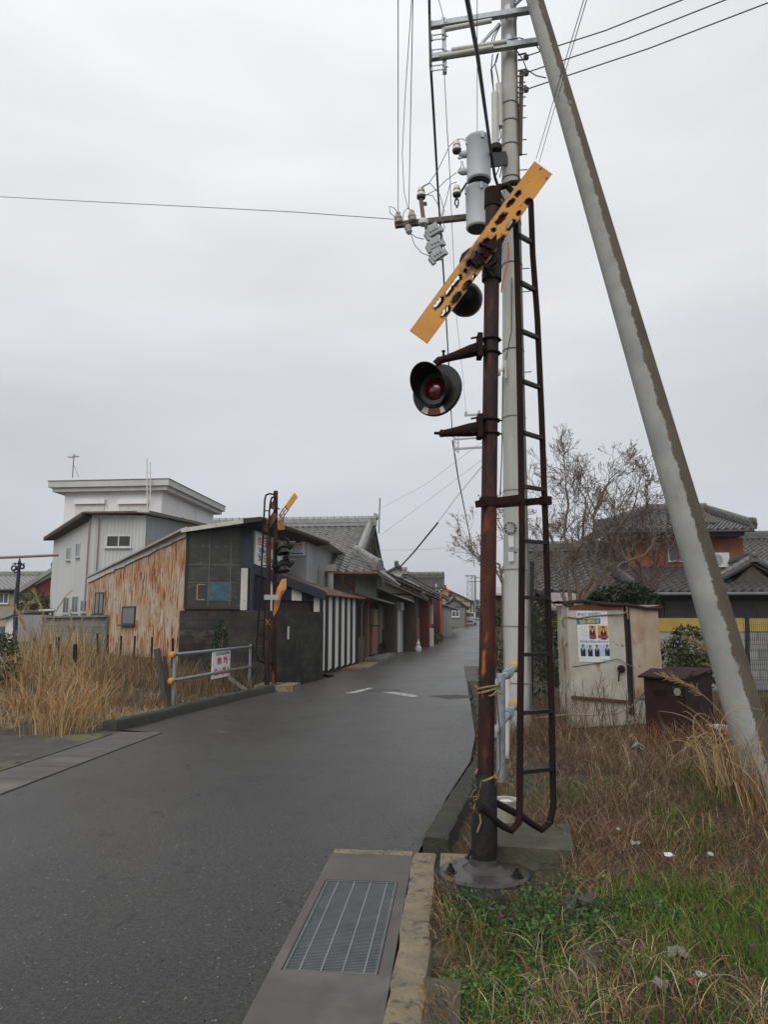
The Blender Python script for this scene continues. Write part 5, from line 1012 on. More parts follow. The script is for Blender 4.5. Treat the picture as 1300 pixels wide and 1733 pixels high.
o, b, tp = streetpole('street_pole', 'distant dark pole right of the lattice tower', 'pole', 804.5, 1052, 974, 95, .14, conc_grey); m = MB(); m.bar(tp-UP*.8-xv*.9, tp-UP*.8+xv*.9, .1, .1); m.bar(tp-UP*.3-xv*.6, tp-UP*.3+xv*.6, .1, .1); m.build('crossarm', conc_grey, o)
o, b, tp = streetpole('street_pole', 'thin orange red post before the corner house', 'pole', 788.5, 1063, 1026, 84, .09, orange_pole)
b = P(796.5, 1053, 190); tw = thing('lattice_tower', V((b.x, b.y, 2)), 'distant steel lattice tower at the end of the street', 'tower'); zt = P(796.5, 975, 190).z; m = MB()
for i, j in ((-1, -1), (1, -1), (1, 1), (-1, 1)): m.tube([V((b.x+i*.9, b.y+j*.9, 2)), V((b.x+i*.6, b.y+j*.6, zt))], .08, 5)
for k in range(7):
    z0, z1 = 2+(zt-2)*k/7, 2+(zt-2)*(k+1)/7; m.tube([V((b.x-.85, b.y-.85, z0)), V((b.x+.7, b.y-.7, z1))], .05, 4); m.tube([V((b.x+.85, b.y-.85, z0)), V((b.x-.7, b.y-.7, z1))], .05, 4); m.tube([V((b.x-.8, b.y-.8, z1)), V((b.x+.8, b.y-.8, z1))], .05, 4)
m.box((b.x-1.3, b.y-.8, zt), (b.x+1.3, b.y+.8, zt+.25)); m.build('frame', galv, tw)
# white car at the far end
c = P(795.5, 1057, 92); cz = rise(c.y); cr_ = thing('parked_car', V((c.x, c.y, cz)), 'small white car parked at the far end of the street', 'car')
m = MB(); prof = [(-.74, .25), (.74, .25), (.76, .75), (.70, .98), (-.70, .98), (-.76, .75)]
m.add([(c.x+x, c.y-1.6, cz+z) for x, z in prof]+[(c.x+x, c.y+1.6, cz+z) for x, z in prof], [tuple(range(5, -1, -1)), tuple(range(6, 12))]+[(i, (i+1) % 6, 6+(i+1) % 6, 6+i) for i in range(6)])
m.add([(c.x-.7, c.y-1.0, cz+.98), (c.x+.7, c.y-1.0, cz+.98), (c.x+.6, c.y-.55, cz+1.55), (c.x-.6, c.y-.55, cz+1.55), (c.x-.7, c.y+1.55, cz+.98), (c.x+.7, c.y+1.55, cz+.98), (c.x+.6, c.y+1.3, cz+1.55), (c.x-.6, c.y+1.3, cz+1.55)], [(0, 1, 2, 3), (3, 2, 6, 7), (1, 5, 6, 2), (0, 3, 7, 4), (5, 4, 7, 6)]); m.build('body', car_white, cr_)
MB().add([(c.x-.6, c.y-.985, cz+1.03), (c.x+.6, c.y-.985, cz+1.03), (c.x+.53, c.y-.60, cz+1.50), (c.x-.53, c.y-.60, cz+1.50)], [(0, 1, 2, 3)]).build('windscreen', glass_dark, cr_)
for i in (-1, 1):
    for j in (-1, 1): MB().lathe((c.x+i*.62, c.y+j*1.05, cz+.27), (i, 0, 0), [(0, .27), (.14, .27), (.15, .2)], 14).build('wheel', tyre, cr_)
    MB().box((c.x+i*.6-.12, c.y-1.64, cz+.62), (c.x+i*.6+.12, c.y-1.6, cz+.78)).build('headlight', glass_pale, cr_)
MB().box((c.x-.4, c.y-1.63, cz+.32), (c.x+.4, c.y-1.605, cz+.5)).build('bumper_grille', dark_frame, cr_)
# distant hills
hv = []; K = 160
for i in range(K+1):
    x = -1800+3600*i/K; h = 30+26*mn.noise(V((i*.11, 3, 0)))+10*mn.noise(V((i*.4, 9, 0))); hv += [(x, 2000, -5), (x, 2060, h*.55), (x, 2200, h), (x, 2500, -5)]
hm = MB(); hm.v = hv
for i in range(K):
    for k in range(3): a = i*4+k; hm.f.append((a, a+4, a+5, a+1))
struct(hm.build('hills', hill_m, None, True))
# ================================================================== far crossing signal
DS = 17.0; fb = G(464, 1167); DS = fb.dot(FW)
def Q(px, py, d=0.0): return P(px, py, DS+d)
fs = thing('crossing_signal', V((fb.x, fb.y, 0)), 'smaller far crossing signal rusted brown, with hooded lamps and an orange panel, across the road', 'crossing signal', 'crossing signals')
MB().tube([V((fb.x, fb.y, 0)), Q(464.5, 1050), Q(466.5, 831)], .055, 14).build('pole', rust_pole, fs, True)
MB().tube([Q(451.5, 1164, -.35), Q(452.5, 1050, -.35), Q(455, 908, -.35)], .06, 14).build('steel_post', rust_pole, fs, True)
m = MB(); m.tube([Q(464, 837), Q(456, 835.5, -.1), Q(450, 838, -.15), Q(448, 846, -.2), Q(444, 930, -.25), Q(439, 1020, -.3), Q(433, 1105, -.35), Q(437, 1118, -.3), Q(452, 1124, -.1)], .022, 8); m.build('ladder_rail', rust_dark, fs, True)
m = MB(); m.tube([Q(464, 841), Q(460, 842, -.1), Q(458, 848, -.15), Q(456, 862, -.2), Q(453, 935, -.3), Q(449, 1020, -.28), Q(445, 1108, -.33), Q(449, 1120, -.3), Q(460, 1124, -.1)], .022, 8); m.build('ladder_rail', rust_dark, fs, True)
for k in range(11): y = 864+k*23.2; MB().bar(Q(448-(y-846)*.058, y, -.25), Q(457-(y-846)*.048, y+.8, -.25), .03, .022).build('rung', rust_dark, fs)
def plank(nm, pts, d, mat, th=.02): return MB().slab([Q(x, y, d) for x, y in pts], th, FW).build(nm, mat, fs)
b1 = plank('crossing_board', [(483, 855), (498, 833.5), (504, 841), (489, 862)], -.14, yellow_board); b1.data.attributes.new('wear', 'FLOAT', 'POINT')
m = MB()
for s0, s1 in ((0, .16), (.24, .36), (.44, .56), (.64, .76), (.84, 1)):
    for w0, w1 in ((0, .18), (.40, .58), (.82, 1)) if s0 not in (0, .84) else ((0, 1),):
        a, b = V((471, 872, 0)), V((483, 855, 0)); n_ = V((6, 7.5, 0))
        q = [a+(b-a)*s0+n_*w0, a+(b-a)*s1+n_*w0, a+(b-a)*s1+n_*w1, a+(b-a)*s0+n_*w1]; m.slab([Q(p.x, p.y, -.14) for p in q], .02, FW)
for w0, w1 in ((0, .18), (.40, .58), (.82, 1)):
    a, b = V((471, 872, 0)), V((483, 855, 0)); n_ = V((6, 7.5, 0)); m.slab([Q(p.x, p.y, -.139) for p in (a+n_*w0, b+n_*w0, b+n_*w1, a+n_*w1)], .018, FW)
m.build('rusted_board', yellow_rust, fs)
plank('lower_board', [(444, 893), (462, 866), (470, 873), (451, 902)], -.16, M('rotten board', (.17, .07, .035), (.08, .035, .02), sc=12, rough=.8)); plank('side_plate', [(457, 848), (466, 851), (466, 863), (456, 860)], -.16, M('rotten board', (.17, .07, .035)))
plank('hanging_plate', [(469, 884), (475, 878), (480, 883), (482, 896), (470, 897)], -.10, orange_panel if False else M('ochre plate', (.32, .15, .03), (.22, .09, .02), sc=8, rough=.7))
m = MB(); m.tube([Q(474, 872, -.1), Q(478, 860, -.1), Q(481, 872, -.1), Q(479, 882, -.1)], .012, 5); m.tube([Q(462, 848, -.15), Q(466, 858, -.2), Q(474, 862, -.15)], .015, 5); m.build('bracket', rust_dark, fs)
for y, dy in ((932, 0), (962, 0)):
    MB().tube([Q(466, y-10, -.02), Q(476, y-9, -.1), Q(482, y-6, -.12)], .03, 8).build('lamp_arm', black_iron, fs, True)
    lamp(fs, Q(478, y, -.15), -FW*.35+RT*.30-UP*.55, .18, .14, False, 1.15, False)
    l2 = lamp(fs, Q(484, y-8, .1), RT*.8+FW*.55, .20, .22, True, 1.05, False)
MB().lathe(Q(468, 919, -.05), -FW, [(0, .06), (.06, .05), (.07, 0)], 10).build('knob', black_iron, fs)
MB().lathe(Q(464, 958, -.08), -FW, [(0, .07), (.06, .06), (.07, 0)], 10).build('knob', black_iron, fs)
pn = MB(); pp = [Q(484.5, 979, -.22), Q(484.5, 997, -.24), Q(476, 1009, -.22), Q(472, 1027, -.2), Q(463, 1044, -.2), Q(462, 1038, -.2), Q(464.5, 1013, -.22), Q(468.5, 996, -.25), Q(477, 980, -.28)]
pn.slab([pp[0], pp[1], pp[2], Q(475, 1000, -.30), pp[8]], .012, FW); pn.slab([pp[8], Q(475, 1000, -.30), pp[2], pp[3], pp[4], pp[5], pp[6], pp[7]], .012, FW); pn.build('bent_panel', orange_panel, fs)
m = MB(); m.slab([Q(x, y, -.43) for x, y in ((447, 1006.5), (472, 1006.5), (472, 1015), (447, 1015))], .02, FW); m.build('clamp_plate', galv, fs)
m = MB(); m.bar(Q(449, 1048, -.415), Q(456, 1058, -.415), .03, .01); m.bar(Q(456, 1048, -.42), Q(449, 1058, -.42), .03, .01); m.build('yellow_cross', ink_yellow if False else M('dull yellow', (.42, .25, .05), rough=.6), fs)
m = MB(); m.obox(V((fb.x+.1, fb.y-.1, .02)), (.45, 0, 0), (0, .4, 0), (0, 0, .12)); m.build('footing', kerb_m, fs)
wa, wb_ = wp, wq
nb = MB(); nb.obox((wa+wb_)/2+V((.03, -.01, .0)), (.002, 0, 0), (0.0, .10, 0), (0, 0, (wa.z-wb_.z)/2)); o = nb.build('notice_strip', white_plate); tag(o, 'narrow white notice strip fixed upright on the black block wall', 'notice')
# --- pipe barrier with the no entry notice, left bank
def barrier(nm, lab, A, B, yTa, yTb, posts=True):
    pass
A = G(292, 1190, .06); B = G(422, 1158, .06); tb_ = thing('pipe_barrier', A, 'two rail grey pipe barrier with amber end caps carrying the white notice', 'barrier')
pa = MB().tube([A-UP*.2, A+UP*.96], .038, 10).build('post', galv, tb_, True); pb = MB().tube([B-UP*.2, B+UP*.96], .038, 10).build('post', galv, tb_, True)
e = (B-A).normalized(); off = -FW*.05
for h in (.90, .42):
    p, q = A+UP*h-e*.06+off, B+UP*h+e*.22+off; ra = MB().tube([p, q], .034, 10).build('rail', galv, tb_, True); ra['_base'] = tb_['_base']
    for c, dr_ in ((p, -e), (q, e)): MB().lathe(c, dr_, [(-.02, .042), (0, .058), (.04, .062), (.07, .05), (.08, .025)], 14).build('end_cap', cap_yellow, ra, True)
    
    for X_ in (A, B): m = MB(); ring(m, X_+UP*h, UP, .05, .012); m.build('clamp', dark_under, ra)
ns = thing('notice_sign', A+e*2, 'white no entry notice with red lettering tied to the left pipe barrier', 'sign')
nA, nB = (A.x-FW.x*.1, A.y-FW.y*.1), (B.x-FW.x*.1, B.y-FW.y*.1)
c0, c1 = PL(358.5, 1120, nA, nB), PL(389, 1120, nA, nB); z1, z0 = PL(374, 1100.5, nA, nB).z, PL(374, 1146.5, nA, nB).z
c = (c0+c1)/2; c.z = (z0+z1)/2; w2 = (c1-c0).length; h2 = z1-z0; u = V((c1.x-c0.x, c1.y-c0.y, 0)).normalized(); n = u.cross(UP)
MB().obox(c, u*w2/2, n*.006, UP*h2/2).build('board', sign_white, ns); o = c+n*.006
text('紀州鉄道管理地', o+UP*h2*.38+u*w2*.06, u, UP, h2*.12, w2*.78, ink_faded, ns); text('無 断', o+UP*h2*.12+u*w2*.06, u, UP, h2*.28, w2*.62, ink_red, ns); text('立入禁止', o-UP*h2*.26+u*w2*.04, u, UP, h2*.28, w2*.88, ink_red, ns)
# right hand barrier half hidden behind the signal
A = P(862, 1235, 7.4); A = V((A.x, A.y, .1)); tb2 = thing('pipe_barrier', A, 'short galvanised pipe barrier with amber end caps close behind the signal pole', 'barrier')
m = MB(); q0 = P(847, 1262, 7.2); m.tube([V((q0.x, q0.y, .05)), P(848, 1140, 7.2)], .045, 12); m.build('post', galv, tb2, True); 
m = MB(); q0 = P(857, 1255, 8.4); m.tube([V((q0.x, q0.y, .05)), P(860, 1148, 8.4)], .03, 10); m.build('thin_post', white_plate, tb2, True)
for (x0, y0, x1, y1) in ((832, 1164, 872, 1129), (836, 1242, 872, 1193)):
    r0 = MB().tube([P(x0, y0, 6.9), P(x1, y1, 8.3)], .036, 10).build('rail', galv, tb2, True); e2 = (P(x1, y1, 8.3)-P(x0, y0, 6.9)).normalized()
    MB().lathe(P(x1, y1, 8.3), e2, [(-.05, .04), (-.03, .055), (.02, .066), (.05, .055), (.06, .025)], 14).build('end_cap', cap_yellow, r0, True)
    for t in (.62, .70): m = MB(); ring(m, lerp(P(x0, y0, 6.9), P(x1, y1, 8.3), t), e2, .045, .012); m.build('clamp', M('greenish clamp', (.25, .35, .33), rough=.6), r0)
# --- old timbers and rusty stakes
def leanpost(nm, lab, cat, x0, y0, x1, y1, D, r0, r1, mat, grp=None, sq=False):
    b, tp = P(x0, y0, D), P(x1, y1, D); b = b-(tp-b).normalized()*.25; m = MB()
    if sq: m.bar(b, tp, r0*2, r0*1.5)
    else: m.tube([b, lerp(b, tp, .5)+RT*.01, tp], [r0, (r0+r1)/2, r1], 8)
    return tag(m.build(nm, mat, None, not sq), lab, cat, grp)
leanpost('timber_post', 'thick old leaning timber post left of the pipe barrier', 'post', 280, 1186, 265, 1098, 13.6, .06, .05, wood_post, sq=True); leanpost('timber_post', 'thinner split timber leaning behind the thick old post', 'post', 287, 1184, 278, 1110, 13.9, .035, .03, wood_post, sq=True)
SG = 'rusty stakes in the dry grass'
for k, (x0, y0, x1, y1, D, r, lab) in enumerate(((181, 1108, 182, 1074, 19.5, .026, 'leftmost thin rusty stake before the rusty wall'), (202, 1112, 205, 1076, 19, .026, 'second thin rusty stake from the left before the rusty wall'), (225, 1117, 228, 1076, 18.5, .028, 'thin rusty stake standing below the lower wall window'), (255, 1117, 257, 1078, 17.8, .028, 'thin rusty stake right of the lower wall window'), (291, 1112, 292, 1080, 16.6, .03, 'rusty stake just above the barrier end cap'), (164, 1094, 164, 1072, 20.5, .03, 'short dark stake in front of the grey block wall end'),
        (124, 1130, 127, 1090, 15.5, .05, 'stout dark rusty stump rising from the golden grass'), (95, 1112, 97, 1078, 17.5, .055, 'reddish dark stake among the tall reeds'), (81, 1112, 84, 1090, 17, .04, 'short dark stake beside the reddish one'), (52, 1112, 58, 1080, 18, .035, 'dark stake near the left reeds'), (416, 1130, 417, 1082, 18.2, .03, 'rusty stake behind the barrier at the block wall'))):
    leanpost('stake', lab, 'stake', x0, y0, x1, y1, D, r, r*.9, rust_dark, SG)
leanpost('timber_post', 'pale fallen timber leaning under the notice', 'timber', 405, 1160, 386, 1146, 16.5, .045, .04, M('pale timber', (.30, .27, .23), (.22, .2, .17), sc=6, rough=.9), sq=True)
# --- far left: small houses, signal mast, shed
fh = thing('house', (-34, 52, 0), 'distant grey tiled house with a pale window at the far left edge', 'house')
a, b = P(-60, 1000, 55), P(40, 985, 55); zE, zR = P(20, 997, 55).z, P(20, 974, 58).z
MB().box((a.x, a.y-.2, 0), (b.x, a.y+6, zE)).build('wall', tan_wall, fh); m = MB(); tiled(m, (a.x-.5, a.y-.9, zE-.05), (b.x+.5, a.y-.9, zE-.05), (b.x+.5, a.y+3, zR), (a.x-.5, a.y+3, zR), .4, .4); ridge(m, (a.x-.5, a.y+3, zR), (b.x+.5, a.y+3, zR)); m.build('roof', tile_m, fh)
MB().box((a.x, a.y-.6, zE-.3), (b.x, a.y-.1, zE-.06)).build('eave', soffit, fh); p0, p1 = PYY(0, 1022, a.y-.2), PYY(15.5, 1003, a.y-.2); window(fh, V((p0.x-1, a.y-.21, p0.z)), xv, p1.x-p0.x+1, p1.z-p0.z, frame=white_plate, bars=3, fr=.08)
rh = thing('house', (-30, 60, 0), 'distant gabled house with a dark red side wall left of the white building', 'house')
D6 = 53; pts = [(30, 1040), (97, 1040), (97, 964), (92, 962), (62, 978), (30, 997)]; w3 = [P(x, y, D6) for x, y in pts]; MB().slab([V((p.x, p.y, p.z)) for p in w3], 8, FW).build('wall', tan_wall, rh)
MB().slab([P(x, y, D6-.02) for x, y in ((58, 1035), (97, 1035), (97, 972), (58, 984))], .02, -FW).build('red_wall', brick_red, rh); m = MB(); a, b, c = P(24, 1000, D6-.6), P(90, 958, D6-.6), P(104, 963, D6-.6); m.slab([a, b, b+FW*9, a+FW*9], .35, -UP); m.slab([b, c, c+FW*9, b+FW*9], .35, -UP); m.tube([b+UP*.1, b+FW*9+UP*.1], .25, 8); m.build('roof', tile_m, rh)
MB().slab([P(x, y, D6-.3) for x, y in ((58, 985), (92, 968), (92, 972), (58, 990))], .3, FW).build('white_band', white_wall, rh)
ws = thing('shed', P(16, 1070, 34), 'small whitish shed with lean-to roof at the left edge behind reeds', 'shed'); a, b = P(7, 1080, 34), P(25, 1080, 34); zt2 = P(16, 1040, 34).z
MB().box((a.x, a.y, 0), (b.x, a.y+3, zt2)).build('wall', white_wall, ws); MB().slab([P(-6, 1046, 33.7), P(26, 1034, 33.7), P(26, 1034, 33.7)+V((0, 3.5, .2)), P(-6, 1046, 33.7)+V((0, 3.5, .2))], .12).build('roof', tin, ws); MB().box((a.x-3, a.y+.3, 0), (a.x, a.y+3, zt2-.5)).build('side_wall', tan_wall, ws); MB().box((a.x-2, a.y+.2, .4), (a.x-.1, a.y+.3, 1.3)).build('blue_door', tarp_blue, ws)
b = P(24, 1100, 30); sm = thing('old_signal_mast', V((b.x, b.y, 0)), 'dark violet old signal mast with ring fittings at the far left', 'mast')
def Mm(x, y, d=0): return P(x, y, 30+d)
MB().tube([V((b.x, b.y, 0)), Mm(27, 1020), Mm(31, 968), Mm(32, 952)], [.10, .09, .07, .05], 10).build('shaft', purple_steel, sm, True); MB().lathe(Mm(32.2, 953), UP, [(-.06, .05), (0, .09), (.05, .06), (.25, .01)], 10).build('finial', purple_steel, sm, True)
m = MB(); ring(m, Mm(23, 961.5), FW, .10, .035); ring(m, Mm(36.5, 959), FW, .085, .04); ring(m, Mm(26, 966), FW, .08, .03); m.tube([Mm(26, 961), Mm(34, 959.5)], .08, 8); m.tube([Mm(20, 954.5), Mm(42, 954)], .02, 5); m.tube([Mm(26, 954), Mm(24, 954)], .05, 6); m.build('ring_fitting', purple_steel, sm, True)
m = MB(); m.tube([Mm(34, 968), Mm(31, 1000)], .012, 4)
for k in range(6): m.tube([Mm(30.5-k*.6, 972+6*k), Mm(34.5-k*.6, 972+6*k)], .012, 4)
m.build('climbing_rungs', purple_steel, sm); MB().tube([P(66, 1034, 29), P(92, 1033, 29)], .06, 8).build('handrail', galv, lb_)

# ================================================================== right side: cabinet, box, fence, houses
DC_ = 10.4; zc = .12
def C_(px, py, d=0.0): return P(px, py, DC_+d)
cb = C_(1040, 1235); cab = thing('control_cabinet', V((cb.x, cb.y, zc)), 'tall rust streaked pale control cabinet with a poster on its left door', 'cabinet')
l0, r0 = C_(962, 1130), C_(1120, 1130); ux = (r0-l0).normalized(); nv = V((ux.y, -ux.x, 0)); wid = (r0-l0).length; ztop = C_(1040, 1024).z; l0 = V((l0.x, l0.y, 0)); bk = V((-nv.x, -nv.y, 0))
def cp3(t, z, o=0): return l0+ux*t+nv*o+UP*z
m = MB(); m.add([cp3(0, zc-.1), cp3(wid, zc-.1), cp3(wid, zc-.1)+bk*.55, cp3(0, zc-.1)+bk*.55, cp3(0, ztop), cp3(wid, ztop), cp3(wid, ztop)+bk*.55, cp3(0, ztop)+bk*.55], [(3, 2, 1, 0), (4, 5, 6, 7), (0, 1, 5, 4), (1, 2, 6, 5), (2, 3, 7, 6), (3, 0, 4, 7)]); m.build('body', cab_m, cab)
MB().obox(cp3(wid*.655, (ztop+zc)/2+.1, .004), ux*.035, nv*.02, UP*(ztop-zc)/2*.93).build('dark_gap', M('dark gap', (.03, .024, .02), rough=.8), cab)
dL = MB(); zl0, zl1 = .52, ztop-.03; dL.slab([cp3(.015, zl0, .05), cp3(wid*.615, zl0-.07, .05), cp3(wid*.61, zl1, .05), cp3(0.0, zl1, .05)], .045, -nv); dLo = dL.build('door', cab_m, cab); dLo['_base'] = cab['_base']
dR = MB(); dR.slab([cp3(wid*.695, .50, .03), cp3(wid*1.0, .52, .04), cp3(wid*.985, ztop-.03, .04), cp3(wid*.68, ztop-.01, .03)], .035, -nv); dRo = dR.build('door', cab_rust, cab); dRo['_base'] = cab['_base']; dRo['label'] = 'rusted right door'
m = MB(); hq = C_(1052, 1132, -.08); m.lathe(hq, nv, [(0, .055), (.02, .055), (.03, .04), (.035, 0)], 14); m.bar(hq+V((-.03, -.03, 0)), hq+V((-.05, -.03, -.17)), .018, .012, nv); m.build('handle', rust_dark, dLo)
m = MB(); m.bar(cp3(.03, zl1-.01, .055), cp3(wid*.60, zl1-.01, .055), .01, .06); m.build('rust_edge', M('orange rust edge', (.15, .055, .025), (.09, .035, .02), sc=9, rough=.8), dLo); m = MB(); m.bar(cp3(.02, zl0+.01, .055), cp3(wid*.61, zl0-.055, .055), .012, .03); m.build('rust_edge', M('orange rust edge', (.15, .055, .025), (.09, .035, .02), sc=9, rough=.8), dLo)
m = MB(); NX = 14
for i in range(NX+1):
    t = -.05+(wid+.1)*i/NX; zz = ztop+.055+.025*math.sin(t*4.2)-.03*t
    for dd in (-.09, .0, .35, .62): m.v.append(tuple(cp3(t, zz+.015*math.sin(t*9+dd*5)-.03*(dd < -.05), -dd)))
for i in range(NX):
    for k in range(3): a = i*4+k; m.f.append((a, a+4, a+5, a+1))
k0 = len(m.v); m.v += [(x, y, z-.022) for x, y, z in m.v[:k0]]; m.f += [tuple(reversed([j+k0 for j in f])) for f in m.f]
for i in range(NX): a = i*4; m.f.append((a, a+k0, a+4+k0, a+4)); m.f.append((a+3, a+7, a+7+k0, a+3+k0))
m.build('roof_sheet', rust_dark, cab)
m = MB(); m.tube([cp3(wid*.655+.05*math.sin(k*.9)*.2, ztop-.05-.12*k, .06) for k in range(12)], .012, 6); m.build('dark_cable', black_iron, cab)
ro = MB(); ro.tube([cp3(-.03, ztop-.17, .06), cp3(.15, ztop-.19, .065), cp3(.45, ztop-.15, .068), cp3(.6, ztop-.14, .068), cp3(.8, ztop-.13, .08), cp3(.88, ztop-.08, .08)], .011, 6); ro.tube([cp3(-.03, ztop-.17, .06), cp3(-.07, ztop-.24, .03), cp3(-.05, ztop-.32, .03)], .014, 6); ro.tube([cp3(.86, ztop-.02, .08), cp3(.87, ztop-.2, .08)], .012, 6)
tag(ro.build('rope', rope_m), 'pale rope tied across the top of the cabinet above the poster', 'rope')
wi = MB(); wi.tube([cp3(.05, .95, .06), cp3(.4, 1.0, .065), cp3(.7, 1.06, .08), cp3(.8, 1.0, .08), cp3(.93, .93, .08)], .006, 5); tag(wi.build('string', wire_grey), 'thin sagging wire across the lower cabinet doors', 'wire')
wi = MB(); wi.tube([C_(905, 1215, -.2), C_(960, 1209, -.25), C_(1005, 1210, -.3), C_(1045, 1207, -.35), C_(1070, 1195, -.4), C_(1085, 1178, -.6), C_(1094, 1168, -.8)], .012, 6); tag(wi.build('rope', M('pale cord', (.36, .35, .28), rough=.9)), 'slack pale rope sagging between the cabinet foot and the brown box', 'rope')
# poster
po = thing('poster', cp3(.3, 1.4), 'white poster with blue headlines and four photographs, stuck on the cabinet door', 'poster')
q00, q11 = PL(980.5, 1120, (cp3(0, 0, .053).x, cp3(0, 0, .053).y), (cp3(1, 0, .053).x, cp3(1, 0, .053).y)), PL(1029, 1034, (cp3(0, 0, .053).x, cp3(0, 0, .053).y), (cp3(1, 0, .053).x, cp3(1, 0, .053).y))
pw = V((q11.x-q00.x, q11.y-q00.y, 0)).length; ph = q11.z-q00.z; pu = V((ux.x, ux.y, -.02)).normalized(); pvv = V((-.012*ux.x, -.012*ux.y, 1)).normalized(); p0 = q00
def pp2(a, b, o=.0): return p0+pu*(pw*a)+pvv*(ph*(1-b))+nv*o
def prect(nm, a0, b0, a1, b1, mat, o, par): return MB().slab([pp2(a0, b1, o), pp2(a1, b1, o), pp2(a1, b0, o), pp2(a0, b0, o)], .0015, -nv).build(nm, mat, par)
prect('sheet', 0, 0, 1, 1, paper, .004, po)
tv = (pu+pvv*.06).normalized(); tw_ = pvv
text('野党連合政権へ', pp2(.42, .06, .005), tv, tw_, ph*.075, pw*.78, ink_blue, po, proud=.001); hb = MB(); hb.slab([pp2(.0, .27, .0055), pp2(.76, .245, .0055), pp2(.76, .135, .0055), pp2(.0, .16, .0055)], .0015, -nv); hb.build('blue_band', ink_blue, po); text('協議開始を', pp2(.40, .202, .0065), tv, tw_, ph*.085, pw*.66, ink_yellow, po, proud=.001)
text('共産党が各党に呼びかけ', pp2(.52, .60, .005), pu, tw_, ph*.05, pw*.90, ink_blue, po, proud=.001); text('日本共産党', pp2(.83, .955, .005), pu, tw_, ph*.03, pw*.28, ink_green, po, proud=.001)
for k in range(7): prect('small_print', .07, .30+.028*k, .32-.04*(k % 3 == 2), .307+.028*k, paper_grey, .0052, po)
prect('small_print', .06, .935, .5, .94, paper_grey, .0052, po)
def figure(par, x, y, s, o, coat=photo_suit):
    m = MB(); m.slab([pp2(x-.075*s, y+.17*s, o), pp2(x+.075*s, y+.17*s, o), pp2(x+.08*s, y+.04*s, o), pp2(x+.03*s, y+.005*s, o), pp2(x-.03*s, y+.005*s, o), pp2(x-.08*s, y+.04*s, o)], .0008, -nv); m.build('suit', coat, par)
    m = MB(); m.slab([pp2(x+.035*s*math.cos(k*math.pi/5), y-.025*s+.032*s*math.sin(k*math.pi/5), o) for k in range(10)], .0008, -nv); m.build('face', photo_skin, par)
    m = MB(); m.slab([pp2(x+.037*s*math.cos(math.pi+k*math.pi/5), y-.03*s+.034*s*math.sin(math.pi+k*math.pi/5), o+.0008) for k in range(6)], .0008, -nv); m.build('hair', photo_suit, par)
    m = MB(); m.slab([pp2(x-.02*s, y+.01*s, o+.0008), pp2(x, y+.07*s, o+.0008), pp2(x+.02*s, y+.01*s, o+.0008)], .0008, nv); m.build('shirt', paper, par)
for (a0, b0, a1, b1, bgm, figs) in ((.38, .28, .60, .53, photo_orange, [(.48, .36, 1.1)]), (.66, .28, .98, .53, photo_orange, [(.84, .36, 1.15)]), (.05, .655, .49, .88, photo_blue, [(.15, .72, 1.0), (.38, .73, .95)]), (.53, .655, .98, .88, photo_blue, [(.60, .72, 1.0), (.93, .71, .95)])):
    f_ = prect('photograph', a0, b0, a1, b1, bgm, .0055, po); f_['_base'] = po['_base']
    for x, y, s_ in figs: figure(f_, x, y, s_, .0066)
    if b0 < .4: prect('table', a0, .47, a1, .53, photo_red, .0076, f_)
# small brown box
A, B, C = P(1093, 1200, 9.0), P(1162, 1200, 8.6), P(1208, 1200, 9.5)
bx = thing('relay_box', V((B.x, B.y, .1)), 'low dark brown rusted box with a sloping lid, between the cabinet and the strut', 'box'); ztb = P(1162, 1148, 8.6).z
dq = (C-B); E4 = A+dq; MB().prism([(p.x, p.y) for p in (A, B, C, E4)], .05, ztb).build('body', box_rust, bx)
u = V((B.x-A.x, B.y-A.y, 0)); ul = u.length; u.normalize(); n = V((u.y, -u.x, 0)); Az = V((A.x, A.y, 0))
m = MB(); w_ = V((dq.x, dq.y, 0)); m.slab([Az+n*.07-u*.04+UP*(ztb-.0), Az+n*.07+u*(ul+.05)+UP*(ztb-.0), Az+u*(ul+.05)+w_+UP*(ztb+.06), Az-u*.04+w_+UP*(ztb+.06), ][:4], .02); m.slab([Az+n*.07-u*.04+UP*(ztb+.0), Az+n*.07+u*(ul+.05)+UP*(ztb+.0), Az+u*(ul+.02)+w_*.3+UP*(ztb+.075), Az-u*.02+w_*.3+UP*(ztb+.075)], .02); m.build('lid', M('purplish lid', (.045, .023, .022), (.03, .016, .016), sc=4, rough=.75, spec=.1), bx)
m = MB(); m.obox(Az+u*ul*.5+n*.008+UP*(ztb/2+.02), u*ul*.47, n*.008, UP*(ztb/2-.06)); dr = m.build('door', box_rust, bx); dr['_base'] = bx['_base']
m = MB()
for k in range(3): m.obox(Az+u*ul*.42+n*.018+UP*(ztb-.16-.025*k), u*ul*.16, n*.006, UP*.006)
m.build('louvre', rust_dark, dr); m = MB(); m.obox(Az+u*ul*.84+n*.018+UP*(ztb-.16), u*.05, n*.006, UP*.05); m.build('label_plate', M('dull plate', (.26, .23, .19), (.16, .12, .09), sc=12, rough=.6), dr); m = MB(); ring(m, Az+u*ul*.84+n*.022+UP*(ztb-.16), n, .055, .008); m.build('plate_rim', rust_dark, dr)
q = P(1226, 1232, 8.9); o = MB().obox((q.x, q.y+.15, .18), RT*.13, FW*.2, (0, 0, .13)).build('concrete_block', white_plate); tag(o, 'pale concrete block showing between the brown box and the strut', 'block')
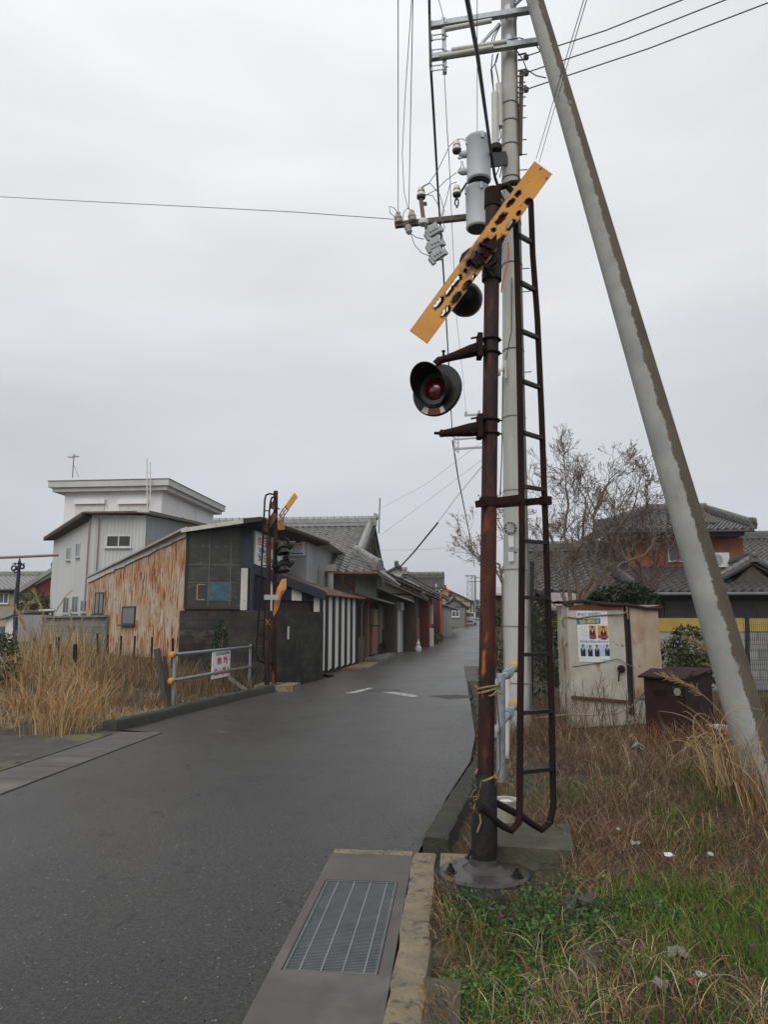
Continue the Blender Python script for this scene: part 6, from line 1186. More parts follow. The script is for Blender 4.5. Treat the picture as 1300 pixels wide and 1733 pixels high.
# fence and wall behind
yF = 15.5; x0f, x1f = 2.0, 13.0; zb1, zb0 = PYY(1200, 1046, yF-.1).z, PYY(1200, 1069, yF-.1).z
pf = thing('block_wall', (6, yF, 0), 'pale block wall with a yellow plastic band along its top, behind the strut', 'wall')
MB().box((x0f, yF, -.1), (x1f, yF+.15, zb0)).build('blocks', block_pale, pf); MB().box((x0f, yF-.02, zb0), (x1f, yF+.03, zb1)).build('yellow_band', yellow_band, pf)
m = MB()
for k in range(7): x = x0f+.3+1.75*k; m.box((x, yF+.03, zb0), (x+.04, yF+.07, zb1-.01))
m.build('stay', wood_tan, pf)
mf = thing('mesh_fence', P(1268, 1150, 10.6), 'dark green mesh fence panel with black posts at the right edge', 'fence')
for x in (1266, 1420): b = P(x, 1200, 10.6); MB().tube([V((b.x, b.y, 0)), P(x-1, 1037, 10.6)], .032, 8).build('post', fence_green, mf)
m = MB(); p, q = P(1266, 1150, 10.6), P(1420, 1150, 10.6)
for k in range(46): a = lerp(p, q, k/45); m.bar(V((a.x, a.y, .25)), V((a.x, a.y, 1.66)), .004, .004, FW)
for k in range(15): z = .3+.095*k; m.bar(V((p.x, p.y, z)), V((q.x, q.y, z)), .004, .004)
m.build('mesh', fence_green, mf)
mf = thing('mesh_fence', P(905, 1150, 12.0), 'old dark mesh fence half lost in dry creepers left of the cabinet', 'fence')
p, q = P(893, 1150, 12.2), P(975, 1150, 12.8)
for t in (0, .5, 1): a = lerp(p, q, t); MB().tube([V((a.x, a.y, 0)), V((a.x, a.y, 1.9))], .025, 8).build('post', fence_green, mf)
m = MB()
for k in range(24): a = lerp(p, q, k/23); m.bar(V((a.x, a.y, .15)), V((a.x, a.y, 1.85)), .004, .004, FW)
for k in range(18): z = .2+.095*k; m.bar(V((p.x, p.y, z)), V((q.x, q.y, z)), .004, .004)
m.build('mesh', fence_green, mf)
b = P(897, 1150, 11.5); lp4 = MB().tube([V((b.x, b.y, 0)), P(901, 950, 11.5)], .035, 8).build('post', fence_green); tag(lp4, 'slim black post right behind the concrete pole', 'post')
# --- right hand house
H_ = thing('tiled_house', P(1160, 1050, 28), 'two storey tiled house with orange brown boarded upper floor beyond the yellow band wall', 'house')
YH = 29.0
def HH(px, py, d=0): return PYY(px, py, YH+d)
uw = [HH(1062, 960), HH(1262, 960)]; ze = HH(1160, 905).z; zl = HH(1160, 962).z
MB().box((uw[0].x, YH, zl-.5), (uw[1].x, YH+7, ze+.2)).build('upper_wall', wood_orange, H_)
MB().box((uw[0].x+.0, YH-.04, HH(1160, 910.5).z), (uw[1].x+.02, YH-.002, HH(1160, 908).z)).build('white_trim', white_plate, H_); MB().box((uw[0].x, YH-.03, HH(1160, 908).z), (uw[1].x, YH-.001, ze+.2)).build('grey_frieze', grey_sheet, H_)
eLx, eRx = HH(1012, 903, -1).x, HH(1276, 893, -1).x; ez_ = HH(1160, 897, -1.0).z; yE = YH-1.0; rzH = PYY(1150, 868, YH+3.6).z; xa, xb = PYY(1090, 849, YH+3.6).x, PYY(1196, 849, YH+3.6).x
m = MB(); tiled(m, (eLx, yE, ez_), (eRx, yE, ez_), (xb, YH+3.6, rzH), (xa, YH+3.6, rzH), .3, .3, .045, .05)
tiled(m, (eRx, yE, ez_), (eRx, YH+8, ez_), (xb, YH+3.9, rzH), (xb, YH+3.5, rzH), .3, .3, .045, .05); tiled(m, (eLx, YH+8, ez_), (eLx, yE, ez_), (xa, YH+3.5, rzH), (xa, YH+3.9, rzH), .3, .3, .045, .05); m.build('roof', tile_dark, H_)
m = MB(); ridge(m, (xa, YH+3.6, rzH), (xb, YH+3.6, rzH), .34, .3, .11); ridge(m, (xb, YH+3.6, rzH), (eRx, yE, ez_+.05), .28, .22, .1); ridge(m, (xa, YH+3.6, rzH), (eLx, yE, ez_+.05), .28, .22, .1); endtile(m, (eRx, yE, ez_+.05), (.6, -.8, 0), .36); endtile(m, (eLx, yE, ez_+.05), (-.6, -.8, 0), .36); m.build('ridges', tile_dark, H_)
g0, g1, g2 = HH(1186, 893, -.4), HH(1214, 882, -.4), HH(1192, 866, 1.0); m = MB(); m.slab([HH(1190, 884, 0), HH(1220, 884, 0), HH(1192, 864, 1.2)], .1, (0, 1, 0)); m.build('gablet', wood_dark, H_)
MB().box((eLx+.4, yE+.1, ez_-.22), (eRx-.3, YH, ez_-.08)).build('soffit', soffit, H_); MB().tube([V((eLx, yE-.05, ez_-.06)), V((eRx, yE-.05, ez_-.06))], .05, 8).build('gutter', dark_under, H_, True)
window(H_, V((HH(1132, 950).x, YH-.003, HH(1140, 950).z)), xv, .9, .85, frame=alu, bars=1)
ac = MB(); c = HH(1216, 948, -.3); ac.box((c.x-.38, c.y-.15, c.z-.28), (c.x+.38, c.y+.15, c.z+.28)); ac = ac.build('air_conditioner', white_plate, H_); ac['_base'] = H_['_base']; MB().lathe(c+V((-.08, -.16, 0)), (0, -1, 0), [(0, .21), (.01, .21), (.012, .17), (.004, .16), (.003, 0)], 20).build('fan_grille', grey_sheet, ac)
yl = YH-3.2; zle = PYY(1180, 1001, yl).z; zlr = HH(1180, 959).z; xl0, xl1 = PYY(1078, 1001, yl).x, PYY(1420, 1001, yl).x
m = MB(); tiled(m, (xl0, yl, zle), (xl1, yl, zle), (xl1, YH, zlr), (uw[0].x-.8, YH, zlr), .3, .3, .04, .045); m.build('lower_roof', tile_brown, H_); MB().tube([V((xl0, yl-.06, zle-.08)), V((xl1, yl-.06, zle-.08))], .06, 8).build('lower_gutter', wire_grey, H_)
m = MB(); ridge(m, (xl0, yl, zle+.05), (uw[0].x-.8, YH, zlr), .26, .2, .1); m.build('lower_hip', tile_brown, H_)
MB().box((xl0+.6, yl+1.0, 0), (xl1, YH+5, zle)).build('lower_wall', M('dark boarded wall', (.035, .03, .027), (.06, .05, .045), sc=2, stretch=(4, 4, .2), rough=.8), H_)
for k in range(5): x = xl0+1.2+2.2*k; window(H_, V((x, yl+.99, .9)), xv, 1.7, 1.4, frame=wood_dark, pane=glass_dark, bars=1, sill=False)
yp = yl+.9; gx0, gx1, gxm = PYY(1214, 984, yp), PYY(1340, 984, yp), PYY(1274, 950, yp)
m = MB(); tiled(m, V((gx0.x, yp, gx0.z)), V((gx0.x, YH, gx0.z)), V((gxm.x, YH, gxm.z)), V((gxm.x, yp, gxm.z)), .28, .28); tiled(m, V((gx1.x, YH, gx1.z)), V((gx1.x, yp, gx1.z)), V((gxm.x, yp, gxm.z)), V((gxm.x, YH, gxm.z)), .28, .28); ridge(m, V((gxm.x, yp-.1, gxm.z)), V((gxm.x, YH, gxm.z))); ridge(m, V((gx0.x, yp-.05, gx0.z)), V((gxm.x, yp-.05, gxm.z)), .3, .12, .1, .24); ridge(m, V((gx1.x, yp-.05, gx1.z)), V((gxm.x, yp-.05, gxm.z)), .3, .12, .1, .24); endtile(m, V((gxm.x, yp-.2, gxm.z)), (0, -1, 0), .3); m.build('porch_roof', tile_dark, H_)
MB().slab([V((gx0.x+.3, yp+.05, gx0.z-.3)), V((gx1.x-.3, yp+.05, gx0.z-.3)), V((gxm.x, yp+.05, gxm.z-.15))], .1, (0, 1, 0)).build('porch_gable', wood_dark, H_)
for nm, lab, x0, x1, yb, yt, Y, dz in (('tiled_house', 'pale walled house with level tiled ridge rising behind the red street houses', 690, 752, 995, 978, 50.0, 2.6), ('tiled_house', 'long low tiled roof house between the poles and the orange boarded house', 880, 1064, 1000, 934, 27.0, 3.4), ('tiled_house', 'neighbouring tiled roof rising at the right edge behind the porch', 1254, 1480, 963, 912, 37.0, 4.0)):
    a, b = PYY(x0, yb, Y), PYY(x1, yb, Y); c = PYY(x0, yt, Y+dz); h = thing(nm, a, lab, 'house')
    MB().box((a.x+.4, Y+.7, 0), (b.x-.4, Y+7, a.z-.02)).build('wall', white_wall if x0 == 690 else wood_dark, h); m = MB(); tiled(m, (a.x, Y, a.z), (b.x, Y, a.z), (b.x, Y+dz, c.z), (a.x, Y+dz, c.z), .3, .3, .045, .05); m.build('roof', tile_dark, h); m = MB(); ridge(m, (a.x, Y+dz, c.z), (b.x, Y+dz, c.z), .34, .3, .12); m.build('ridge', tile_dark, h)
ps = thing('shed', PYY(990, 1030, 22), 'low shed with pinkish metal roof beyond the cabinet', 'shed'); a, b, c = PYY(925, 1030, 21), PYY(1032, 1030, 21), PYY(950, 1003, 23.5); MB().slab([V((a.x, 21, a.z)), V((b.x, 21, a.z)), V((b.x-.6, 23.5, c.z)), V((a.x+.3, 23.5, c.z))], .06).build('roof', M('pinkish metal roof', (.24, .185, .185), (.18, .14, .14), sc=3, rough=.6), ps); MB().box((a.x+.2, 21.3, 0), (b.x-.2, 24, a.z-.02)).build('wall', wood_dark, ps)
# shed glimpsed between the two poles
ps = thing('shed', PYY(846, 1030, 26), 'dark shed with pale metal roof glimpsed between signal and concrete pole', 'shed'); a, b = PYY(838, 1004, 26), PYY(905, 1004, 26); MB().slab([V((a.x-.2, 26, a.z)), V((b.x, 26, a.z)), V((b.x, 28.5, a.z+.35)), V((a.x-.2, 28.5, a.z+.35))], .08).build('roof', M('pale metal roof', (.40, .38, .38), rough=.6), ps); MB().box((a.x, 26.3, 0), (b.x, 28.5, a.z-.05)).build('wall', wood_dark, ps)
# ================================================================== vegetation
def gznp(xs, ys): return np.array([gz(a, b) for a, b in zip(xs, ys)])
def blades(name, x, y, h, w, lean, pal, z=None, seg=4, spread=.25, flat=0.0, curl=1.0, az=None, tintnoise=.25, mat=None, dark=1.0):
    """ribbons of dry grass: one strip per blade, bending over by `lean` (0 upright .. 2 lying)"""
    n = len(x); z = gznp(x, y)-.01 if z is None else z
    az = rng.uniform(0, 2*np.pi, n) if az is None else az
    h = h*np.ones(n); lean = lean*np.ones(n)
    t = np.linspace(0, 1, seg+1)
    th = lean[:, None]*(t[None, :]**curl)                       # angle from upright
    ds = h[:, None]/seg
    thm = (th[:, 1:]+th[:, :-1])/2
    hor = np.concatenate([np.zeros((n, 1)), np.cumsum(np.sin(thm)*ds, 1)], 1); ver = np.concatenate([np.zeros((n, 1)), np.cumsum(np.cos(thm)*ds, 1)], 1)
    wob = np.cumsum(rng.normal(0, .045, (n, seg+1)), 1)*h[:, None]*t[None, :]; lean = lean+rng.normal(0, .25, n)
    cx, cy = np.cos(az), np.sin(az)
    px = x[:, None]+hor*cx[:, None]-wob*cy[:, None]; py = y[:, None]+hor*cy[:, None]+wob*cx[:, None]; pz = np.maximum(z[:, None]+ver, z[:, None]+.004)
    tw = rng.uniform(0, 2*np.pi, n); wx, wy = np.cos(tw), np.sin(tw); ww = (w*np.ones(n))[:, None]*(1-t[None, :]**2*.85)/2
    L_ = np.stack([px-wx[:, None]*ww, py-wy[:, None]*ww, pz], -1); R_ = np.stack([px+wx[:, None]*ww, py+wy[:, None]*ww, pz], -1)
    v = np.stack([L_, R_], 2).reshape(-1, 3); k = (seg+1)*2
    b = np.arange(n)[:, None]*k+np.arange(seg)[None, :]*2
    f = np.stack([b, b+1, b+3, b+2], -1).reshape(-1, 4)
    pal = np.array(pal); ci = rng.integers(0, len(pal), n); col = pal[ci]*(1+rng.normal(0, tintnoise, (n, 1))).clip(.4, 1.8)*dark
    col = np.repeat(col, k, 0).clip(.005, .8)
    return npmesh(name, v, f, mat or straw, None, col)
def leaves(name, c, size, pal, parent=None, mat=None, tn=.25, flat=.0, tint=None):
    """one small quad per centre, random attitude"""
    n = len(c); a = rng.normal(size=(n, 3)); a[:, 2] *= (1-flat); a /= np.linalg.norm(a, axis=1)[:, None]; b = rng.normal(size=(n, 3)); b -= a*(a*b).sum(1)[:, None]; b /= np.linalg.norm(b, axis=1)[:, None]
    s = (size*(1+rng.normal(0, .25, n)).clip(.4, 1.7))[:, None]; a = a*s; b = b*s*.5
    v = np.stack([c-a, c+b*.9, c+a, c-b*.9], 1).reshape(-1, 3); f = np.arange(4*n).reshape(-1, 4)
    pal = np.array(pal); col = pal[rng.integers(0, len(pal), n)]*(1+rng.normal(0, tn, (n, 1))).clip(.3, 1.9)
    if tint is not None: col = col*tint[:, None]
    return npmesh(name, v, f, mat or leaf, parent, np.repeat(col, 4, 0).clip(.003, .8))
def stuff(o): o['kind'] = 'stuff'; return o
def region(n, x0, x1, y0, y1, keep=None):
    xs, ys = [], []
    m = 0
    while m < n:
        a = rng.uniform(x0, x1, n); b = rng.uniform(y0, y1, n)
        k = keep(a, b) if keep is not None else np.ones(n, bool)
        xs.append(a[k]); ys.append(b[k]); m += k.sum()
        if k.sum() == 0: break
    return np.concatenate(xs)[:n], np.concatenate(ys)[:n]
def nz2(x, y, s, o=0): return np.array([mn.noise(V((a*s, b*s, o))) for a, b in zip(x, y)])
GOLD = [(.40, .245, .105), (.47, .315, .15), (.33, .185, .078), (.50, .37, .21), (.28, .15, .062)]
BROWN = [(.22, .135, .07), (.29, .185, .10), (.155, .09, .048), (.33, .25, .16), (.10, .07, .045)]
PALE = [(.46, .38, .24), (.38, .30, .18), (.52, .44, .3)]
GREEN = [(.06, .115, .022), (.09, .155, .028), (.035, .075, .018), (.125, .18, .035)]
def kerbline(y): return np.interp(y, [10.4, 10.5, 12.1, 14.4, 16.3, 17, 40], [-5.2, -5.0, -4.9, -4.6, -4.3, -4.15, -4.1])
# left bank --------------------------------------------------------
def wallkeep(a, b): return (a < kerbline(b)-.05) & (b < 17.0+np.maximum(0, -6.9-a)*1.0) & (a > -13)
x, y = region(14000, -13, -4.6, 10.2, 22, wallkeep); hv_ = (.5+1.4*(nz2(x, y, .8, 3)+.15)).clip(.25, 1.1)*np.where(x > -8.6, .5, 1); stuff(blades('dry_grass', x, y, rng.uniform(.12, .42, len(x))*hv_, rng.uniform(.004, .010, len(x)), rng.uniform(.5, 2.1, len(x)), GOLD+BROWN+BROWN))
x, y = region(7000, -10, -4.9, 10.0, 12.2, lambda a, b: wallkeep(a, b) & (b > 10.25+.35*np.sin(a*2.1)*np.sin(a*5.3+1))); stuff(blades('dry_grass', x, y, rng.uniform(.08, .26, len(x)), rng.uniform(.003, .008, len(x)), rng.uniform(1.0, 2.0, len(x)), GOLD+PALE))
def clumps(nm, cs, per, h0, h1, w, l0, l1, pal, rad=.16, seg=5, curl=1.3):
    X = np.concatenate([rng.normal(c[0], rad, per) for c in cs]); Y = np.concatenate([rng.normal(c[1], rad, per) for c in cs]); az = np.arctan2(Y-np.repeat([c[1] for c in cs], per), X-np.repeat([c[0] for c in cs], per))+rng.normal(0, .7, len(X))
    sc_ = np.repeat(rng.uniform(.75, 1.15, len(cs)), per)
    return blades(nm, X, Y, rng.uniform(h0, h1, len(X))*sc_, w, rng.uniform(l0, l1, len(X)), pal, seg=seg, curl=curl, az=az)
cx, cy = region(64, -11.5, -5.4, 11.4, 18, lambda a, b: wallkeep(a, b)); stuff(clumps('dry_grass', list(zip(cx[:30], cy[:30])), 80, .2, .42, .008, .4, 2.1, GOLD+BROWN, .22)); stuff(clumps('dead_weeds', list(zip(cx[30:], cy[30:])), 90, .15, .38, .006, .3, 2.1, BROWN, .24))
c0 = [tuple(G(px, py, .35)[:2]) for px, py in ((95, 1200), (120, 1190), (60, 1180), (85, 1165), (165, 1175), (35, 1160), (135, 1155))]
stuff(clumps('dry_grass', c0, 150, .45, 1.0, .0085, .5, 2.2, GOLD, .17))
cx, cy = region(26, -13, -8.0, 14.5, 22, wallkeep); stuff(clumps('dry_reeds', list(zip(cx, cy)), 45, .5, 1.15, .010, .1, 1.0, GOLD+PALE, .22))
# dark tangled weeds under the walls
cx, cy = region(16, -8, -4.6, 14.5, 17.0, wallkeep); stuff(clumps('dead_weeds', list(zip(cx, cy)), 110, .3, .75, .007, .2, 1.2, BROWN, .2))
# right verge ------------------------------------------------------
def rk(a, b): return (a > np.interp(b, [2, 5.1, 5.3, 6.8, 8.5, 10, 12], [-.09, -.09, .02, .10, .38, .48, .52])) & ~((np.hypot(a-base.x, b-base.y) < .33)) & ~((a < .13) & (b < 3.05) & (a > -.12)) & ~((np.abs(a-sl_.x) < 0) )
sx0, sy0 = G(905, 1432, .1)[:2]
def rk2(a, b): return rk(a, b) & ~((np.abs(a-sx0) < .26) & (np.abs(b-(sy0+.1)) < .3)) & ~((np.abs(a-base.x-.04) < .45) & (np.abs(b-base.y) < .36))
x, y = region(15000, -.1, 3.6, 2.2, 5.6, rk2); g_ = nz2(x, y, 1.4, 4); k = g_ < .28
stuff(blades('dry_grass', x[k], y[k], rng.uniform(.05, .2, k.sum()), rng.uniform(.0025, .005, k.sum()), rng.uniform(1.0, 2.4, k.sum()), BROWN+BROWN+GOLD[:3]+PALE[:1], curl=1.0, dark=.75))
x, y = region(26000, -.12, 3.6, 2.1, 5.8, rk2); stuff(blades('dry_grass', x, y, rng.uniform(.03, .10, len(x)), rng.uniform(.002, .004, len(x)), rng.uniform(1.2, 2.6, len(x)), BROWN+BROWN+PALE[:1]+[(.06, .07, .03), (.09, .09, .04)], seg=2, dark=.7))
x, y = region(9000, -.1, 3.4, 2.2, 4.7, lambda a, b: rk2(a, b) & (nz2(a, b, 1.9, 19) > .05)); stuff(blades('dry_grass', x, y, rng.uniform(.04, .13, len(x)), rng.uniform(.0025, .0045, len(x)), rng.uniform(1.4, 2.7, len(x)), PALE+GOLD[:2], seg=3, dark=.8))
x, y = region(2400, -.12, 3.6, 2.2, 4.6, lambda a, b: rk2(a, b) & (nz2(a, b, 1.3, 14) > .02)); stuff(blades('dry_grass', x, y, rng.uniform(.10, .28, len(x)), rng.uniform(.003, .006, len(x)), rng.uniform(1.3, 2.5, len(x)), PALE+GOLD[:2]+BROWN[:2], curl=.8, seg=5, dark=.85))
def gband(a, b): return rk2(a, b) & (nz2(a, b, 1.1, 8) > -.02)
x, y = region(5200, -.05, 3.6, 2.3, 4.7, gband); stuff(blades('green_grass', x, y, rng.uniform(.05, .17, len(x)), .0045, rng.uniform(.3, 1.5, len(x)), GREEN, curl=1.2))
def brk(a, b): return rk2(a, b) & (np.hypot((a-1.35)/.65, (b-4.0)/.42) < 1) | (rk2(a, b) & (np.hypot((a-1.7)/.5, (b-3.6)/.3) < 1))
x, y = region(3800, .6, 2.4, 3.2, 4.6, brk); stuff(blades('green_grass', x, y, rng.uniform(.06, .18, len(x)), .005, rng.uniform(.4, 1.5, len(x)), [(.115, .175, .03), (.15, .21, .04), (.085, .13, .025)], curl=1.4))
# broad leaved weeds in low clumps
def weedclump(cs, per, rx, hz, size, pal, nm='green_weeds'):
    C = []; T = []
    for (cx_, cy_), s in cs:
        q = rng.normal(size=(int(per*s), 3))*np.array([rx*s, rx*s, hz])*.6; q[:, 2] = np.abs(q[:, 2])*.9
        p = np.array([cx_, cy_, 0.0])+q; C.append(p)
    C = np.concatenate(C); ok = rk(C[:, 0], C[:, 1]) & (np.hypot(C[:, 0]-base.x, C[:, 1]-base.y) > .26); C = C[ok]; C[:, 2] += gznp(C[:, 0], C[:, 1])
    return stuff(leaves(nm, C, size, pal))
W1 = [((G(px, py, .05).x, G(px, py, .05).y), s) for px, py, s in ((745, 1505, .5), (770, 1520, .6), (800, 1515, .6), (835, 1535, .7), (870, 1550, .9), (900, 1560, 1.0), (940, 1545, 1.1), (965, 1575, 1.1), (1000, 1560, .9), (1010, 1590, .8), (930, 1590, .8), (905, 1520, .7), (960, 1510, .7), (1040, 1560, .7), (880, 1580, .7), (730, 1520, .4), (760, 1545, .4), (1085, 1545, .6), (1120, 1570, .6))]
weedclump(W1, 620, .16, .10, .012, [(.045, .095, .03), (.065, .13, .04), (.03, .065, .024), (.09, .155, .045)])
W2 = [((G(px, py, .03).x, G(px, py, .03).y), s) for px, py, s in ((790, 1635, .7), (815, 1650, .8), (840, 1630, .8), (860, 1655, .8), (830, 1680, .7), (780, 1665, .6), (805, 1700, .6), (870, 1625, .6), (760, 1625, .4), (900, 1690, .5), (1060, 1640, .6), (1100, 1660, .7), (1150, 1640, .7), (1200, 1600, .7), (1240, 1620, .8), (1280, 1650, .8), (1180, 1690, .6), (1030, 1610, .6), (1090, 1600, .7), (1260, 1560, .6), (950, 1640, .5), (1010, 1700, .5))]
weedclump(W2, 800, .12, .05, .009, [(.085, .175, .035), (.115, .21, .045), (.06, .125, .03)])
# tangled dead stalks
def tg(a, b): return rk2(a, b) & ~((a > 1.62) & (a < 3.2) & (b > 10.2) & (b < 11.1))
DKB = [(.17, .105, .062), (.225, .145, .088), (.12, .072, .045), (.29, .20, .125), (.085, .054, .036)]
x, y = region(26000, .1, 5.0, 5.1, 10.0, tg); hv_ = (.55+1.3*(nz2(x, y, .9, 6)+.2)).clip(.3, 1.2); stuff(blades('dead_weeds', x, y, rng.uniform(.08, .34, len(x))*hv_, rng.uniform(.0025, .006, len(x)), rng.uniform(.7, 2.6, len(x)), DKB+DKB+[(.15, .07, .04)]+PALE[:1], seg=5))
x, y = region(6000, .5, 5.5, 9.0, 12, lambda a, b: tg(a, b) & ~((a > 1.4) & (a < 4.2) & (b < 10.2))); stuff(blades('dead_weeds', x, y, rng.uniform(.12, .5, len(x)), .006, rng.uniform(.2, 1.6, len(x)), DKB, seg=5))
cx, cy = region(26, 1.2, 4.6, 5.8, 9.0, tg); stuff(clumps('dead_weeds', list(zip(cx, cy)), 80, .12, .42, .0045, .5, 2.2, DKB+PALE[:1], .2))
# bent woody stems lying across each other
m = MB(); R_ = random.Random(12)
for k in range(170):
    px, py = R_.uniform(860, 1310), R_.uniform(1235, 1420); b = G(px, py, .12); b.z = gz(b.x, b.y); a_ = R_.uniform(0, 6.28); ln = R_.uniform(.15, .55); e = b+V((math.cos(a_)*ln, math.sin(a_)*ln, R_.uniform(.02, .28))); c = (b+e)/2+UP*R_.uniform(.0, .2)
    m.tube(arc(b, c, e, 5), [.0045, .004, .0035, .003, .002, .0015], 4)
stuff(m.build('dead_stalks', M('woody stem', (.15, .105, .068), (.09, .062, .042), sc=2, rough=.95)))
x, y = region(16000, .3, 4.2, 4.3, 6.4, rk2); stuff(blades('dead_weeds', x, y, rng.uniform(.05, .2, len(x)), rng.uniform(.002, .0045, len(x)), rng.uniform(.9, 2.6, len(x)), DKB+[(.2, .09, .05)], seg=4))
x, y = region(420, -.17, .0, 2.4, 5.0, lambda a, b: (a > -.15) & (nz2(a, b, 1.6, 30) > -.15)); stuff(blades('dry_grass', x, y, rng.uniform(.05, .17, len(x)), .0035, rng.uniform(1.3, 2.4, len(x)), GOLD+BROWN, z=np.full(len(x), .03), az=rng.normal(3.6, .8, len(x)), dark=.8))
x, y = region(900, .4, 3.2, 4.9, 7.2, lambda a, b: rk2(a, b) & (nz2(a, b, 1.6, 21) > .16)); stuff(blades('green_grass', x, y, rng.uniform(.1, .26, len(x)), .005, rng.uniform(.3, 1.3, len(x)), GREEN))
cx = [tuple(P(px, 1300, D)[:2]) for px, D in ((1255, 5.7), (1275, 5.9), (1290, 5.6), (1240, 5.9), (1300, 6.1), (1225, 6.2), (1310, 5.4))]; stuff(clumps('dry_grass', cx, 60, .35, .8, .007, .3, 1.7, GOLD+BROWN, .1))
cx = [tuple(P(px, 1245, D)[:2]) for px, D in ((1100, 8.4), (1130, 8.2), (1160, 8.1), (1185, 8.4), (1205, 8.6), (1220, 8.3))]; stuff(clumps('dead_fern', cx, 55, .15, .4, .010, .3, 1.4, [(.20, .085, .04), (.26, .12, .06), (.13, .06, .03)], .12))
# thin upright dead stalks in front of the cabinet
m = MB()
for k in range(46):
    px = random.uniform(930, 1090); D = random.uniform(9.2, 10.1); b = P(px, 1240, D); b.z = .1; hh = random.uniform(.3, .8); q = b+UP*hh+RT*random.uniform(-.2, .2)
    m.tube([b, lerp(b, q, .5)+RT*random.uniform(-.04, .04), q], [.005, .004, .002], 4)
    for j in range(3): t = random.uniform(.4, .9); a = lerp(b, q, t); m.tube([a, a+UP*random.uniform(.08, .22)+RT*random.uniform(-.12, .12)], [.003, .0015], 4)
stuff(m.build('dead_stalks', M('dead stalk', (.10, .065, .04), (.15, .10, .065), rough=.95)))
# pampas stalks one can count
def plume(p0, p1, c, label, s=1.0):
    pts = arc(p0, c, p1, 14); o = thing('pampas_stalk', p0, label, 'reed', 'pampas reeds'); MB().tube(pts, [.006*s*(1-.6*i/14) for i in range(15)], 5).build('stalk', M('reed stalk', (.42, .32, .17), rough=.9), o)
    C = []; A = np.array([tuple(p) for p in pts]); n = int(170*s)
    t = rng.uniform(.66, 1.0, n); i0 = (t*14).astype(int).clip(0, 13); fr_ = (t*14-i0)[:, None]; pos = A[i0]*(1-fr_)+A[i0+1]*fr_; d = A[i0+1]-A[i0]; d /= np.linalg.norm(d, axis=1)[:, None]
    r = rng.normal(size=(n, 3))*.35; e = d+r; e /= np.linalg.norm(e, axis=1)[:, None]; ln = (.09*s*rng.uniform(.5, 1.1, n))[:, None]; si = rng.normal(size=(n, 3)); si -= e*(si*e).sum(1)[:, None]; si /= np.linalg.norm(si, axis=1)[:, None]; si *= .004*s
    v = np.stack([pos-si, pos+si, pos+e*ln+si*.3, pos+e*ln-si*.3], 1).reshape(-1, 3); col = np.array([(.46, .34, .18)])*(1+rng.normal(0, .2, (n, 1))).clip(.5, 1.5)
    npmesh('plume', v, np.arange(4*n).reshape(-1, 4), straw, o, np.repeat(col, 4, 0))
for (x0, y0, xm, ym, x1, y1, D, lab, s) in (
    (1262, 1310, 1215, 1200, 1122, 1143, 6.6, 'pampas reed whose plume droops over the brown box lid', 1.0), (1240, 1235, 1215, 1130, 1165, 1082, 7.5, 'pampas reed with pale plume arching across the strut foot', 1.0), (1275, 1240, 1255, 1160, 1200, 1126, 7.0, 'thin reed crossing the middle of the strut', .7),
    (70, 1150, 52, 1090, 25, 1027, 15, 'tall reed leaning left with a narrow plume by the violet mast', 1.3), (95, 1150, 85, 1080, 57, 1001, 15.5, 'tallest golden reed before the far green bush', 1.3), (75, 1150, 85, 1060, 120, 1000, 16, 'reed bending right toward the white building wall', .9), (60, 1150, 38, 1060, 52, 1020, 15, 'short plume reed curling over below the green bush', 1.2), (120, 1140, 122, 1080, 118, 1032, 15.5, 'upright pale reed in front of the grey block wall', .9), (145, 1140, 141, 1080, 138, 1040, 15.5, 'upright pale reed right of the others on the grey wall', .9)):
    p0, c, p1 = P(x0, y0, D), P(xm, ym, D), P(x1, y1, D); c = c*2-(p0+p1)*.5; plume(p0, p1, c, lab, s)
# arching dead grass at the lower right, big single blades
m = MB()
for k in range(24):
    px, D = random.uniform(1190, 1310), random.uniform(5.2, 6.2); b = P(px, 1330, D); e = P(px+random.uniform(-150, 60), random.uniform(1180, 1330), D); c = P(px+random.uniform(-60, 20), random.uniform(1170, 1240), D); m.tube(arc(b, c, e, 8), [.004, .0045, .004, .004, .0035, .003, .003, .002, .001], 4)
stuff(m.build('dry_grass', M('single straw', (.34, .25, .13), (.25, .17, .09), rough=.9)))
# shrubs and trees
def blob(cs, n, jit=.0):
    out = []
    tot = sum(r[0]*r[1]*r[2] for _, r in cs)
    for c, r in cs:
        k = int(n*(r[0]*r[1]*r[2])/tot)+8; q = rng.normal(size=(k, 3)); q /= np.linalg.norm(q, axis=1)[:, None]; q *= rng.uniform(.25, 1, (k, 1))**.5*np.array(r); out.append(np.array(tuple(c))+q)
    return np.concatenate(out)
def shrub(nm, lab, cs, n, size, pal, cat='shrub', stem=True, gaps=.45, gs=3.0):
    lo = min(c.z-r[2] for c, r in cs); cen = sum((c for c, r in cs), V((0, 0, 0)))/len(cs); o = thing(nm, V((cen.x, cen.y, max(0, lo))), lab, cat)
    C = blob(cs, n); g_ = np.array([mn.noise(V(p)*gs) for p in C]); C = C[g_ > -gaps*.35]; leaves('foliage', C, size, pal, o)
    m = MB()
    for c, r in cs[:6]: b = V((cen.x+random.uniform(-.1, .1), cen.y+random.uniform(-.1, .1), gz(cen.x, cen.y)-.05)); m.tube([b, lerp(b, c, .5)+V((random.uniform(-.05, .05), 0, 0)), c], [.03, .022, .012], 6)
    m.build('stems', bark, o, True); return o
DKG = [(.018, .036, .016), (.028, .05, .02), (.012, .025, .012), (.04, .06, .025)]
OLV = [(.05, .06, .024), (.075, .085, .03), (.035, .045, .02), (.10, .10, .04)]
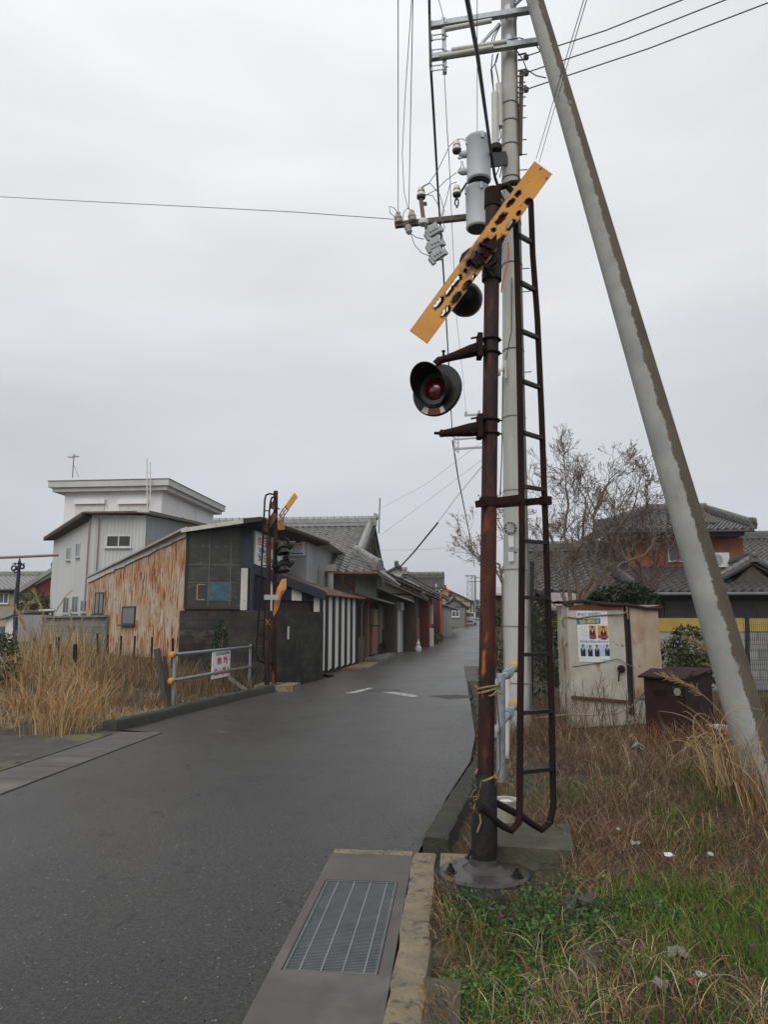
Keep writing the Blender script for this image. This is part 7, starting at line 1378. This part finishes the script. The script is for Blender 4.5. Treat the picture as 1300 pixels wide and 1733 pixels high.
shrub('shrub', 'round olive green shrub between the cabinet and the strut', [(P(1145, 1100, 12), (.32, .3, .36)), (P(1165, 1085, 12.2), (.3, .3, .3)), (P(1130, 1120, 12), (.28, .3, .3)), (P(1175, 1120, 12), (.26, .3, .36))], 2600, .035, OLV)
shrub('shrub', 'darker green shrub touching the left edge of the strut', [(P(1192, 1110, 12.6), (.3, .3, .35)), (P(1200, 1135, 12.4), (.26, .3, .3)), (P(1182, 1135, 12.4), (.24, .3, .3))], 1800, .035, [(.02, .05, .018), (.03, .065, .02)])
shrub('pine_shrub', 'dark pine bush rising behind the cabinet roof', [(P(1040, 1008, 16), (.45, .5, .28)), (P(1070, 1000, 16), (.35, .4, .25)), (P(1030, 1025, 16), (.6, .5, .35)), (P(1080, 1015, 16), (.5, .5, .3)), (P(1010, 1010, 16.3), (.35, .4, .25))], 4200, .05, DKG)
shrub('hedge', 'dark hedge tangled with dry creepers between the concrete pole and the cabinet', [(P(915, 1060, 13.6), (.45, .35, .5)), (P(945, 1060, 13.8), (.45, .35, .5)), (P(915, 1120, 13.6), (.45, .35, .45)), (P(945, 1125, 13.6), (.45, .35, .45)), (P(930, 1170, 13.4), (.5, .35, .4))], 4200, .04, DKG+[(.10, .075, .045), (.07, .05, .03)])
shrub('hedge', 'brownish hedge seen between the signal and the concrete pole', [(P(845, 1075, 22), (.5, .5, .9)), (P(840, 1110, 20), (.5, .5, .5)), (P(850, 1040, 22), (.4, .5, .4))], 2200, .05, [(.05, .055, .025), (.08, .07, .035)])
shrub('shrub', 'round olive bush in front of the far red walled house', [(P(58, 1022, 38), (.95, .8, .75)), (P(45, 1030, 38), (.6, .6, .6)), (P(74, 1028, 38), (.7, .6, .65)), (P(55, 1045, 38), (1.0, .7, .6))], 2600, .08, OLV)
shrub('shrub', 'dark evergreen bush cut by the left edge of the picture', [(P(-5, 1110, 14.5), (.45, .4, .45)), (P(8, 1130, 14.2), (.3, .4, .4)), (P(-10, 1150, 14.2), (.4, .4, .35)), (P(5, 1090, 14.6), (.28, .3, .25))], 2600, .035, DKG+[(.16, .15, .09)])
shrub('shrub', 'small dark green weed bush against the black block wall behind the notice', [(P(372, 1085, 16.7), (.22, .15, .4)), (P(365, 1120, 16.6), (.25, .15, .35)), (P(380, 1060, 16.8), (.15, .12, .25))], 1500, .028, [(.016, .03, .012), (.025, .045, .015)])
shrub('shrub', 'low green weeds at the foot of the white panel house', [(V((-1.25, 46.5, rise(46)+.3)), (.25, .9, .35)), (V((-1.0, 48.5, rise(48)+.3)), (.25, .9, .35))], 700, .07, [(.06, .09, .03), (.09, .11, .04)])
shrub('potted_plant', 'dark leafy plant by the pink cupboard on the step', [(V((-3.2, 31.9, .35)), (.2, .25, .3))], 260, .06, DKG)
g = thing('toy_figure', V((-1.9, 37.2, .0)), 'small pale rounded garden ornament at the edge of the street', 'ornament'); MB().lathe((-1.9, 37.2, .02), UP, [(0, .15), (.15, .18), (.28, .12), (.31, .08), (.38, .11), (.45, .09), (.5, .04), (.6, .03), (.62, 0)], 14).build('body', white_plate, g, True)
# bare branching trees
def tree(nm, lab, guides, depth, spread, leafn, leafpal, lsz, twig=.9, minr=.004, seed=3, mat=None, maxtw=4200, l0=.42):
    R_ = random.Random(seed); base_ = guides[0][0][0]; o = thing(nm, V((base_.x, base_.y, gz(base_.x, base_.y))), lab, 'tree'); tm, bm, tw = MB(), MB(), MB(); tips = []; cnt = [0]
    def grow(p, d, r, ln, k, bm, tw):
        if cnt[0] > maxtw: return
        cnt[0] += 1
        n = 3; pts = [p]; dd = V(d)
        for i in range(n):
            dd = (dd+V((R_.gauss(0, .16), R_.gauss(0, .16), R_.gauss(.03, .13)))).normalized(); pts.append(pts[-1]+dd*ln/n)
        r1 = max(minr, r*.66); rs = [r+(r1-r)*i/n for i in range(n+1)]
        (bm if r > .014 else tw).tube(pts, rs, 6 if r > .014 else 3, False)
        if k <= 0: tips.append(pts[-1]); tips.append(pts[-2]); return
        for j in range(R_.choice((2, 2, 3))):
            ax = V((R_.gauss(0, 1), R_.gauss(0, 1), R_.gauss(0, .6))); ax -= dd*ax.dot(dd); ax.normalize(); a = R_.uniform(.25, .85)*spread
            nd = (dd*math.cos(a)+ax*math.sin(a)); nd.z += .10; grow(pts[-1] if j < 2 else pts[-2], nd.normalized(), r1*R_.uniform(.75, 1.0), ln*R_.uniform(.66, .95), k-1, bm, tw)
    def limb(*a):
        bm, tw = MB(), MB(); grow(*a, bm, tw)
        for nm_, mb_ in (('branch', bm), ('twigs', tw)):
            if mb_.v: mb_.build(nm_, mat or bark, o, nm_ == 'branch')
    for pts, r0, r1, nb in guides:
        n = len(pts); fine_ = []
        for a, b in zip(pts, pts[1:]): fine_ += [lerp(a, b, i/4)+V((R_.gauss(0, .008), R_.gauss(0, .008), 0)) for i in range(4)]
        fine_.append(pts[-1]); tm.tube(fine_, [r0+(r1-r0)*i/(len(fine_)-1) for i in range(len(fine_))], 8)
        d = (pts[-1]-pts[-2]).normalized(); limb(pts[-1], d, r1, l0, depth)
        for j in range(nb+1):
            i = R_.randint(len(fine_)//3, len(fine_)-2); d = (fine_[i+1]-fine_[i]).normalized(); ax = V((R_.gauss(0, 1), R_.gauss(0, 1), R_.gauss(0, .5))); nd = (d+ax*.7*spread+UP*.15).normalized(); limb(fine_[i], nd, r1*.75, l0*R_.uniform(.8, 1.2), depth-1)
    tm.build('trunk', mat or bark, o, True)
    if leafn:
        T = np.array([tuple(p) for p in tips]); C = T[rng.integers(0, len(T), leafn)]+rng.normal(0, .035, (leafn, 3)); leaves('dry_leaves', C, lsz, leafpal, o)
    return o
DT = 14.0
def T_(x, y, d=0): return P(x, y, DT+d)
tb0 = T_(978, 1160); tb0.z = .1; pale_bark = M('pale twig bark', (.20, .155, .12), (.13, .10, .08), sc=9, rough=.9)
tree('bare_tree', 'bare many stemmed tree with pale twigs spreading above the cabinet', [
    ([tb0, T_(980, 1050), T_(986, 1015), T_(1015, 985), T_(1050, 955, .2), T_(1075, 945, .3)], .07, .022, 4), ([tb0, T_(978, 1050), T_(980, 1005), T_(972, 955), T_(985, 915), T_(990, 870, -.2)], .06, .022, 5), ([tb0, T_(972, 1050), T_(966, 1010), T_(955, 960), T_(940, 925, .2), T_(925, 890, .3)], .05, .02, 4),
    ([T_(986, 1015), T_(1005, 965), T_(1012, 920), T_(1005, 875), T_(1020, 835)], .045, .02, 5), ([T_(1000, 1000), T_(1030, 955), T_(1040, 900, -.3), T_(1070, 865, -.4)], .04, .018, 4), ([T_(972, 955), T_(955, 905), T_(962, 860), T_(958, 825)], .035, .016, 4), ([tb0, T_(962, 1050), T_(955, 1025), T_(955, 1000)], .045, .02, 2)], 6, .95, 800, [(.11, .055, .04), (.16, .08, .05)], .02, seed=5, mat=pale_bark, minr=.0042, l0=.31, maxtw=26000)
b = P(1100, 1150, 18); b.z = .1
tree('bare_tree', 'dense reddish brown twiggy tree in front of the orange boarded house', [([b, P(1095, 1010, 18), P(1085, 960, 18), P(1060, 915, 18)], .07, .03, 4), ([b, P(1100, 1010, 18), P(1110, 960, 18), P(1105, 905, 18)], .07, .03, 5), ([P(1100, 1010, 18), P(1080, 970, 18.3), P(1045, 945, 18.3)], .05, .022, 4), ([P(1100, 1000, 18), P(1125, 955, 18), P(1130, 910, 18)], .05, .022, 4)], 5, 1.0, 1500, [(.10, .05, .035), (.13, .07, .05), (.07, .04, .03)], .03, seed=11, mat=M('red brown twig', (.11, .075, .06), (.075, .052, .043), rough=.9), minr=.005, l0=.5)
b = P(852, 1100, 21); b.z = .1
tree('bare_tree', 'small bare tree with drooping reddish leaves showing left of the signal pole', [([b, P(852, 990, 21), P(845, 955, 21), P(822, 945, 21)], .06, .022, 4), ([P(852, 990, 21), P(838, 962, 21), P(806, 940, 20.8)], .035, .018, 4), ([P(850, 970, 21), P(862, 930, 21), P(856, 905, 21)], .04, .02, 4), ([P(852, 985, 21), P(872, 950, 21), P(880, 920, 21)], .04, .02, 3)], 4, .8, 700, [(.16, .09, .06), (.2, .12, .08)], .035, seed=8, mat=pale_bark, minr=.005, l0=.42)
# scraps, stones, flowers
def scrap(x, y, s, mat, lab, nm='litter', cat='litter', seed=0, zz=.05):
    p = G(x, y, .1); p.z = gz(p.x, p.y)+zz; R_ = random.Random(seed+x); m = MB(); n = 7
    m.v = [tuple(p+V((math.cos(k*6.283/n)*s*R_.uniform(.5, 1.1), math.sin(k*6.283/n)*s*R_.uniform(.4, .9), R_.uniform(-.3, .6)*s))) for k in range(n)]+[tuple(p+UP*s*.5), tuple(p-UP*s*.3)]
    for k in range(n): m.f += [(k, (k+1) % n, n), ((k+1) % n, k, n+1)]
    return tag(m.build(nm, mat), lab, cat)
scrap(1134, 1458, .04, MATS['white plastic'], 'crumpled bright white scrap in the dead weeds right of the signal base', seed=1); scrap(1077, 1434, .04, M('dull white scrap', (.42, .42, .40), rough=.6), 'dull white scrap up the bank left of the bright one', seed=2); scrap(1047, 1407, .035, plastic_white, 'tiny white scrap nearest the ladder foot', seed=3); scrap(1204, 1458, .03, MATS['dull white scrap'], 'tiny dull scrap farthest right in the dead weeds', seed=4)
scrap(1172, 1664, .035, plastic_red, 'pink red plastic scrap in the grass', seed=5, zz=.04); scrap(1148, 1612, .06, stone_m, 'pale broken stone above the pink scrap', 'stone', 'stone', 6); scrap(1118, 1664, .06, stone_m, 'flat pale stone left of the pink scrap', 'stone', 'stone', 7, .02); scrap(985, 1535, .14, M('dark stone', (.085, .075, .07), rough=.95, bump=.6), 'dark grey stone half buried among green weeds', 'stone', 'stone', 8, .04); scrap(1000, 1612, .12, MATS['dark stone'], 'dark stone lower down in front of the weeds', 'stone', 'stone', 9, .0); scrap(1085, 1290, .13, stone_m, 'pale rock lying in the dead weeds below the cabinet', 'stone', 'stone', 10, .1); scrap(1185, 1655, .03, plastic_white, 'small white scrap below the pink scrap', seed=12)
fm = []
for k, (x, y) in enumerate(((848, 1548), (1162, 1527), (1184, 1532), (1210, 1578), (1281, 1567), (1272, 1600), (1053, 1592), (990, 1672), (1080, 1683), (1083, 1600))):
    p = G(x, y, .14); m = MB(); m.lathe(p-UP*.02, UP, [(0, .003), (.008, .006), (.02, .005), (.026, .0)], 6); o = tag(m.build('flower', flower_m), 'tiny purple wild flower in the green weeds', 'flower', 'purple flowers')

for k, (px, D, w_, h_) in enumerate(((772, 150, 5, 4.2), (782, 165, 6, 5.0), (790, 180, 5, 4.0), (806, 170, 6, 4.6), (765, 140, 4, 3.4))):
    b = P(px, 1050, D); z = 2.0; shrub('tree', ('dark tree mass beyond the street end, left of the tower', 'tallest dark tree beyond the street end', 'dark tree at the foot of the lattice tower', 'dark tree right of the lattice tower', 'leftmost small dark tree beyond the garage')[k], [(V((b.x, b.y, z+h_*.55)), (w_*.5, 2, h_*.45)), (V((b.x+w_*.3, b.y, z+h_*.35)), (w_*.4, 2, h_*.35)), (V((b.x-w_*.35, b.y, z+h_*.4)), (w_*.4, 2, h_*.35))], 700, .45, DKG+OLV, 'tree', gs=.6)

# far things fade a little in the damp air: one closed box of even haze round the camera and everything built
hz = bpy.data.materials.new('damp air'); hz.use_nodes = True; nt = hz.node_tree; nt.nodes.remove(nt.nodes['Principled BSDF'])
pv = nt.nodes.new('ShaderNodeVolumePrincipled'); pv.inputs['Color'].default_value = (.86, .89, .94, 1); pv.inputs['Density'].default_value = .0005; nt.links.new(pv.outputs[0], nt.nodes['Material Output'].inputs['Volume'])
o = MB().box((-3100, -75, -7.5), (3100, 3300, 75)).build('haze', hz); o['kind'] = 'stuff'

# loose grit on the asphalt, thicker along the edges
def pebbles(n, keep, s0, s1, pal):
    x, y = region(n, -4.15, .3, 2.2, 13, keep); z = np.full(n, .004); q = rng.normal(size=(n, 4, 3)); q /= np.linalg.norm(q, axis=2)[:, :, None]; q *= (rng.uniform(s0, s1, n))[:, None, None]; q[:, :, 2] *= .7
    v = (np.stack([x, y, z], 1)[:, None, :]+q).reshape(-1, 3); b = np.arange(n)[:, None]*4; f = np.concatenate([b+np.array(t_) for t_ in ((0, 1, 2), (0, 2, 3), (0, 3, 1), (1, 3, 2))])
    col = np.array(pal)[rng.integers(0, len(pal), n)]*(1+rng.normal(0, .2, (n, 1))).clip(.5, 1.5)
    return stuff(npmesh('grit', v, f, M('grit stone', (1, 1, 1), rough=.9, attr=('tint', 'mul')), None, np.repeat(col, 4, 0).clip(.01, .7)))
GP = [(.03, .029, .027), (.06, .057, .05), (.12, .115, .10), (.30, .29, .26), (.02, .019, .017)]
pebbles(3200, lambda a, b: (np.where(b < 5.2, a < -.88, a < np.interp(b, [5.2, 6.8, 8.5, 13], [-.32, -.1, .12, .3]))), .002, .0055, GP)
pebbles(2600, lambda a, b: np.where(b < 5.2, (a < -.88) & (rng.uniform(0, 1, len(a)) < np.exp((a+.88)*5)), (a < np.interp(b, [5.2, 6.8, 8.5, 13], [-.32, -.1, .12, .3])) & (rng.uniform(0, 1, len(a)) < np.exp((a-np.interp(b, [5.2, 6.8, 8.5, 13], [-.32, -.1, .12, .3]))*4))), .0025, .008, GP+[(.10, .075, .045)])
